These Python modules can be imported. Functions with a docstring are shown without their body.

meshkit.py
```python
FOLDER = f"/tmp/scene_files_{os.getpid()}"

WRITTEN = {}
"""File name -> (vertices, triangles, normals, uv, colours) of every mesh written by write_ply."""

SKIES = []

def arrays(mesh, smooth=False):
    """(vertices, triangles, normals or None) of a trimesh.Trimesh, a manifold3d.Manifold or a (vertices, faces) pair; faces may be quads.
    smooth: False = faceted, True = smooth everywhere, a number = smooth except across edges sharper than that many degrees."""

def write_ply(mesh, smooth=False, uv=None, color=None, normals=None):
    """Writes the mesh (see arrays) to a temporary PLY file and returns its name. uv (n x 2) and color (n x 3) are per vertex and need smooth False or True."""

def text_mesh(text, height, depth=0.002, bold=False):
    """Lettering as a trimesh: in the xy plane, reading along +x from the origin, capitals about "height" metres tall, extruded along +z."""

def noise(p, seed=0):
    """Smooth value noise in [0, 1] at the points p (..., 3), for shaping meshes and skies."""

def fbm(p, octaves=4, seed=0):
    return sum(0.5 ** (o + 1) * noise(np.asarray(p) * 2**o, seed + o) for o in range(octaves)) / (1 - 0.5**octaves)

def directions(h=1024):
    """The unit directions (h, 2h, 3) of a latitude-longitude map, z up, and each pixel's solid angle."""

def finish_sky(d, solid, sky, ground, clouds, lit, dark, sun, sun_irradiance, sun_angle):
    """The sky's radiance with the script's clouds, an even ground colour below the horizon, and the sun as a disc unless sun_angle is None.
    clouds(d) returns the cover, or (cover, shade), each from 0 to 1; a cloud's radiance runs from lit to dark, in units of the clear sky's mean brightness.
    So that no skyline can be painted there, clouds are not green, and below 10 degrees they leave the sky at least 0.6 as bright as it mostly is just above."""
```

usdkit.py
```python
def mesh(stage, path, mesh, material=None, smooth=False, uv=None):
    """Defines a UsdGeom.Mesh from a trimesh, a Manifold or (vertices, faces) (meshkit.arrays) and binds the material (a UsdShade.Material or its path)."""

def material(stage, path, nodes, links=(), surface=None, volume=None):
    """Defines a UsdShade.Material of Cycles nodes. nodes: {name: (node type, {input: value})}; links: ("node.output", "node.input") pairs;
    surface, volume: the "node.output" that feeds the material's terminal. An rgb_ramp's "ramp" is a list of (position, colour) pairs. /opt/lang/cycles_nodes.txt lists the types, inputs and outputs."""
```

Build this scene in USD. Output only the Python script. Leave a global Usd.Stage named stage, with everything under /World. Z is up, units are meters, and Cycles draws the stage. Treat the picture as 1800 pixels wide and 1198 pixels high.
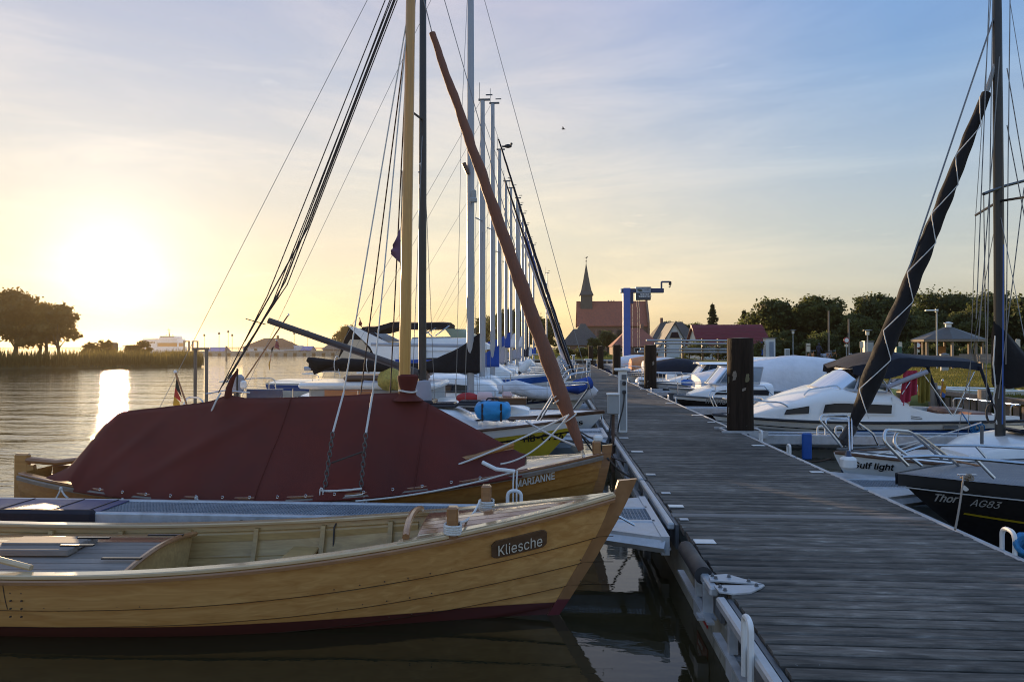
import math, random
import numpy as np
import trimesh
from scipy.interpolate import LinearNDInterpolator
import usdkit, meshkit
from pxr import Usd, UsdGeom, UsdLux, UsdShade, Gf, Sdf, Vt

R = np.random.default_rng(7)
random.seed(7)
stage = Usd.Stage.CreateInMemory()
UsdGeom.SetStageUpAxis(stage, UsdGeom.Tokens.z)
UsdGeom.SetStageMetersPerUnit(stage, 1.0)
WORLD = UsdGeom.Xform.Define(stage, '/World')
UsdGeom.Scope.Define(stage, '/World/Looks')

# ------------------------------------------------------------------ camera, sky, sun, exposure
CAM = np.array([0.0, 0.0, 2.15])
YAW, PITCH, FPX = math.atan(73 / 1200), math.atan(12 / 1200), 1200.0
FWD = np.array([-math.sin(YAW) * math.cos(PITCH), math.cos(YAW) * math.cos(PITCH), math.sin(PITCH)])
RIGHT = np.array([math.cos(YAW), math.sin(YAW), 0.0])
UP = np.cross(RIGHT, FWD)
cam = UsdGeom.Camera.Define(stage, '/World/camera')
m4 = Gf.Matrix4d(*RIGHT, 0, *UP, 0, *(-FWD), 0, *CAM, 1)
cam.AddTransformOp().Set(m4)
cam.CreateFocalLengthAttr(24.0)
cam.CreateHorizontalApertureAttr(36.0)
cam.CreateVerticalApertureAttr(36.0 * 681 / 1024)
cam.CreateClippingRangeAttr(Gf.Vec2f(0.05, 20000))
cam.CreateExposureAttr(EXPOSURE := 0.75)
cam.CreateFStopAttr(0.0)

SUN_EL, SUN_AZ = math.radians(6.0), math.radians(-33.8)
SUN = np.array([math.sin(SUN_AZ) * math.cos(SUN_EL), math.cos(SUN_AZ) * math.cos(SUN_EL), math.sin(SUN_EL)])
SKY_STRENGTH = 0.15
dome = UsdLux.DomeLight.Define(stage, '/World/sky')
dome.CreateIntensityAttr(1.0)
skymat = usdkit.material(stage, '/World/Looks/sky_material', {
    'tc': ('texture_coordinate', {}),
    'sky': ('sky_texture', {'sky_type': 'single_scattering', 'sun_disc': False, 'sun_elevation': SUN_EL, 'sun_rotation': SUN_AZ,
                            'air_density': 1.0, 'aerosol_density': 0.6, 'ozone_density': 2.0, 'altitude': 0.0}),
    'map': ('mapping', {'scale': (1.2, 1.2, 7.0), 'rotation': (0.12, 0.10, 0.5)}),
    'n1': ('noise_texture', {'scale': 1.7, 'detail': 6.0, 'roughness': 0.62, 'distortion': 0.5}),
    'r1': ('map_range', {'from_min': 0.47, 'from_max': 0.80, 'to_min': 0.0, 'to_max': 0.5, 'clamp': True}),
    'map2': ('mapping', {'scale': (3.0, 3.0, 14.0), 'rotation': (0.05, -0.06, 0.2)}),
    'n2': ('noise_texture', {'scale': 3.1, 'detail': 8.0, 'roughness': 0.66, 'distortion': 0.3}),
    'r2': ('map_range', {'from_min': 0.62, 'from_max': 0.80, 'to_min': 0.0, 'to_max': 0.6, 'clamp': True}),
    'cl': ('math', {'math_type': 'maximum'}),
    'sz': ('separate_xyz', {}),
    'veil': ('rgb_ramp', {'ramp': [(0.0, (2.2, 1.82, 1.22)), (0.04, (2.25, 2.02, 1.5)), (0.09, (2.35, 2.35, 2.05)), (0.16, (2.1, 2.32, 2.35)), (0.25, (1.60, 2.06, 2.62)), (0.35, (1.0, 1.64, 2.68)), (0.47, (.64, 1.28, 2.62)), (0.7, (.75, 1.38, 2.65)), (1.0, (.88, 1.40, 2.5))]}),
    'dot': ('vector_math', {'math_type': 'dot_product', 'vector2': tuple(SUN)}),
    'ac': ('math', {'math_type': 'arccosine'}), 'deg': ('math', {'math_type': 'divide', 'value2': 1.0472}),
    'glow': ('rgb_ramp', {'ramp': [(0., (4.6, 4.2, 3.4)), (.03, (3.3, 3.0, 2.2)), (.06, (2.35, 2.0, 1.25)), (.085, (1.85, 1.45, .75)), (.125, (1.5, 1.03, .38)), (.18, (1.36, .84, .15)), (.26, (1.32, .78, .07)), (.36, (1.32, .79, .06)), (.473, (1.45, .87, .05)), (.615, (1.28, .74, .05)), (.76, (.76, .44, .06)), (.9, (.25, .15, .02)), (1., (0., 0., 0.))]}),
    'cap': ('mix_color', {'blend_type': 'darken', 'fac': 1.0, 'use_clamp': False, 'b': (5., 5., 5.)}),
    'gm': ('map_range', {'from_min': .32, 'from_max': .68, 'to_min': .78, 'to_max': 1.12}), 'gv': ('vector_math', {'math_type': 'scale'}),
    'sum': ('mix_color', {'blend_type': 'add', 'fac': 1.0, 'use_clamp': False}),
    'bright': ('mix_color', {'blend_type': 'multiply', 'fac': 1.0, 'use_clamp': False, 'b': (1.5, 1.36, 1.2)}),
    'veiled': ('mix_color', {'fac': 0.96, 'use_clamp': False}),
    'mix': ('mix_color', {'use_clamp': False}),
    'bg': ('background_shader', {'strength': SKY_STRENGTH}),
}, [('tc.generated', 'map.vector'), ('map.vector', 'n1.vector'), ('n1.fac', 'r1.value'), ('tc.generated', 'map2.vector'), ('map2.vector', 'n2.vector'), ('n2.fac', 'r2.value'),
    ('r1.result', 'cl.value1'), ('r2.result', 'cl.value2'), ('tc.generated', 'dot.vector1'), ('dot.value', 'ac.value1'), ('ac.value', 'deg.value1'), ('deg.value', 'glow.fac'), ('tc.generated', 'sz.vector'), ('sz.z', 'veil.fac'),
    ('veil.color', 'sum.a'), ('n1.fac', 'gm.value'), ('gm.result', 'gv.scale'), ('glow.color', 'gv.vector1'), ('gv.vector', 'sum.b'), ('sky.color', 'cap.a'), ('cap.result', 'veiled.a'), ('sum.result', 'veiled.b'), ('veiled.result', 'bright.a'), ('cl.value', 'mix.fac'), ('veiled.result', 'mix.a'), ('bright.result', 'mix.b'), ('mix.result', 'bg.color')], surface='bg.background')
UsdShade.MaterialBindingAPI.Apply(dome.GetPrim()).Bind(skymat)
dome.GetPrim().SetCustomDataByKey('kind', 'structure')
sun = UsdLux.DistantLight.Define(stage, '/World/sun')
sun.CreateIntensityAttr(1.25); sun.CreateAngleAttr(0.6); sun.CreateNormalizeAttr(True)
sun.CreateColorAttr(Gf.Vec3f(1.0, 0.70, 0.40))
zx = np.cross([0, 0, 1.0], SUN); zx /= np.linalg.norm(zx); zy = np.cross(SUN, zx)
sun.AddTransformOp().Set(Gf.Matrix4d(*zx, 0, *zy, 0, *SUN, 0, 0, 0, 50, 1))

# ------------------------------------------------------------------ helpers: where things stand
def ray(px, py):
    return FWD + (px - 900) / FPX * RIGHT - (py - 599) / FPX * UP
def W(px, py, Y):                      # the point at distance Y along the jetty that shows at this place in the photograph
    d = ray(px, py); return CAM + d * (Y / d[1])
def Wz(px, py, z):                     # the same on a level z
    d = ray(px, py); return CAM + d * ((z - CAM[2]) / d[2])

# ------------------------------------------------------------------ helpers: shapes
def cat(*ms):
    ms = [m for m in ms if m is not None]
    V, F, n = [], [], 0
    for m in ms:
        v, f = (np.asarray(m.vertices), np.asarray(m.faces)) if hasattr(m, 'vertices') else m
        f = np.asarray(f)
        if f.shape[1] == 4: f = np.vstack([f[:, [0, 1, 2]], f[:, [0, 2, 3]]])
        V.append(np.asarray(v, float)); F.append(f + n); n += len(v)
    return np.vstack(V), np.vstack(F)
def move(m, d):
    v, f = cat(m); return v + np.asarray(d, float), f
def rotz(m, a):
    v, f = cat(m); c, s = math.cos(a), math.sin(a)
    return v @ np.array([[c, s, 0], [-s, c, 0], [0, 0, 1]]), f
def rotx(m, a):
    v, f = cat(m); c, s = math.cos(a), math.sin(a)
    return v @ np.array([[1, 0, 0], [0, c, s], [0, -s, c]]), f
def roty(m, a):
    v, f = cat(m); c, s = math.cos(a), math.sin(a)
    return v @ np.array([[c, 0, -s], [0, 1, 0], [s, 0, c]]), f
BOXF = np.array([[0, 3, 2, 1], [4, 5, 6, 7], [0, 1, 5, 4], [1, 2, 6, 5], [2, 3, 7, 6], [3, 0, 4, 7]])
def box(c, s):
    h = np.asarray(s, float) / 2
    v = np.array([[-1, -1, -1], [1, -1, -1], [1, 1, -1], [-1, 1, -1], [-1, -1, 1], [1, -1, 1], [1, 1, 1], [-1, 1, 1]]) * h
    return cat((v + np.asarray(c, float), BOXF))
def rbox(c, s, b=0.02):                # box with chamfered edges
    h = np.asarray(s, float) / 2; b = min(b, h.min() * .8); pts = []
    for sx in (-1, 1):
        for sy in (-1, 1):
            for sz in (-1, 1):
                g = np.array([sx, sy, sz]) * h
                for k in range(3):
                    q = g.copy()
                    for j in range(3):
                        if j != k: q[j] -= np.sign(q[j]) * b
                    pts.append(q)
    m = trimesh.Trimesh(np.array(pts)).convex_hull
    return cat((np.array(m.vertices) + np.asarray(c, float), np.array(m.faces)))
def grid(P, closeu=False, closev=False, flip=False):
    P = np.asarray(P, float); a, b = P.shape[:2]
    i = np.arange(a if closeu else a - 1); j = np.arange(b if closev else b - 1)
    I, J = np.meshgrid(i, j, indexing='ij'); I2, J2 = (I + 1) % a, (J + 1) % b
    q = np.stack([I * b + J, I2 * b + J, I2 * b + J2, I * b + J2], -1).reshape(-1, 4)
    if flip: q = q[:, ::-1]
    return cat((P.reshape(-1, 3), q))
def cap(P):
    P = np.asarray(P, float); n = len(P)
    return np.vstack([P, P.mean(0)]), np.array([[k, (k + 1) % n, n] for k in range(n)])
def loft(secs, caps=True):             # closed sections
    P = np.asarray(secs, float); out = [grid(P, closev=True)]
    if caps: out += [cap(P[0][::-1]), cap(P[-1])]
    return cat(*out)
def tube(pts, r, n=8, caps=True, squash=None):
    P = np.asarray(pts, float); k = len(P)
    r = np.broadcast_to(np.asarray(r, float), (k,))
    T = np.gradient(P, axis=0); T /= np.maximum(np.linalg.norm(T, axis=1, keepdims=True), 1e-9)
    ref = np.array([0, 0, 1.0]) if abs(T[0][2]) < .9 else np.array([0, 1.0, 0])
    u = np.cross(T[0], ref); u /= np.linalg.norm(u); secs = []
    a = np.arange(n) / n * 2 * math.pi
    for i in range(k):
        u = u - T[i] * (u @ T[i]); u /= max(np.linalg.norm(u), 1e-9); w = np.cross(T[i], u)
        secs.append(P[i] + r[i] * (np.cos(a)[:, None] * u + np.sin(a)[:, None] * w * (squash or 1)))
    return loft(secs, caps)
def seg(a, b, r, n=8): return tube([a, b], r, n)
def arc_path(pts, bend=0.05, k=5):     # a polyline with rounded corners
    P = [np.asarray(p, float) for p in pts]; out = [P[0]]
    for i in range(1, len(P) - 1):
        a, b, c = P[i - 1], P[i], P[i + 1]
        da, dc = a - b, c - b; la, lc = np.linalg.norm(da), np.linalg.norm(dc); d = min(bend, la * .45, lc * .45)
        p0, p2 = b + da / la * d, b + dc / lc * d
        for t in np.linspace(0, 1, k): out.append((1 - t) ** 2 * p0 + 2 * t * (1 - t) * b + t * t * p2)
    out.append(P[-1]); return np.array(out)
def sag(a, b, d, k=14):
    a, b = np.asarray(a, float), np.asarray(b, float); t = np.linspace(0, 1, k)[:, None]
    p = a + (b - a) * t; p[:, 2] -= (4 * d * t * (1 - t))[:, 0]; return p
def revolve(prof, n=20):               # (r, z) profile
    a = np.arange(n) / n * 2 * math.pi
    P = np.array([[[r * math.cos(x), r * math.sin(x), z] for x in a] for r, z in prof]); return loft(P)
def prism(poly, axis, d0, d1):         # 2D polygon extruded along an axis: 0 -> (y,z) polygon along x, 1 -> (x,z) along y, 2 -> (x,y) along z
    g = trimesh.creation.extrude_polygon(__import__('shapely').Polygon(poly).buffer(0), d1 - d0, engine='earcut')
    v = np.array(g.vertices); v[:, 2] += d0
    v = {0: v[:, [2, 0, 1]], 1: v[:, [0, 2, 1]], 2: v}[axis]; f = np.array(g.faces)
    return v, (f if axis != 1 else f[:, ::-1])
def wobble(m, amp, scale, seed=0):
    v, f = cat(m); n = np.stack([meshkit.fbm(v * scale + k * 17.3, 3, seed + k) - .5 for k in range(3)], -1)
    return v + n * 2 * amp, f

# ------------------------------------------------------------------ helpers: the scene's objects
USED = {}
def numbered(parent, name):
    k = USED.get((parent, name), 0); USED[(parent, name)] = k + 1
    return f'{parent}/{name}' + (f'_{k:03d}' if k else '')
def tagit(p, label=None, cat_=None, group=None, kind=None):
    for k, v in (('label', label), ('category', cat_), ('group', group), ('kind', kind)):
        if v: p.SetCustomDataByKey(k, v)
class Thing:
    def __init__(s, name, label, cat_, loc=(0, 0, 0), rot=0.0, group=None, kind=None):
        s.path = numbered('/World', name); s.loc = np.asarray(loc, float); s.rot = rot; s.count = {}
        x = UsdGeom.Xform.Define(stage, s.path); x.AddTranslateOp().Set(Gf.Vec3d(*map(float, s.loc)))
        if rot: x.AddRotateZOp().Set(math.degrees(rot))
        s.prim = x.GetPrim(); tagit(s.prim, label, cat_, group, kind)
    def part(s, name, mesh, mat, parent=None, smooth=32, label=None, kind=None, world=False):
        mesh = cat(mesh)
        if world:
            v, f = mesh; v = v - s.loc
            if s.rot: v, f = rotz((v, f), -s.rot)
            mesh = v, f
        p = usdkit.mesh(stage, numbered(parent or s.path, name), mesh, mat, smooth=smooth).GetPrim()
        tagit(p, label, None, None, kind); return str(p.GetPath())
    def loc_of(s, p):                  # world point to the thing's own axes
        q = np.asarray(p, float) - s.loc; c, n = math.cos(-s.rot), math.sin(-s.rot)
        return np.array([c * q[0] - n * q[1], n * q[0] + c * q[1], q[2]])
def single(name, mesh, mat, label=None, cat_=None, group=None, kind=None, smooth=32):
    p = usdkit.mesh(stage, numbered('/World', name), cat(mesh), mat, smooth=smooth).GetPrim(); tagit(p, label, cat_, group, kind); return p
def dup(first, label, loc, rot=0.0, scale=1.0, group=None, name=None):
    src = first.prim if isinstance(first, Thing) else first
    base = name or src.GetName().split('_0')[0]
    path = numbered('/World', base); x = UsdGeom.Xform.Define(stage, path)
    x.GetPrim().GetReferences().AddInternalReference(src.GetPath())
    x.ClearXformOpOrder()
    sc = (scale,) * 3 if np.ndim(scale) == 0 else scale
    x.AddTransformOp(opSuffix='place').Set(Gf.Matrix4d().SetScale(Gf.Vec3d(*map(float, sc))) * Gf.Matrix4d().SetRotate(Gf.Rotation(Gf.Vec3d(0, 0, 1), math.degrees(rot))) * Gf.Matrix4d().SetTranslate(Gf.Vec3d(*map(float, loc))))
    tagit(x.GetPrim(), label, src.GetCustomDataByKey('category'), group or src.GetCustomDataByKey('group'))
    x.GetPrim().SetInstanceable(True); return x.GetPrim()

# ------------------------------------------------------------------ materials
MATS = {}
def mat(name, col, rough=.5, metal=0., var=.18, scale=3., stretch=(1, 1, 1), bump=0., bscale=60., coat=0., rnd=0., dirt=None, spec=.5, obj=True):
    if name in MATS: return MATS[name]
    col = np.asarray(col, float)
    n = {'tc': ('texture_coordinate', {}), 'g': ('geometry', {}), 'map': ('mapping', {'scale': stretch}),
         'n': ('noise_texture', {'scale': scale, 'detail': 5., 'roughness': .6}),
         'r': ('rgb_ramp', {'ramp': [(.25, tuple(col * (1 - var))), (.5, tuple(col)), (.78, tuple(np.minimum(col * (1 + var), .95)))]}),
         'p': ('principled_bsdf', {'roughness': rough, 'metallic': metal, 'coat_weight': coat, 'specular_ior_level': spec, 'coat_roughness': .08}),
         'rr': ('map_range', {'from_min': .3, 'from_max': .75, 'to_min': max(rough * .8, .02), 'to_max': min(rough * 1.25 + .02, 1)})}
    src = 'tc.object' if obj else 'g.position'
    l = [(src, 'map.vector'), ('map.vector', 'n.vector'), ('n.fac', 'r.fac'), ('n.fac', 'rr.value'), ('rr.result', 'p.roughness')]
    out = 'r.color'
    if rnd:
        n['oi'] = ('object_info', {}); n['rm'] = ('map_range', {'from_min': 0., 'from_max': 1., 'to_min': 1 - rnd, 'to_max': 1 + rnd})
        n['h'] = ('hsv', {}); l += [('oi.random', 'rm.value'), ('rm.result', 'h.value'), (out, 'h.color')]; out = 'h.color'
    if dirt:
        n['dn'] = ('noise_texture', {'scale': dirt[1], 'detail': 6., 'roughness': .7}); n['dr'] = ('map_range', {'from_min': dirt[2], 'from_max': dirt[2] + .12, 'to_min': 0., 'to_max': dirt[3], 'clamp': True})
        n['dm'] = ('mix_color', {'b': tuple(dirt[0])}); l += [('g.position', 'dn.vector'), ('dn.fac', 'dr.value'), ('dr.result', 'dm.fac'), (out, 'dm.a')]; out = 'dm.result'
    l.append((out, 'p.base_color'))
    if bump:
        n['bn'] = ('noise_texture', {'scale': bscale, 'detail': 3.}); n['b'] = ('bump', {'strength': 1., 'distance': bump})
        l += [('map.vector', 'bn.vector'), ('bn.fac', 'b.height'), ('b.normal', 'p.normal')]
    MATS[name] = usdkit.material(stage, f'/World/Looks/{name}', n, l, surface='p.BSDF'); return MATS[name]
def wood(name, c1, c2, rough=.35, coat=.5, rnd=.08, boot=None, stretch=(1.2, 16, 16), scale=2.2, bump=.0015, knots=True):
    n = {'tc': ('texture_coordinate', {}), 'g': ('geometry', {}), 'map': ('mapping', {'scale': stretch}),
         'n': ('noise_texture', {'scale': scale, 'detail': 6., 'roughness': .62, 'distortion': .8}),
         'r': ('rgb_ramp', {'ramp': [(.28, c1), (.52, tuple((np.array(c1) + np.array(c2)) / 2)), (.72, c2)]}),
         'kn': ('noise_texture', {'scale': 2.1, 'detail': 4.}), 'kr': ('map_range', {'from_min': .62, 'from_max': .78, 'to_min': 0., 'to_max': .32, 'clamp': True}),
         'km': ('mix_color', {'b': tuple(np.array(c1) * .45)}),
         'oi': ('object_info', {}), 'rm': ('map_range', {'to_min': 1 - rnd, 'to_max': 1 + rnd}), 'h': ('hsv', {}),
         'b': ('bump', {'strength': .7, 'distance': bump}),
         'p': ('principled_bsdf', {'roughness': rough, 'coat_weight': coat, 'coat_roughness': .12})}
    l = [('tc.object', 'map.vector'), ('map.vector', 'n.vector'), ('n.fac', 'r.fac'), ('oi.random', 'rm.value'), ('rm.result', 'h.value'), ('r.color', 'h.color'),
         ('g.position', 'kn.vector'), ('kn.fac', 'kr.value'), ('kr.result', 'km.fac'), ('h.color', 'km.a'), ('n.fac', 'b.height'), ('b.normal', 'p.normal')]
    out = 'km.result'
    if boot:                           # antifouling paint below a level line
        n['sx'] = ('separate_xyz', {}); n['bm'] = ('map_range', {'from_min': boot[1], 'from_max': boot[1] + .008, 'to_min': 1., 'to_max': 0., 'clamp': True})
        n['mx'] = ('mix_color', {'b': boot[0]}); l += [('g.position', 'sx.vector'), ('sx.z', 'bm.value'), ('bm.result', 'mx.fac'), (out, 'mx.a')]; out = 'mx.result'
    l.append((out, 'p.base_color'))
    MATS[name] = usdkit.material(stage, f'/World/Looks/{name}', n, l, surface='p.BSDF'); return MATS[name]
def pane(name, tint=(.8, .85, .85), dark=0.):
    n = {'t': ('transparent_bsdf', {'color': tint}), 'gl': ('glossy_bsdf', {'roughness': .03, 'color': (.9, .9, .9)}), 'f': ('fresnel', {'IOR': 1.5}), 'm': ('mix_closure', {})}
    MATS[name] = usdkit.material(stage, f'/World/Looks/{name}', n, [('f.fac', 'm.fac'), ('t.BSDF', 'm.closure1'), ('gl.BSDF', 'm.closure2')], surface='m.closure'); return MATS[name]
def leaf(name, c, var=.45):
    c = np.asarray(c, float)
    n = {'g': ('geometry', {}), 'n': ('noise_texture', {'scale': .5, 'detail': 3.}), 'wn': ('white_noise_texture', {}),
         'r': ('rgb_ramp', {'ramp': [(.3, tuple(c * (1 - var))), (.5, tuple(c)), (.7, tuple(c * (1 + var) * np.array([1.15, 1.05, .8])))]}),
         'a': ('math', {'math_type': 'multiply_add', 'value2': .3}),
         'd': ('principled_bsdf', {'roughness': .55, 'specular_ior_level': .3}), 't': ('translucent_bsdf', {}), 'm': ('mix_closure', {'fac': .5})}
    n['sub'] = ('math', {'math_type': 'subtract', 'value2': .15})
    MATS[name] = usdkit.material(stage, f'/World/Looks/{name}', n, [('g.position', 'n.vector'), ('g.random_per_island', 'a.value1'), ('n.fac', 'sub.value1'), ('sub.value', 'a.value3'), ('a.value', 'r.fac'),
        ('r.color', 'd.base_color'), ('r.color', 't.color'), ('d.BSDF', 'm.closure1'), ('t.BSDF', 'm.closure2')], surface='m.closure'); return MATS[name]

GEL = mat('white_gelcoat', (.74, .75, .74), .22, var=.06, scale=1.5, coat=.3, dirt=((.45, .44, .38), 2.3, .62, .35))
GEL2 = mat('cream_gelcoat', (.70, .67, .58), .3, var=.07, scale=1.5, dirt=((.4, .38, .3), 2.1, .62, .35))
YEL = mat('yellow_paint', (.44, .34, .03), .25, var=.12, scale=2., coat=.4, dirt=((.25, .2, .05), 3., .6, .4))
BLK = mat('black_paint', (.008, .008, .009), .25, var=.2, coat=.4)
NAVY = mat('navy_paint', (.012, .025, .07), .3, var=.2, coat=.3)
BLUEP = mat('blue_paint', (.02, .09, .33), .35, var=.15)
GREYP = mat('grey_paint', (.30, .31, .31), .4, var=.12)
GREYD = mat('dark_grey_paint', (.10, .105, .11), .45, var=.15)
BROWN = mat('brown_trim', (.10, .05, .025), .4, var=.25, stretch=(1, 6, 6))
STEEL = mat('stainless_tube', (.62, .62, .62), .22, 1., var=.08)
ALU = mat('anodised_mast', (.33, .34, .36), .42, .5, var=.10, scale=4.)
ALUD = mat('dark_mast', (.035, .034, .033), .35, .2, var=.25)
GALV = mat('galvanised_steel', (.44, .455, .47), .45, .35, var=.2, scale=9., bump=.0008, bscale=90, dirt=((.26, .25, .23), 5., .58, .5))
GRATE = mat('galvanised_grating', (.30, .33, .37), .5, .4, var=.2)
ROPEW = mat('white_rope', (.60, .58, .54), .8, var=.2, scale=60, bump=.003, bscale=120)
ROPED = mat('dark_rope', (.045, .035, .03), .8, var=.3, scale=60)
ROPEB = mat('blue_rope', (.02, .16, .36), .7, var=.3, scale=60)
WIRE = mat('rigging_wire', (.20, .20, .20), .4, .6, var=.1)
BURG = mat('burgundy_canvas', (.100, .021, .016), .85, var=.28, scale=1.3, bump=.004, bscale=220, spec=.2)
JIBRED = mat('brown_red_sailcloth', (.185, .072, .040), .75, var=.25, scale=6, stretch=(3, 3, 1), bump=.012, bscale=14)
BLACKC = mat('black_canvas', (.011, .010, .011), .85, var=.25, scale=4, bump=.006, bscale=25, spec=.25)
NAVYC = mat('navy_canvas', (.010, .014, .025), .8, var=.2, scale=3, bump=.004, bscale=25, spec=.3)
BLUEC = mat('blue_canvas', (.018, .06, .27), .8, var=.2, scale=4, bump=.006, bscale=18, spec=.3)
GREYC = mat('grey_canvas', (.30, .30, .34), .8, var=.12, scale=3, bump=.006, bscale=18)
WHITEC = mat('white_canvas', (.62, .64, .68), .75, var=.12, scale=2.2, bump=.02, bscale=7)
SAILW = mat('white_sailcloth', (.60, .60, .62), .7, var=.14, scale=5, bump=.02, bscale=9)
RUB = mat('black_rubber', (.018, .018, .02), .6, var=.25, bump=.001)
DARKW = mat('tinted_window', (.010, .012, .016), .12, var=.1, spec=.3)
PLAST = mat('white_plastic', (.68, .68, .66), .35, var=.06)
REDP = mat('red_plastic', (.35, .018, .02), .4, var=.15)
PINK = mat('pale_pink_plastic', (.62, .42, .40), .45, var=.1)
ORANGE = mat('orange_cloth', (.50, .21, .09), .8, var=.2)
KL = wood('pale_larch', (.44, .205, .058), (.66, .375, .13), .22, .7, boot=((.050, .014, .012), .10), stretch=(.8, 9, 9))
KLIN = wood('pale_larch_inside', (.33, .19, .065), (.52, .335, .13), .4, .25, stretch=(.8, 9, 9))
KLCAP = wood('varnished_pine_cap', (.42, .29, .15), (.58, .43, .25), .16, .9, stretch=(.6, 9, 9))
STEM = wood('oiled_oak', (.20, .09, .032), (.31, .155, .06), .35, .5, boot=((.085, .016, .018), .125), stretch=(2, 2, 2))
STEM2 = wood('varnished_oak', (.20, .085, .03), (.31, .15, .055), .3, .6)
DECKW = wood('varnished_deck_mahogany', (.17, .07, .03), (.26, .125, .06), .10, 1., rnd=.15)
DECKP = wood('pale_deck_planks', (.36, .25, .13), (.48, .36, .20), .10, 1., rnd=.15)
MAR = wood('golden_larch', (.24, .105, .022), (.38, .185, .05), .26, .6, boot=((.05, .012, .012), .08), stretch=(.8, 10, 10))
MASTW = wood('pale_spruce_mast', (.40, .20, .045), (.56, .31, .08), .35, .5, stretch=(12, 12, .5), knots=True)
PLANK = wood('weathered_grey_wood', (.16, .125, .095), (.30, .25, .20), .85, 0., rnd=.2)
POSTW = wood('post_wood', (.17, .13, .10), (.28, .23, .18), .85, 0., rnd=.2, stretch=(9, 9, .8))
PILE = mat('dark_tarred_pile', (.026, .018, .013), .9, var=.6, scale=3, stretch=(6, 6, .5), bump=.012, bscale=9, dirt=((.34, .32, .27), 4.6, .665, .75), spec=.12)
CONC = mat('wet_concrete', (.30, .28, .23), .75, var=.3, scale=3., bump=.004, bscale=30, dirt=((.07, .065, .04), 2.5, .55, .7))
GLASS = pane('clear_pane'); GLASSD = pane('smoked_pane', (.35, .38, .4)); VINYL = pane('vinyl_pane', (.72, .74, .74))

# ================================================================== the setting: water, land, far shore
wmat = usdkit.material(stage, '/World/Looks/harbour_water', {
    'g': ('geometry', {}), 'sx': ('separate_xyz', {}),
    'm1': ('mapping', {'scale': (.16, .55, 1)}), 'n1': ('noise_texture', {'scale': 1.0, 'detail': 4., 'roughness': .55, 'distortion': .4}),
    'm2': ('mapping', {'scale': (1.0, 2.2, 1)}), 'n2': ('noise_texture', {'scale': 1.7, 'detail': 4., 'roughness': .6}),
    'open': ('map_range', {'from_min': -3., 'from_max': -12., 'to_min': .10, 'to_max': 1., 'clamp': True}),
    'a': ('math', {'math_type': 'multiply', 'value2': .14}), 'b2': ('math', {'math_type': 'multiply', 'value2': .022}), 's': ('math', {'math_type': 'add'}), 'k': ('math', {'math_type': 'multiply'}),
    'b': ('bump', {'strength': 1., 'distance': 1.0, 'use_object_space': False}),
    'p': ('principled_bsdf', {'base_color': (.018, .014, .006), 'roughness': .02, 'ior': 1.45})},
    [('g.position', 'sx.vector'), ('g.position', 'm1.vector'), ('m1.vector', 'n1.vector'), ('g.position', 'm2.vector'), ('m2.vector', 'n2.vector'), ('sx.x', 'open.value'),
     ('n1.fac', 'a.value1'), ('n2.fac', 'b2.value1'), ('a.value', 's.value1'), ('b2.value', 's.value2'), ('s.value', 'k.value1'), ('open.result', 'k.value2'), ('k.value', 'b.height'), ('b.normal', 'p.normal')], surface='p.BSDF')
single('water', (np.array([[-1700, -60, 0], [700, -60, 0], [700, 1800, 0], [-1700, 1800, 0.]]), np.array([[0, 1, 2, 3]])), wmat, kind='structure')
single('seabed', box((-500, 870, -3.2), (2400, 1860, .4)), mat('seabed_mud', (.05, .045, .03)), kind='structure')

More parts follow.
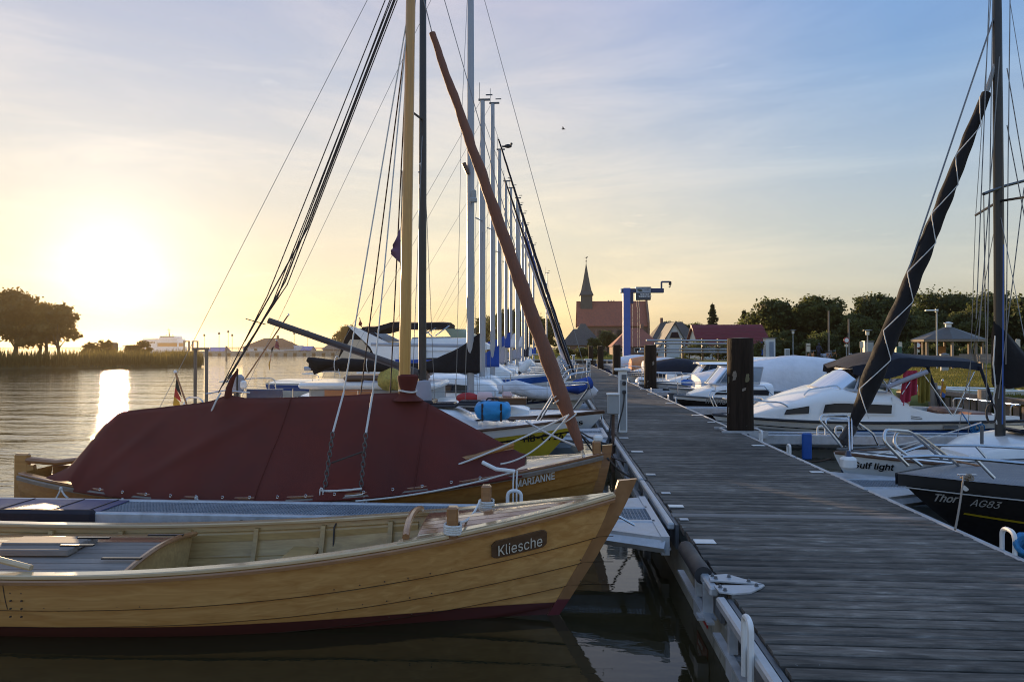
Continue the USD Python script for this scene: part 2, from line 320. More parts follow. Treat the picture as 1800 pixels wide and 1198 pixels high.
LAWN = usdkit.material(stage, '/World/Looks/lawn_grass', {
    'g': ('geometry', {}), 'n': ('noise_texture', {'scale': .35, 'detail': 5., 'roughness': .65}), 'n2': ('noise_texture', {'scale': 9., 'detail': 4., 'roughness': .7}), 'mm': ('mix_float', {'fac': .4}),
    'r': ('rgb_ramp', {'ramp': [(.32, (.085, .105, .024)), (.48, (.15, .155, .036)), (.62, (.23, .185, .05)), (.72, (.28, .21, .075))]}),
    'b': ('bump', {'strength': 1., 'distance': .12}), 'p': ('principled_bsdf', {'roughness': .9, 'specular_ior_level': .0})},
    [('g.position', 'n.vector'), ('g.position', 'n2.vector'), ('n.fac', 'mm.a'), ('n2.fac', 'mm.b'), ('mm.result', 'r.fac'), ('n2.fac', 'b.height'), ('b.normal', 'p.normal'), ('r.color', 'p.base_color')], surface='p.BSDF')
BANKX, QUAYY, LZ = 11.0, 70.0, 0.85
def slab(poly, z0, z1): return prism(poly, 2, z0, z1)
land = [(BANKX, -58), (BANKX, QUAYY), (-9, QUAYY), (-14, 95), (-30, 150), (-52, 182), (-110, 186), (-120, 500), (695, 500), (695, -58)]
single('ground', slab(land, -3, LZ), LAWN, kind='structure', smooth=False)
PATHM = mat('grey_path', (.20, .19, .18), .85, var=.2, scale=1.5, bump=.004, obj=False)
single('path', slab([(-8, QUAYY + .3), (45, QUAYY + 2), (90, 60), (90, 63), (45, QUAYY + 6), (-8, QUAYY + 4)], LZ + .004, LZ + .012), PATHM, kind='structure', smooth=False)
single('quay_pavement', slab([(-52, 182.5), (-109, 186.5), (-109, 199), (-52, 196)], LZ + .003, LZ + .35), PATHM, kind='structure', smooth=False)
hl = []
hx = np.linspace(-1690, 690, 220)
hz = 2.2 + 5 * meshkit.fbm(np.stack([hx / 150, hx * 0, hx * 0], -1), 4, 3)
single('hills', grid([[(x, 1600, -.5) for x in hx], [(x, 1610, z * .75) for x, z in zip(hx, hz)], [(x, 1650, z) for x, z in zip(hx, hz)], [(x, 1790, -.5) for x in hx]], flip=True), mat('far_woods', (.07, .08, .05), .95, obj=False, scale=.02), kind='structure')

# the reed island on the left: a low mud bank, reeds, trees
isl = [(-170, 64), (-62, 66), (-50, 69), (-42.8, 73.5), (-40.8, 77), (-46, 84), (-60, 90), (-70, 96), (-95, 104), (-170, 118)]
single('island', slab(isl, -2, .28), mat('island_soil', (.07, .065, .03), .95, obj=False), kind='structure', smooth=False)
import shapely
ISL = shapely.Polygon(isl)
def blades(pts, h, w, lean, rng, cut=True):       # thin leaf blades, two triangles each
    n = len(pts); a = rng.uniform(0, 2 * math.pi, n); hh = h * rng.uniform(.65, 1.15, n); d = np.stack([np.cos(a), np.sin(a), 0 * a], -1) * w / 2
    ln = np.stack([rng.normal(0, lean, n), rng.normal(0, lean, n), 0 * a], -1) * hh[:, None]
    v = np.stack([pts - d, pts + d, pts + d * .8 + ln * .4 + np.stack([0 * a, 0 * a, hh * .6], -1), pts + ln + np.stack([0 * a, 0 * a, hh], -1)], 1).reshape(-1, 3)
    b = np.arange(n)[:, None] * 4; f = np.concatenate([b + [0, 1, 2], b + [0, 2, 3]]); return v, f
rg = np.random.default_rng(11)
cand = np.stack([rg.uniform(-100, -36, 90000), rg.uniform(64, 104, 90000)], -1)
inn = shapely.contains_xy(ISL.buffer(.3), cand[:, 0], cand[:, 1]); cand = cand[inn]
edge = shapely.distance(shapely.points(cand), ISL.exterior); cand = cand[(edge < 3.2) | (rg.random(len(cand)) < .10)]
cand = cand[(cand[:, 1] < 90)][:42000]
REED = leaf('reed_leaves', (.17, .14, .045), .4)
hm = 1.75 + .5 * (meshkit.fbm(np.c_[cand * .25, cand[:, 0] * 0], 3, 5) - .5) * 2
hm *= np.where(cand[:, 0] < -62, .78, 1.0)
vv = [blades(np.c_[cand, cand[:, 0] * 0 + .1][hm > -9], 1.0, .085, .10, rg)]
v_, f_ = vv[0]; base = np.repeat(np.c_[cand, cand[:, 0] * 0 + .1], 4, 0); v_ = base + (v_ - base) * np.array([1, 1, 1.0]) ; v_[:, 2] = .1 + (v_[:, 2] - .1) * np.repeat(hm, 4)
single('reeds', (v_, f_), REED, label='dense green reed bed along the shore of the low island', cat_='reeds', kind='stuff', smooth=False)

# trees
def crown_mesh(clumps, n, size, rng, drop=0.0):
    cs = np.array([c[:3] for c in clumps]); rs = np.array([c[3:6] for c in clumps]); w = (rs.prod(1)) ** (2 / 3); w /= w.sum()
    k = rng.choice(len(cs), n, p=w); d = rng.normal(size=(n, 3)); d /= np.linalg.norm(d, axis=1, keepdims=True)
    rr = np.where(rng.random(n) < .16, rng.uniform(1.0, 1.55, n), rng.uniform(.3, 1.08, n) ** .5); P = cs[k] + d * rs[k] * rr[:, None]
    P += (np.stack([meshkit.fbm(P * 1.1 + q * 9, 2, q) for q in range(3)], -1) - .5) * 1.0
    nrm = d + rng.normal(0, .55, (n, 3)); nrm /= np.linalg.norm(nrm, axis=1, keepdims=True)
    u = np.cross(nrm, rng.normal(size=(n, 3))); u /= np.linalg.norm(u, axis=1, keepdims=True); v = np.cross(nrm, u); s = size * rng.uniform(.6, 1.3, n)[:, None]
    q = np.stack([P - u * s, P + v * s * .55, P + u * s, P - v * s * .55], 1).reshape(-1, 3); b = np.arange(n)[:, None] * 4
    return q, np.concatenate([b + [0, 1, 2], b + [0, 2, 3]])
BARK = mat('tree_bark', (.07, .055, .04), .9, var=.3, stretch=(3, 3, .6), bump=.03, bscale=6)
LEAF1 = leaf('oak_leaves', (.12, .14, .040)); LEAF2 = leaf('lime_leaves', (.15, .16, .045)); LEAF3 = leaf('spruce_needles', (.05, .07, .03)); LEAF4 = leaf('sunlit_leaves', (.22, .15, .04))
def make_tree(name, label, leafmat, seed, H=10., Wd=4.2, n=7000, size=.30, trunk=.28, stems=1, loc=(0, 0, 0), group=None, gap=.7):
    rng = np.random.default_rng(seed); t = Thing(name, label, 'tree', loc, group=group); cl = []
    for i in range(26):
        a = rng.uniform(0, 2 * math.pi); z = rng.uniform(.32, .93) * H; env = Wd * math.sin(min(1, (1.06 - z / H) * 1.5) * math.pi / 2) ** .8 * (.75 + .4 * rng.random())
        r = env * rng.uniform(.35, .95) ** .6; s = rng.uniform(.16, .26) * Wd * 1.25
        cl.append((math.cos(a) * r * .95, math.sin(a) * r * .95, z, s * .92, s * .92, s * gap * .85))
    for i in range(3): cl.append((rng.normal(0, .5), rng.normal(0, .5), H * (.55 + .13 * i), Wd * .42, Wd * .42, Wd * .3))
    for k in range(stems):
        ox, oy = (0, 0) if stems == 1 else (rng.uniform(-Wd * .5, Wd * .5), rng.uniform(-1, 1))
        parts = [tube([(ox, oy, -.3), (ox * 1.02 + .05, oy, H * .15), (ox * .95 + rng.normal(0, .2), oy, H * .4), (ox * .9, oy, H * .75)], [trunk * 1.25, trunk, trunk * .7, trunk * .25], 8)]
        for j in range(6):
            c = cl[rng.integers(0, 26)]; z0 = H * rng.uniform(.2, .45); parts.append(tube([(ox * .97, oy, z0), ((ox + c[0]) / 2, (oy + c[1]) / 2, (z0 + c[2]) / 2 + .3), c[:3]], [trunk * .45, trunk * .25, trunk * .08], 6))
        t.part('trunk', cat(*parts), BARK)
    t.part('crown', crown_mesh(cl, n, size, rng), leafmat, smooth=False); return t
def make_spruce(name, label, loc, H=9., Wd=2.2, seed=1):
    rng = np.random.default_rng(seed); t = Thing(name, label, 'tree', loc); t.part('trunk', tube([(0, 0, -.3), (0, 0, H)], [.22, .03], 8), BARK); Q = []
    for i in range(15):
        z = H * (.14 + .84 * i / 15); L = Wd * (1.02 - (z / H)) * rng.uniform(.8, 1.15)
        for k in range(7):
            a = rng.uniform(0, 6.28); m = 60; s = rng.uniform(.1, 1, m) * L; p = np.stack([np.cos(a) * s, np.sin(a) * s, z - .25 * s + .12 * s ** 2 + rng.normal(0, .07, m)], -1) + rng.normal(0, .09, (m, 3))
            u = rng.normal(size=(m, 3)); u /= np.linalg.norm(u, axis=1, keepdims=True); v = np.cross(u, rng.normal(size=(m, 3))); v /= np.linalg.norm(v, axis=1, keepdims=True)
            q = np.stack([p - u * .17, p + v * .08, p + u * .17, p - v * .08], 1).reshape(-1, 3); b = np.arange(m)[:, None] * 4; Q.append((q, np.concatenate([b + [0, 1, 2], b + [0, 2, 3]])))
    t.part('crown', cat(*Q), LEAF3, smooth=False); return t
def at(px, Y, z=LZ): p = W(px, 611, Y); return (p[0], p[1], z)
# the island's trees
make_tree('tree', 'big dark tree at the left edge of the frame on the reed island', LEAF4, 21, 9.3, 4.6, 9000, .26, .26, 2, at(40, 84, .2), 'trees on the reed island')
make_tree('tree', 'rounded tree reaching out to the right on the reed island', LEAF4, 22, 7.4, 3.4, 6500, .24, .20, 3, at(92, 82, .2), 'trees on the reed island')
make_tree('tree', 'tree partly cut off by the left border of the photograph on the island', LEAF4, 23, 9.6, 4.2, 8000, .26, .26, 1, at(-12, 88, .2), 'trees on the reed island')
for px, h in ((185, 1.7), (160, 1.3), (250, 1.5), (232, 1.1)):
    make_tree('bush', f'small bush on the reed island {dict([(185,"right of the tree group, with a bare branch"),(160,"next to the tree group"),(250,"just left of the white ferry"),(232,"low, a little left of the white ferry")])[px]}', LEAF4, px, h + 1.2, 1.1, 700, .2, .05, 1, at(px, 88, .3))
# right tree line: four kinds first, then copies of them
TR = [('broad oak behind the maroon roof, rising highest left of the gap', LEAF1, 1360, 92, 9.4, 5.2, 31), ('tall rounded tree right of the maroon roof with a loose top', LEAF2, 1442, 90, 9.8, 5.0, 32),
      ('bushy tree behind the leaning black furled sail', LEAF1, 1545, 88, 10.0, 5.4, 33), ('wide dense dark tree above the pavilion', LEAF1, 1655, 98, 11.0, 7.5, 34)]
protos = []
for i, (lb, lm, px, Y, H, Wd, sd) in enumerate(TR):
    protos.append(make_tree('tree', lb, lm, sd, H * .78, Wd * .86, 11000, .25, .34, 1, at(px, Y), 'trees behind the lawn'))
MORE = [(1395, 104, 1, .92, 'tree between the two tall oaks behind the lawn'), (1322, 100, 0, .72, 'lower tree just above the right end of the maroon roof'), (1490, 100, 2, .78, 'low tree filling the dip right of the tall rounded tree'),
        (1590, 98, 0, .98, 'tree directly behind the head of the street lamp'), (1508, 84, 2, .66, 'small dark tree left of the leaning black sail'), (1625, 82, 1, .62, 'lighter low tree at the left eave of the pavilion'),
        (1702, 86, 1, .75, 'sunlit tree right of the pavilion roof'), (1755, 90, 2, 1.05, 'tall tree behind the black mast on the right'), (1800, 86, 0, 1.05, 'tree at the right border of the photograph'), (1850, 92, 3, .9, 'tree beyond the right border behind the lawn'),
        (1718, 110, 3, .98, 'wide tree behind and right of the pavilion'), (1425, 112, 3, .8, 'broad dark tree in second row behind the litter of signs'), (1530, 114, 3, .85, 'broad dark tree in second row behind the telegraph poles'),
        (1180, 150, 0, .98, 'tree left of the spruce behind the white gable'), (1218, 140, 1, .78, 'tree between the round tree and the spruce'), (1620, 116, 3, .98, 'broad dark tree in second row left above the pavilion'),
        (880, 125, 1, 1.0, 'tree seen between the light grey masts'), (905, 118, 0, 1.05, 'darker tree seen between the grey masts, right one'), (928, 120, 2, .95, 'tree just left of the brown furled sail'), (958, 130, 1, .85, 'tree just right of the brown furled sail'), (612, 175, 0, .95, 'round tree beside the far white gabled house'), (858, 150, 2, 1.0, 'tree behind the tall light mast'),
        (1068, 150, 2, .62, 'dark round tree in front of the church wall'), (1045, 110, 0, .38, 'dark green bush in front of the thatched roofs')]
for px, Y, k, s, lb in MORE: dup(protos[k], lb, at(px, Y), px * 1.7, (s * .96, s * .96, s * (.92 + .16 * ((px * 7) % 10) / 10)), 'trees behind the harbour')
for i, px in enumerate((1335, 1375, 1405, 1440, 1475, 1510, 1545, 1580, 1615, 1650, 1690, 1725, 1765, 1800)):
    dup(protos[i % 3], f"low dark bush at the foot of the trees, {['first', 'second', 'third', 'fourth', 'fifth', 'sixth', 'seventh', 'eighth', 'ninth', 'tenth', 'eleventh', 'twelfth', 'thirteenth', 'fourteenth'][i]} from the left", (at(px, 82 + (i % 3) * 4)[0], 82 + (i % 3) * 4, LZ - 1.0), px, (.62, .6, .36 + .06 * (i % 4)), 'undergrowth below the trees', name='bush')
make_spruce('spruce', 'solitary spruce with open branches left of the maroon roof', at(1253, 120), 9.2, 2.6)
make_spruce('spruce', 'small spruce top just left of the tall trees behind the maroon roof', at(1308, 112), 7.6, 1.8, 5)
def hedge(px0, px1, Y, h, d, label, lm=LEAF1, n=6000):
    a, b = np.array(at(px0, Y)), np.array(at(px1, Y)); rng = np.random.default_rng(int(px0)); L = b[0] - a[0]; t = Thing('hedge', label, 'hedge', (a + b) / 2)
    cl = [(rng.uniform(-L / 2, L / 2), rng.uniform(-d / 3, d / 3), h * rng.uniform(.35, .75), .55, .5, h * .33) for i in range(int(L * 3) + 4)]
    t.part('foliage', crown_mesh(cl, n, .13, rng), lm, smooth=False); t.part('stem', cat(*[tube([(x, 0, -.1), (x + .1, 0, h * .6)], [.05, .02], 5) for x in np.arange(-L / 2 + .4, L / 2, 1.2)]), BARK)
hedge(1205, 1335, 74, 2.0, 1.2, 'clipped green hedge in front of the maroon roofed house', LEAF2)
hedge(1470, 1600, 78, 1.9, 1.5, 'dark hedge behind the round signs on the lawn')
hedge(1700, 1830, 66, 1.4, 1.5, 'low dark hedge right of the pavilion')
hedge(1612, 1690, 70, 1.5, 1.4, 'dark hedge seen through the open pavilion')
hedge(985, 1060, 84, 1.3, 1.4, 'low hedge at the head of the jetty')

# ================================================================== buildings
BRICK = usdkit.material(stage, '/World/Looks/far_brick', {'g': ('texture_coordinate', {}), 'sx': ('separate_xyz', {}), 'ad': ('math', {'math_type': 'add'}), 'cx': ('combine_xyz', {}), 'b': ('brick_texture', {'color1': (.20, .085, .05), 'color2': (.15, .06, .04), 'mortar': (.20, .16, .13), 'scale': 1.0, 'mortar_size': .012, 'brick_width': .28, 'row_height': .09}),
    'p': ('principled_bsdf', {'roughness': .85})}, [('g.object', 'sx.vector'), ('sx.x', 'ad.value1'), ('sx.y', 'ad.value2'), ('ad.value', 'cx.x'), ('sx.z', 'cx.y'), ('cx.vector', 'b.vector'), ('b.color', 'p.base_color')], surface='p.BSDF')
TILE = mat('red_roof_tiles', (.27, .085, .052), .8, var=.3, scale=1.6, bump=.05, bscale=6)
TILEM = mat('maroon_roof_tiles', (.15, .020, .030), .45, var=.15, scale=1.5)
THATCH = mat('dark_thatch', (.075, .066, .058), .95, var=.3, scale=1.2, bump=.05, bscale=9)
SLATE = mat('grey_slate', (.07, .066, .06), .6, var=.25, scale=2.)
WHITEW = mat('white_render', (.62, .62, .60), .85, var=.08)
COPPER = mat('spire_shingles', (.070, .066, .058), .6, var=.3, scale=1.2, stretch=(4, 4, 1))
def wallbox(x0, x1, y0, y1, z0, z1): return box(((x0 + x1) / 2, (y0 + y1) / 2, (z0 + z1) / 2), (x1 - x0, y1 - y0, z1 - z0))
def gable_roof(x0, x1, y0, y1, ze, zr, th=.25, ov=.3):       # ridge along x
    ym = (y0 + y1) / 2
    return prism([(y0 - ov, ze - ov * .6), (ym, zr), (y1 + ov, ze - ov * .6), (y1 + ov, ze - ov * .6 - th), (ym, zr - th), (y0 - ov, ze - ov * .6 - th)], 0, x0 - ov, x1 + ov)
def gable_walls(x0, x1, y0, y1, z0, ze, zr):
    ym = (y0 + y1) / 2; return prism([(y0, z0), (y1, z0), (y1, ze), (ym, zr - .3), (y0, ze)], 0, x0, x1)
def win(t, c, w, h, face='y', frame=None, par=None):
    s = (w, .06, h) if face == 'y' else (.06, w, h); f = t.part('window', box(c, s), frame or WHITEW, par, smooth=False)
    s2 = (w * .8, .03, h * .82) if face == 'y' else (.03, w * .8, h * .82); d = (0, -.05, 0) if face == 'y' else (-.05, 0, 0)
    t.part('pane', box(np.array(c) + d, s2), DARKW, f, smooth=False)

# church
CY = 205.0
cx0, cx1 = W(1016, 611, CY)[0], W(1142, 611, CY)[0]
ch = Thing('church', 'brick village church with long red tiled nave and slender dark spire', 'church', ((cx0 + cx1) / 2, CY, LZ)); L = cx1 - cx0
zr, ze = 15.2, 8.0
ch.part('wall', gable_walls(-L / 2, L / 2 - 1.2, -5, 5, 0, ze, zr), BRICK, smooth=False)
ch.part('roof', gable_roof(-L / 2 - .1, L / 2 - 1.4, -5, 5, ze, zr, .3, .4), TILE, smooth=False)
ch.part('stepped_gable', prism([(-5.5, 0), (5.5, 0), (5.5, ze + .6), (3.5, ze + 3.8), (1.6, zr - 1.2), (.7, zr + .2), (.25, zr + 2), (-.25, zr + 2), (-.7, zr + .2), (-1.6, zr - 1.2), (-3.5, ze + 3.8), (-5.5, ze + .6)], 0, L / 2 - 1.3, L / 2 - .7), BRICK, smooth=False)
tw = 1.75; tx = -L / 2 + 2.45
ch.part('tower', wallbox(tx - tw, tx + tw, -tw, tw, ze, 17.0), COPPER, smooth=False)
ch.part('spire_skirt', loft([[(tx + sx * r, sy * r, z) for sx, sy in ((-1, -1), (1, -1), (1, 1), (-1, 1))] for r, z in ((tw + .35, 16.9), (tw * .9, 18.2))]), COPPER, smooth=False)
ch.part('spire', loft([[(tx + math.cos(a) * r, math.sin(a) * r, z) for a in np.arange(8) / 8 * 6.283 + .39] for r, z in ((tw * 1.0, 18.1), (tw * .66, 20.6), (tw * .36, 23.3), (.05, 26.6))]), COPPER, smooth=False)
ch.part('weathercock', cat(seg((tx, 0, 26.4), (tx, 0, 28.6), .06, 6), trimesh.creation.icosphere(1, .22).apply_translation((tx, 0, 27.2)), move(prism([(-.5, 0), (.1, .1), (.35, .5), (.5, .2), (.2, -.15)], 1, -.04, .04), (tx, 0, 28.2))), SLATE)
for i in range(6):
    x = -L / 2 + 5 + i * 2.7
    ch.part('buttress', prism([(-6.1, 0), (-5.02, 0), (-5.02, 6.6), (-5.4, 6.2)], 0, x - .35, x + .35), BRICK, smooth=False)
    if i < 5: ch.part('window', box((x + 1.35, -5.0, 4.6), (1.0, .12, 3.6)), DARKW, smooth=False)
ch.part('annex', gable_walls(-L / 2 + 13, -L / 2 + 18, -9, -5.1, 0, 4, 7), BRICK, smooth=False)
ch.part('annex_roof', gable_roof(-L / 2 + 13, -L / 2 + 18, -9, -5.1, 4, 7, .2, .3), TILE, smooth=False)
for k in (9, 9.8, 10.6): ch.part('roof_vent', box((-L / 2 + k, -.15, zr + .12), (.35, .4, .3)), GREYP, smooth=False)

def house(name, label, px0, px1, Y, depth, pye, pyr, roofm, wallm, nwin=3, wallz=None, chimney=None, hip=0):
    x0, x1 = W(px0, 611, Y)[0], W(px1, 611, Y)[0]; zr = W(900, pyr, Y + depth / 2)[2] - LZ; ze = W(900, pye, Y)[2] - LZ
    t = Thing(name, label, 'house', ((x0 + x1) / 2, Y + depth / 2, LZ)); l = (x1 - x0) / 2
    if hip:
        t.part('wall', wallbox(-l + .3, l - .3, -depth / 2 + .3, depth / 2 - .3, 0, ze), wallm, smooth=False)
        P = [[(-l, -depth / 2, ze - .2), (l, -depth / 2, ze - .2), (l, depth / 2, ze - .2), (-l, depth / 2, ze - .2)], [(-l + hip, -.05, zr), (l - hip, -.05, zr), (l - hip, .05, zr), (-l + hip, .05, zr)]]
        r = t.part('roof', loft(P), roofm, smooth=False)
    else:
        t.part('wall', gable_walls(-l, l, -depth / 2, depth / 2, 0, ze, zr), wallm, smooth=False); r = t.part('roof', gable_roof(-l, l, -depth / 2, depth / 2, ze, zr, .18, .3), roofm, smooth=False)
    for i in range(nwin):
        x = -l + (i + .5) * 2 * l / nwin
        if ze > 1.6: win(t, (x, -depth / 2 - .02 + (.3 if hip else 0), ze * .52), 1.0, min(1.2, ze * .45))
    if chimney is not None: t.part('chimney', box((chimney * l, 0, zr + .3), (.55, .55, 1.0)), BRICK, r, smooth=False)
    return t, l, ze, zr
hm_, l, ze, zr = house('house', 'low white house under a long maroon tiled roof', 1230, 1351, 80, 7, 602, 571, TILEM, WHITEW, 4)
for i in range(14):       # rows of tiles, proud of the roof
    f = (i + .5) / 14; y = -3.8 + f * 3.7; z = ze - .18 + f * (zr - ze + .18)
    hm_.part('tile_row', box((0, y, z + .03), (2 * l + .6, .05, .05)), TILEM, smooth=False)
hm_.part('door', box((l - .6, -3.55, 1.0), (.9, .08, 2.0)), BLUEP, smooth=False)
house('house', 'dark thatched house with low roof left of the church wall', 985, 1062, 150, 9, 605, 578, THATCH, BRICK, 3, hip=3)
house('house', 'second thatched roof with skylight behind the first', 1000, 1052, 168, 9, 600, 569, THATCH, BRICK, 2, hip=3)
house('house', 'red tiled hipped roof house behind the blue crane', 1075, 1166, 128, 9, 607, 577, TILE, BRICK, 3, chimney=.3, hip=3.5)
house('house', 'dark grey roofed house left of the white gable', 1142, 1235, 135, 10, 600, 566, THATCH, WHITEW, 3, hip=3, chimney=-.4)
house('house', 'grey roofed bungalow behind the lawn signs', 1400, 1470, 96, 6, 617, 603, SLATE, WHITEW, 4)
house('house', 'long dark roofed building behind the pavilion', 1560, 1700, 92, 7, 612, 598, SLATE, GREYD, 4)
house('house', 'grey roof right of the white gable house', 1212, 1238, 118, 6, 606, 592, SLATE, WHITEW, 1)
ag = Thing('house', 'white A-shaped gable with a trapezoid window', 'house', at(1186, 96)); za = W(900, 566, 96)[2] - LZ
ag.part('wall', prism([(-2.3, 0), (2.3, 0), (2.3, .9), (0, za - .15), (-2.3, .9)], 1, 0, 7), WHITEW, smooth=False)
ag.part('roof', cat(prism([(-2.7, .35), (0, za), (2.7, .35), (2.7, .12), (0, za - .25), (-2.7, .12)], 1, -.3, 7.2)), SLATE, smooth=False)
w_ = ag.part('window', prism([(-.72, 2.65), (.72, 2.65), (.40, 3.5), (-.40, 3.5)], 1, -.07, .05), BROWN, smooth=False); ag.part('pane', prism([(-.6, 2.73), (.6, 2.73), (.34, 3.42), (-.34, 3.42)], 1, -.10, -.06), DARKW, w_, smooth=False)

# the far harbour on the left: quay, restaurant, huts, boats, ferry
def pyz(py, Y): return CAM[2] + (611 - py) * Y / FPX
qy = 181.0; qx0, qx1 = W(330, 611, qy)[0], W(662, 611, qy)[0]
qw = Thing('quay_wall', 'grey quay wall with dark openings across the water on the left', 'quay', ((qx0 + qx1) / 2, qy, 0))
qw.part('wall', box((0, 0, .35), (qx1 - qx0, 1.0, 1.7)), CONC, smooth=False)
for i in range(20):
    x = -(qx1 - qx0) / 2 + (i + .5) * (qx1 - qx0) / 20; qw.part('opening', box((x, -.52, .25), (.9, .06, 1.0)), BLK, smooth=False)
    qw.part('railing_post', box((x, -.3, 1.7), (.08, .08, 1.0)), GREYP, smooth=False)
qw.part('railing', cat(*[box((0, -.3, z), (qx1 - qx0, .05, .06)) for z in (1.75, 2.15)]), GREYP, smooth=False)
house('house', 'wide brown hipped roof building on the far quay', 424, 506, 188, 12, 609, 594, mat('brown_roof', (.10, .05, .03), .8), WHITEW, 5, hip=4, chimney=.2)
house('house', 'smaller brown roofed wing on the far quay, right of the hipped roof', 470, 516, 184, 7, 611, 600, MATS['brown_roof'], WHITEW, 4, hip=2)
house('house', 'blue kiosk on the far quay', 528, 545, 184, 4, 614, 608, BLUEP, GREYP, 2)
house('house', 'grey kiosk with a glass front on the far quay', 502, 527, 184, 4, 614, 607, GREYP, WHITEW, 4)
house('house', 'dark roofed house behind the far quay wall', 565, 622, 190, 8, 612, 599, SLATE, GREYD, 4, hip=2, chimney=.2)
house('house', 'blue roofed kiosk left on the far quay', 366, 392, 184, 4, 616, 610, BLUEP, GREYP, 2)
house('house', 'tall white gabled house with two windows on the far quay', 604, 640, 186, 9, 606, 583, MATS['brown_roof'], WHITEW, 4)
for i, px in enumerate((359, 385, 401, 408, 517, 541)):
    t = Thing('lamp_post', f'thin street lamp on the far quay, {["above the post frame","left of the brown roof","just left of the brown roof","at the left end of the brown roof","right of the brown roof","above the blue kiosk"][i]}', 'lamp post', at(px, 186)); h = 4.5 + (i % 3) * .5
    t.part('pole', seg((0, 0, 0), (0, 0, h), .07, 6), GREYD); t.part('lantern', move(revolve([(.05, 0), (.3, .1), (.3, .45), (.1, .7)], 8), (0, 0, h)), GREYD)
for i, px in enumerate((328, 343)):
    t = Thing('steel_dolphin', f'steel dolphin on the ferry pier, the {["left","right"][i]} one of two', 'dolphin', at(px, 240, .3)); 
    for s in (-.9, .9): t.part('post', box((s, 0, 2), (.5, .5, 4.0)), GREYD, smooth=False)
    t.part('crossbar', box((0, 0, 4.2), (2.3, .5, .45)), GREYD, smooth=False)
FY = 345.0
fp = W(290, 611, FY); fr = Thing('ferry', 'white car ferry with orange side opening moored behind the reeds', 'ferry', (fp[0], FY, 0)); 
fr.part('hull', prism([(-9.3, .6), (-8.2, 0), (9.5, 0), (9.8, 1.0), (9.6, 2.8), (-9.3, 2.8)], 1, -4, 4), GEL, smooth=False)
fr.part('superstructure', prism([(-9.6, 4.9), (-9.6, 6.7), (-2.0, 6.9), (-2.0, 2.8), (-7.9, 2.8)], 1, -3.9, 3.9), GEL, smooth=False)
fr.part('upper_deck', prism([(-2.0, 4.7), (-2.0, 6.9), (8.6, 6.9), (9.2, 4.7)], 1, -3.9, 3.9), GEL, smooth=False)
fr.part('wheelhouse', prism([(-1.6, 6.95), (-1.0, 8.3), (7.2, 8.3), (7.8, 7.4), (7.4, 6.95)], 1, -3, 3), GEL, smooth=False)
fr.part('car_deck', box((3.5, 0, 3.75), (10.6, 6.0, 1.9)), ORANGE, smooth=False)
fr.part('bow_post', box((9.0, -3.6, 3.8), (.6, .6, 2.0)), GEL, smooth=False)
for i in range(5): fr.part('window', box((-6.6 + i * .8, -3.93, 4.9), (.5, .05, .9)), DARKW, smooth=False)
for i in range(7): fr.part('wheelhouse_window', box((-.3 + i * 1.05, -3.03, 7.75), (.75, .05, .5)), DARKW, smooth=False)
fr.part('mast', cat(tube([(2.4, 0, 8.3), (2.0, 0, 12.4)], [.35, .1], 6), box((2.1, 0, 11.3), (2.2, .12, .12)), box((.8, 0, 8.8), (.6, .3, .3)), box((4.2, 0, 8.75), (.7, .3, .2))), GREYD)
fr.part('railing', cat(box((-6, -3.8, 7.2), (7, .05, .06)), *[box((-9.2 + i * 1.1, -3.8, 6.95), (.06, .06, .5)) for i in range(7)]), GREYP, smooth=False)
exv = Thing('excavator', 'small digger with raised arm silhouetted on the island', 'excavator', at(192, 100, .5))
exv.part('cab', rbox((.3, 0, 1.7), (1.5, 1.4, 1.5), .15), BROWN); exv.part('track', rbox((.2, 0, .45), (2.6, 1.6, .8), .3), RUB); exv.part('arm', cat(tube([(-.3, 0, 1.7), (-2.2, 0, 2.4)], [.16, .12], 6), tube([(-2.2, 0, 2.4), (-3.6, 0, 1.6)], [.12, .08], 6)), BROWN); exv.part('bucket', rbox((-3.6, 0, 1.2), (.5, .7, .6), .1), BROWN)
pf = Thing('berth_posts', 'tall wooden frame of two posts and a beam standing in the water', 'mooring posts', (W(353, 611, 26)[0], 26, 0))
for s in (-.22, .235): pf.part('post', tube([(s, 0, -2), (s, 0, pyz(613, 26))], .065, 8), POSTW)
pf.part('beam', box((0, 0, pyz(613, 26)), (.62, .1, .09)), POSTW, smooth=False)
for i, (px, pyt, Y) in enumerate(((398, 608, 120), (242, 610, 95), (224, 612, 96))):
    single('mooring_post', tube([(*W(px, 611, Y)[:2], -1), (*W(px, 611, Y)[:2], pyz(pyt, Y))], .17, 8), POSTW, ['lone post in the water left of the far quay', 'dark stake among the reeds left of the ferry', 'shorter stake at the left of the reed stake'][i], 'post')

# the hazy evening air over the harbour
hz_ = usdkit.material(stage, '/World/Looks/evening_haze', {'v': ('principled_volume', {'color': (1.0, .86, .62), 'density': .00009, 'anisotropy': .72})}, volume='v.volume')
single('haze', box((-500, 870, 16.5), (2420, 1880, 41)), hz_, kind='stuff', smooth=False)

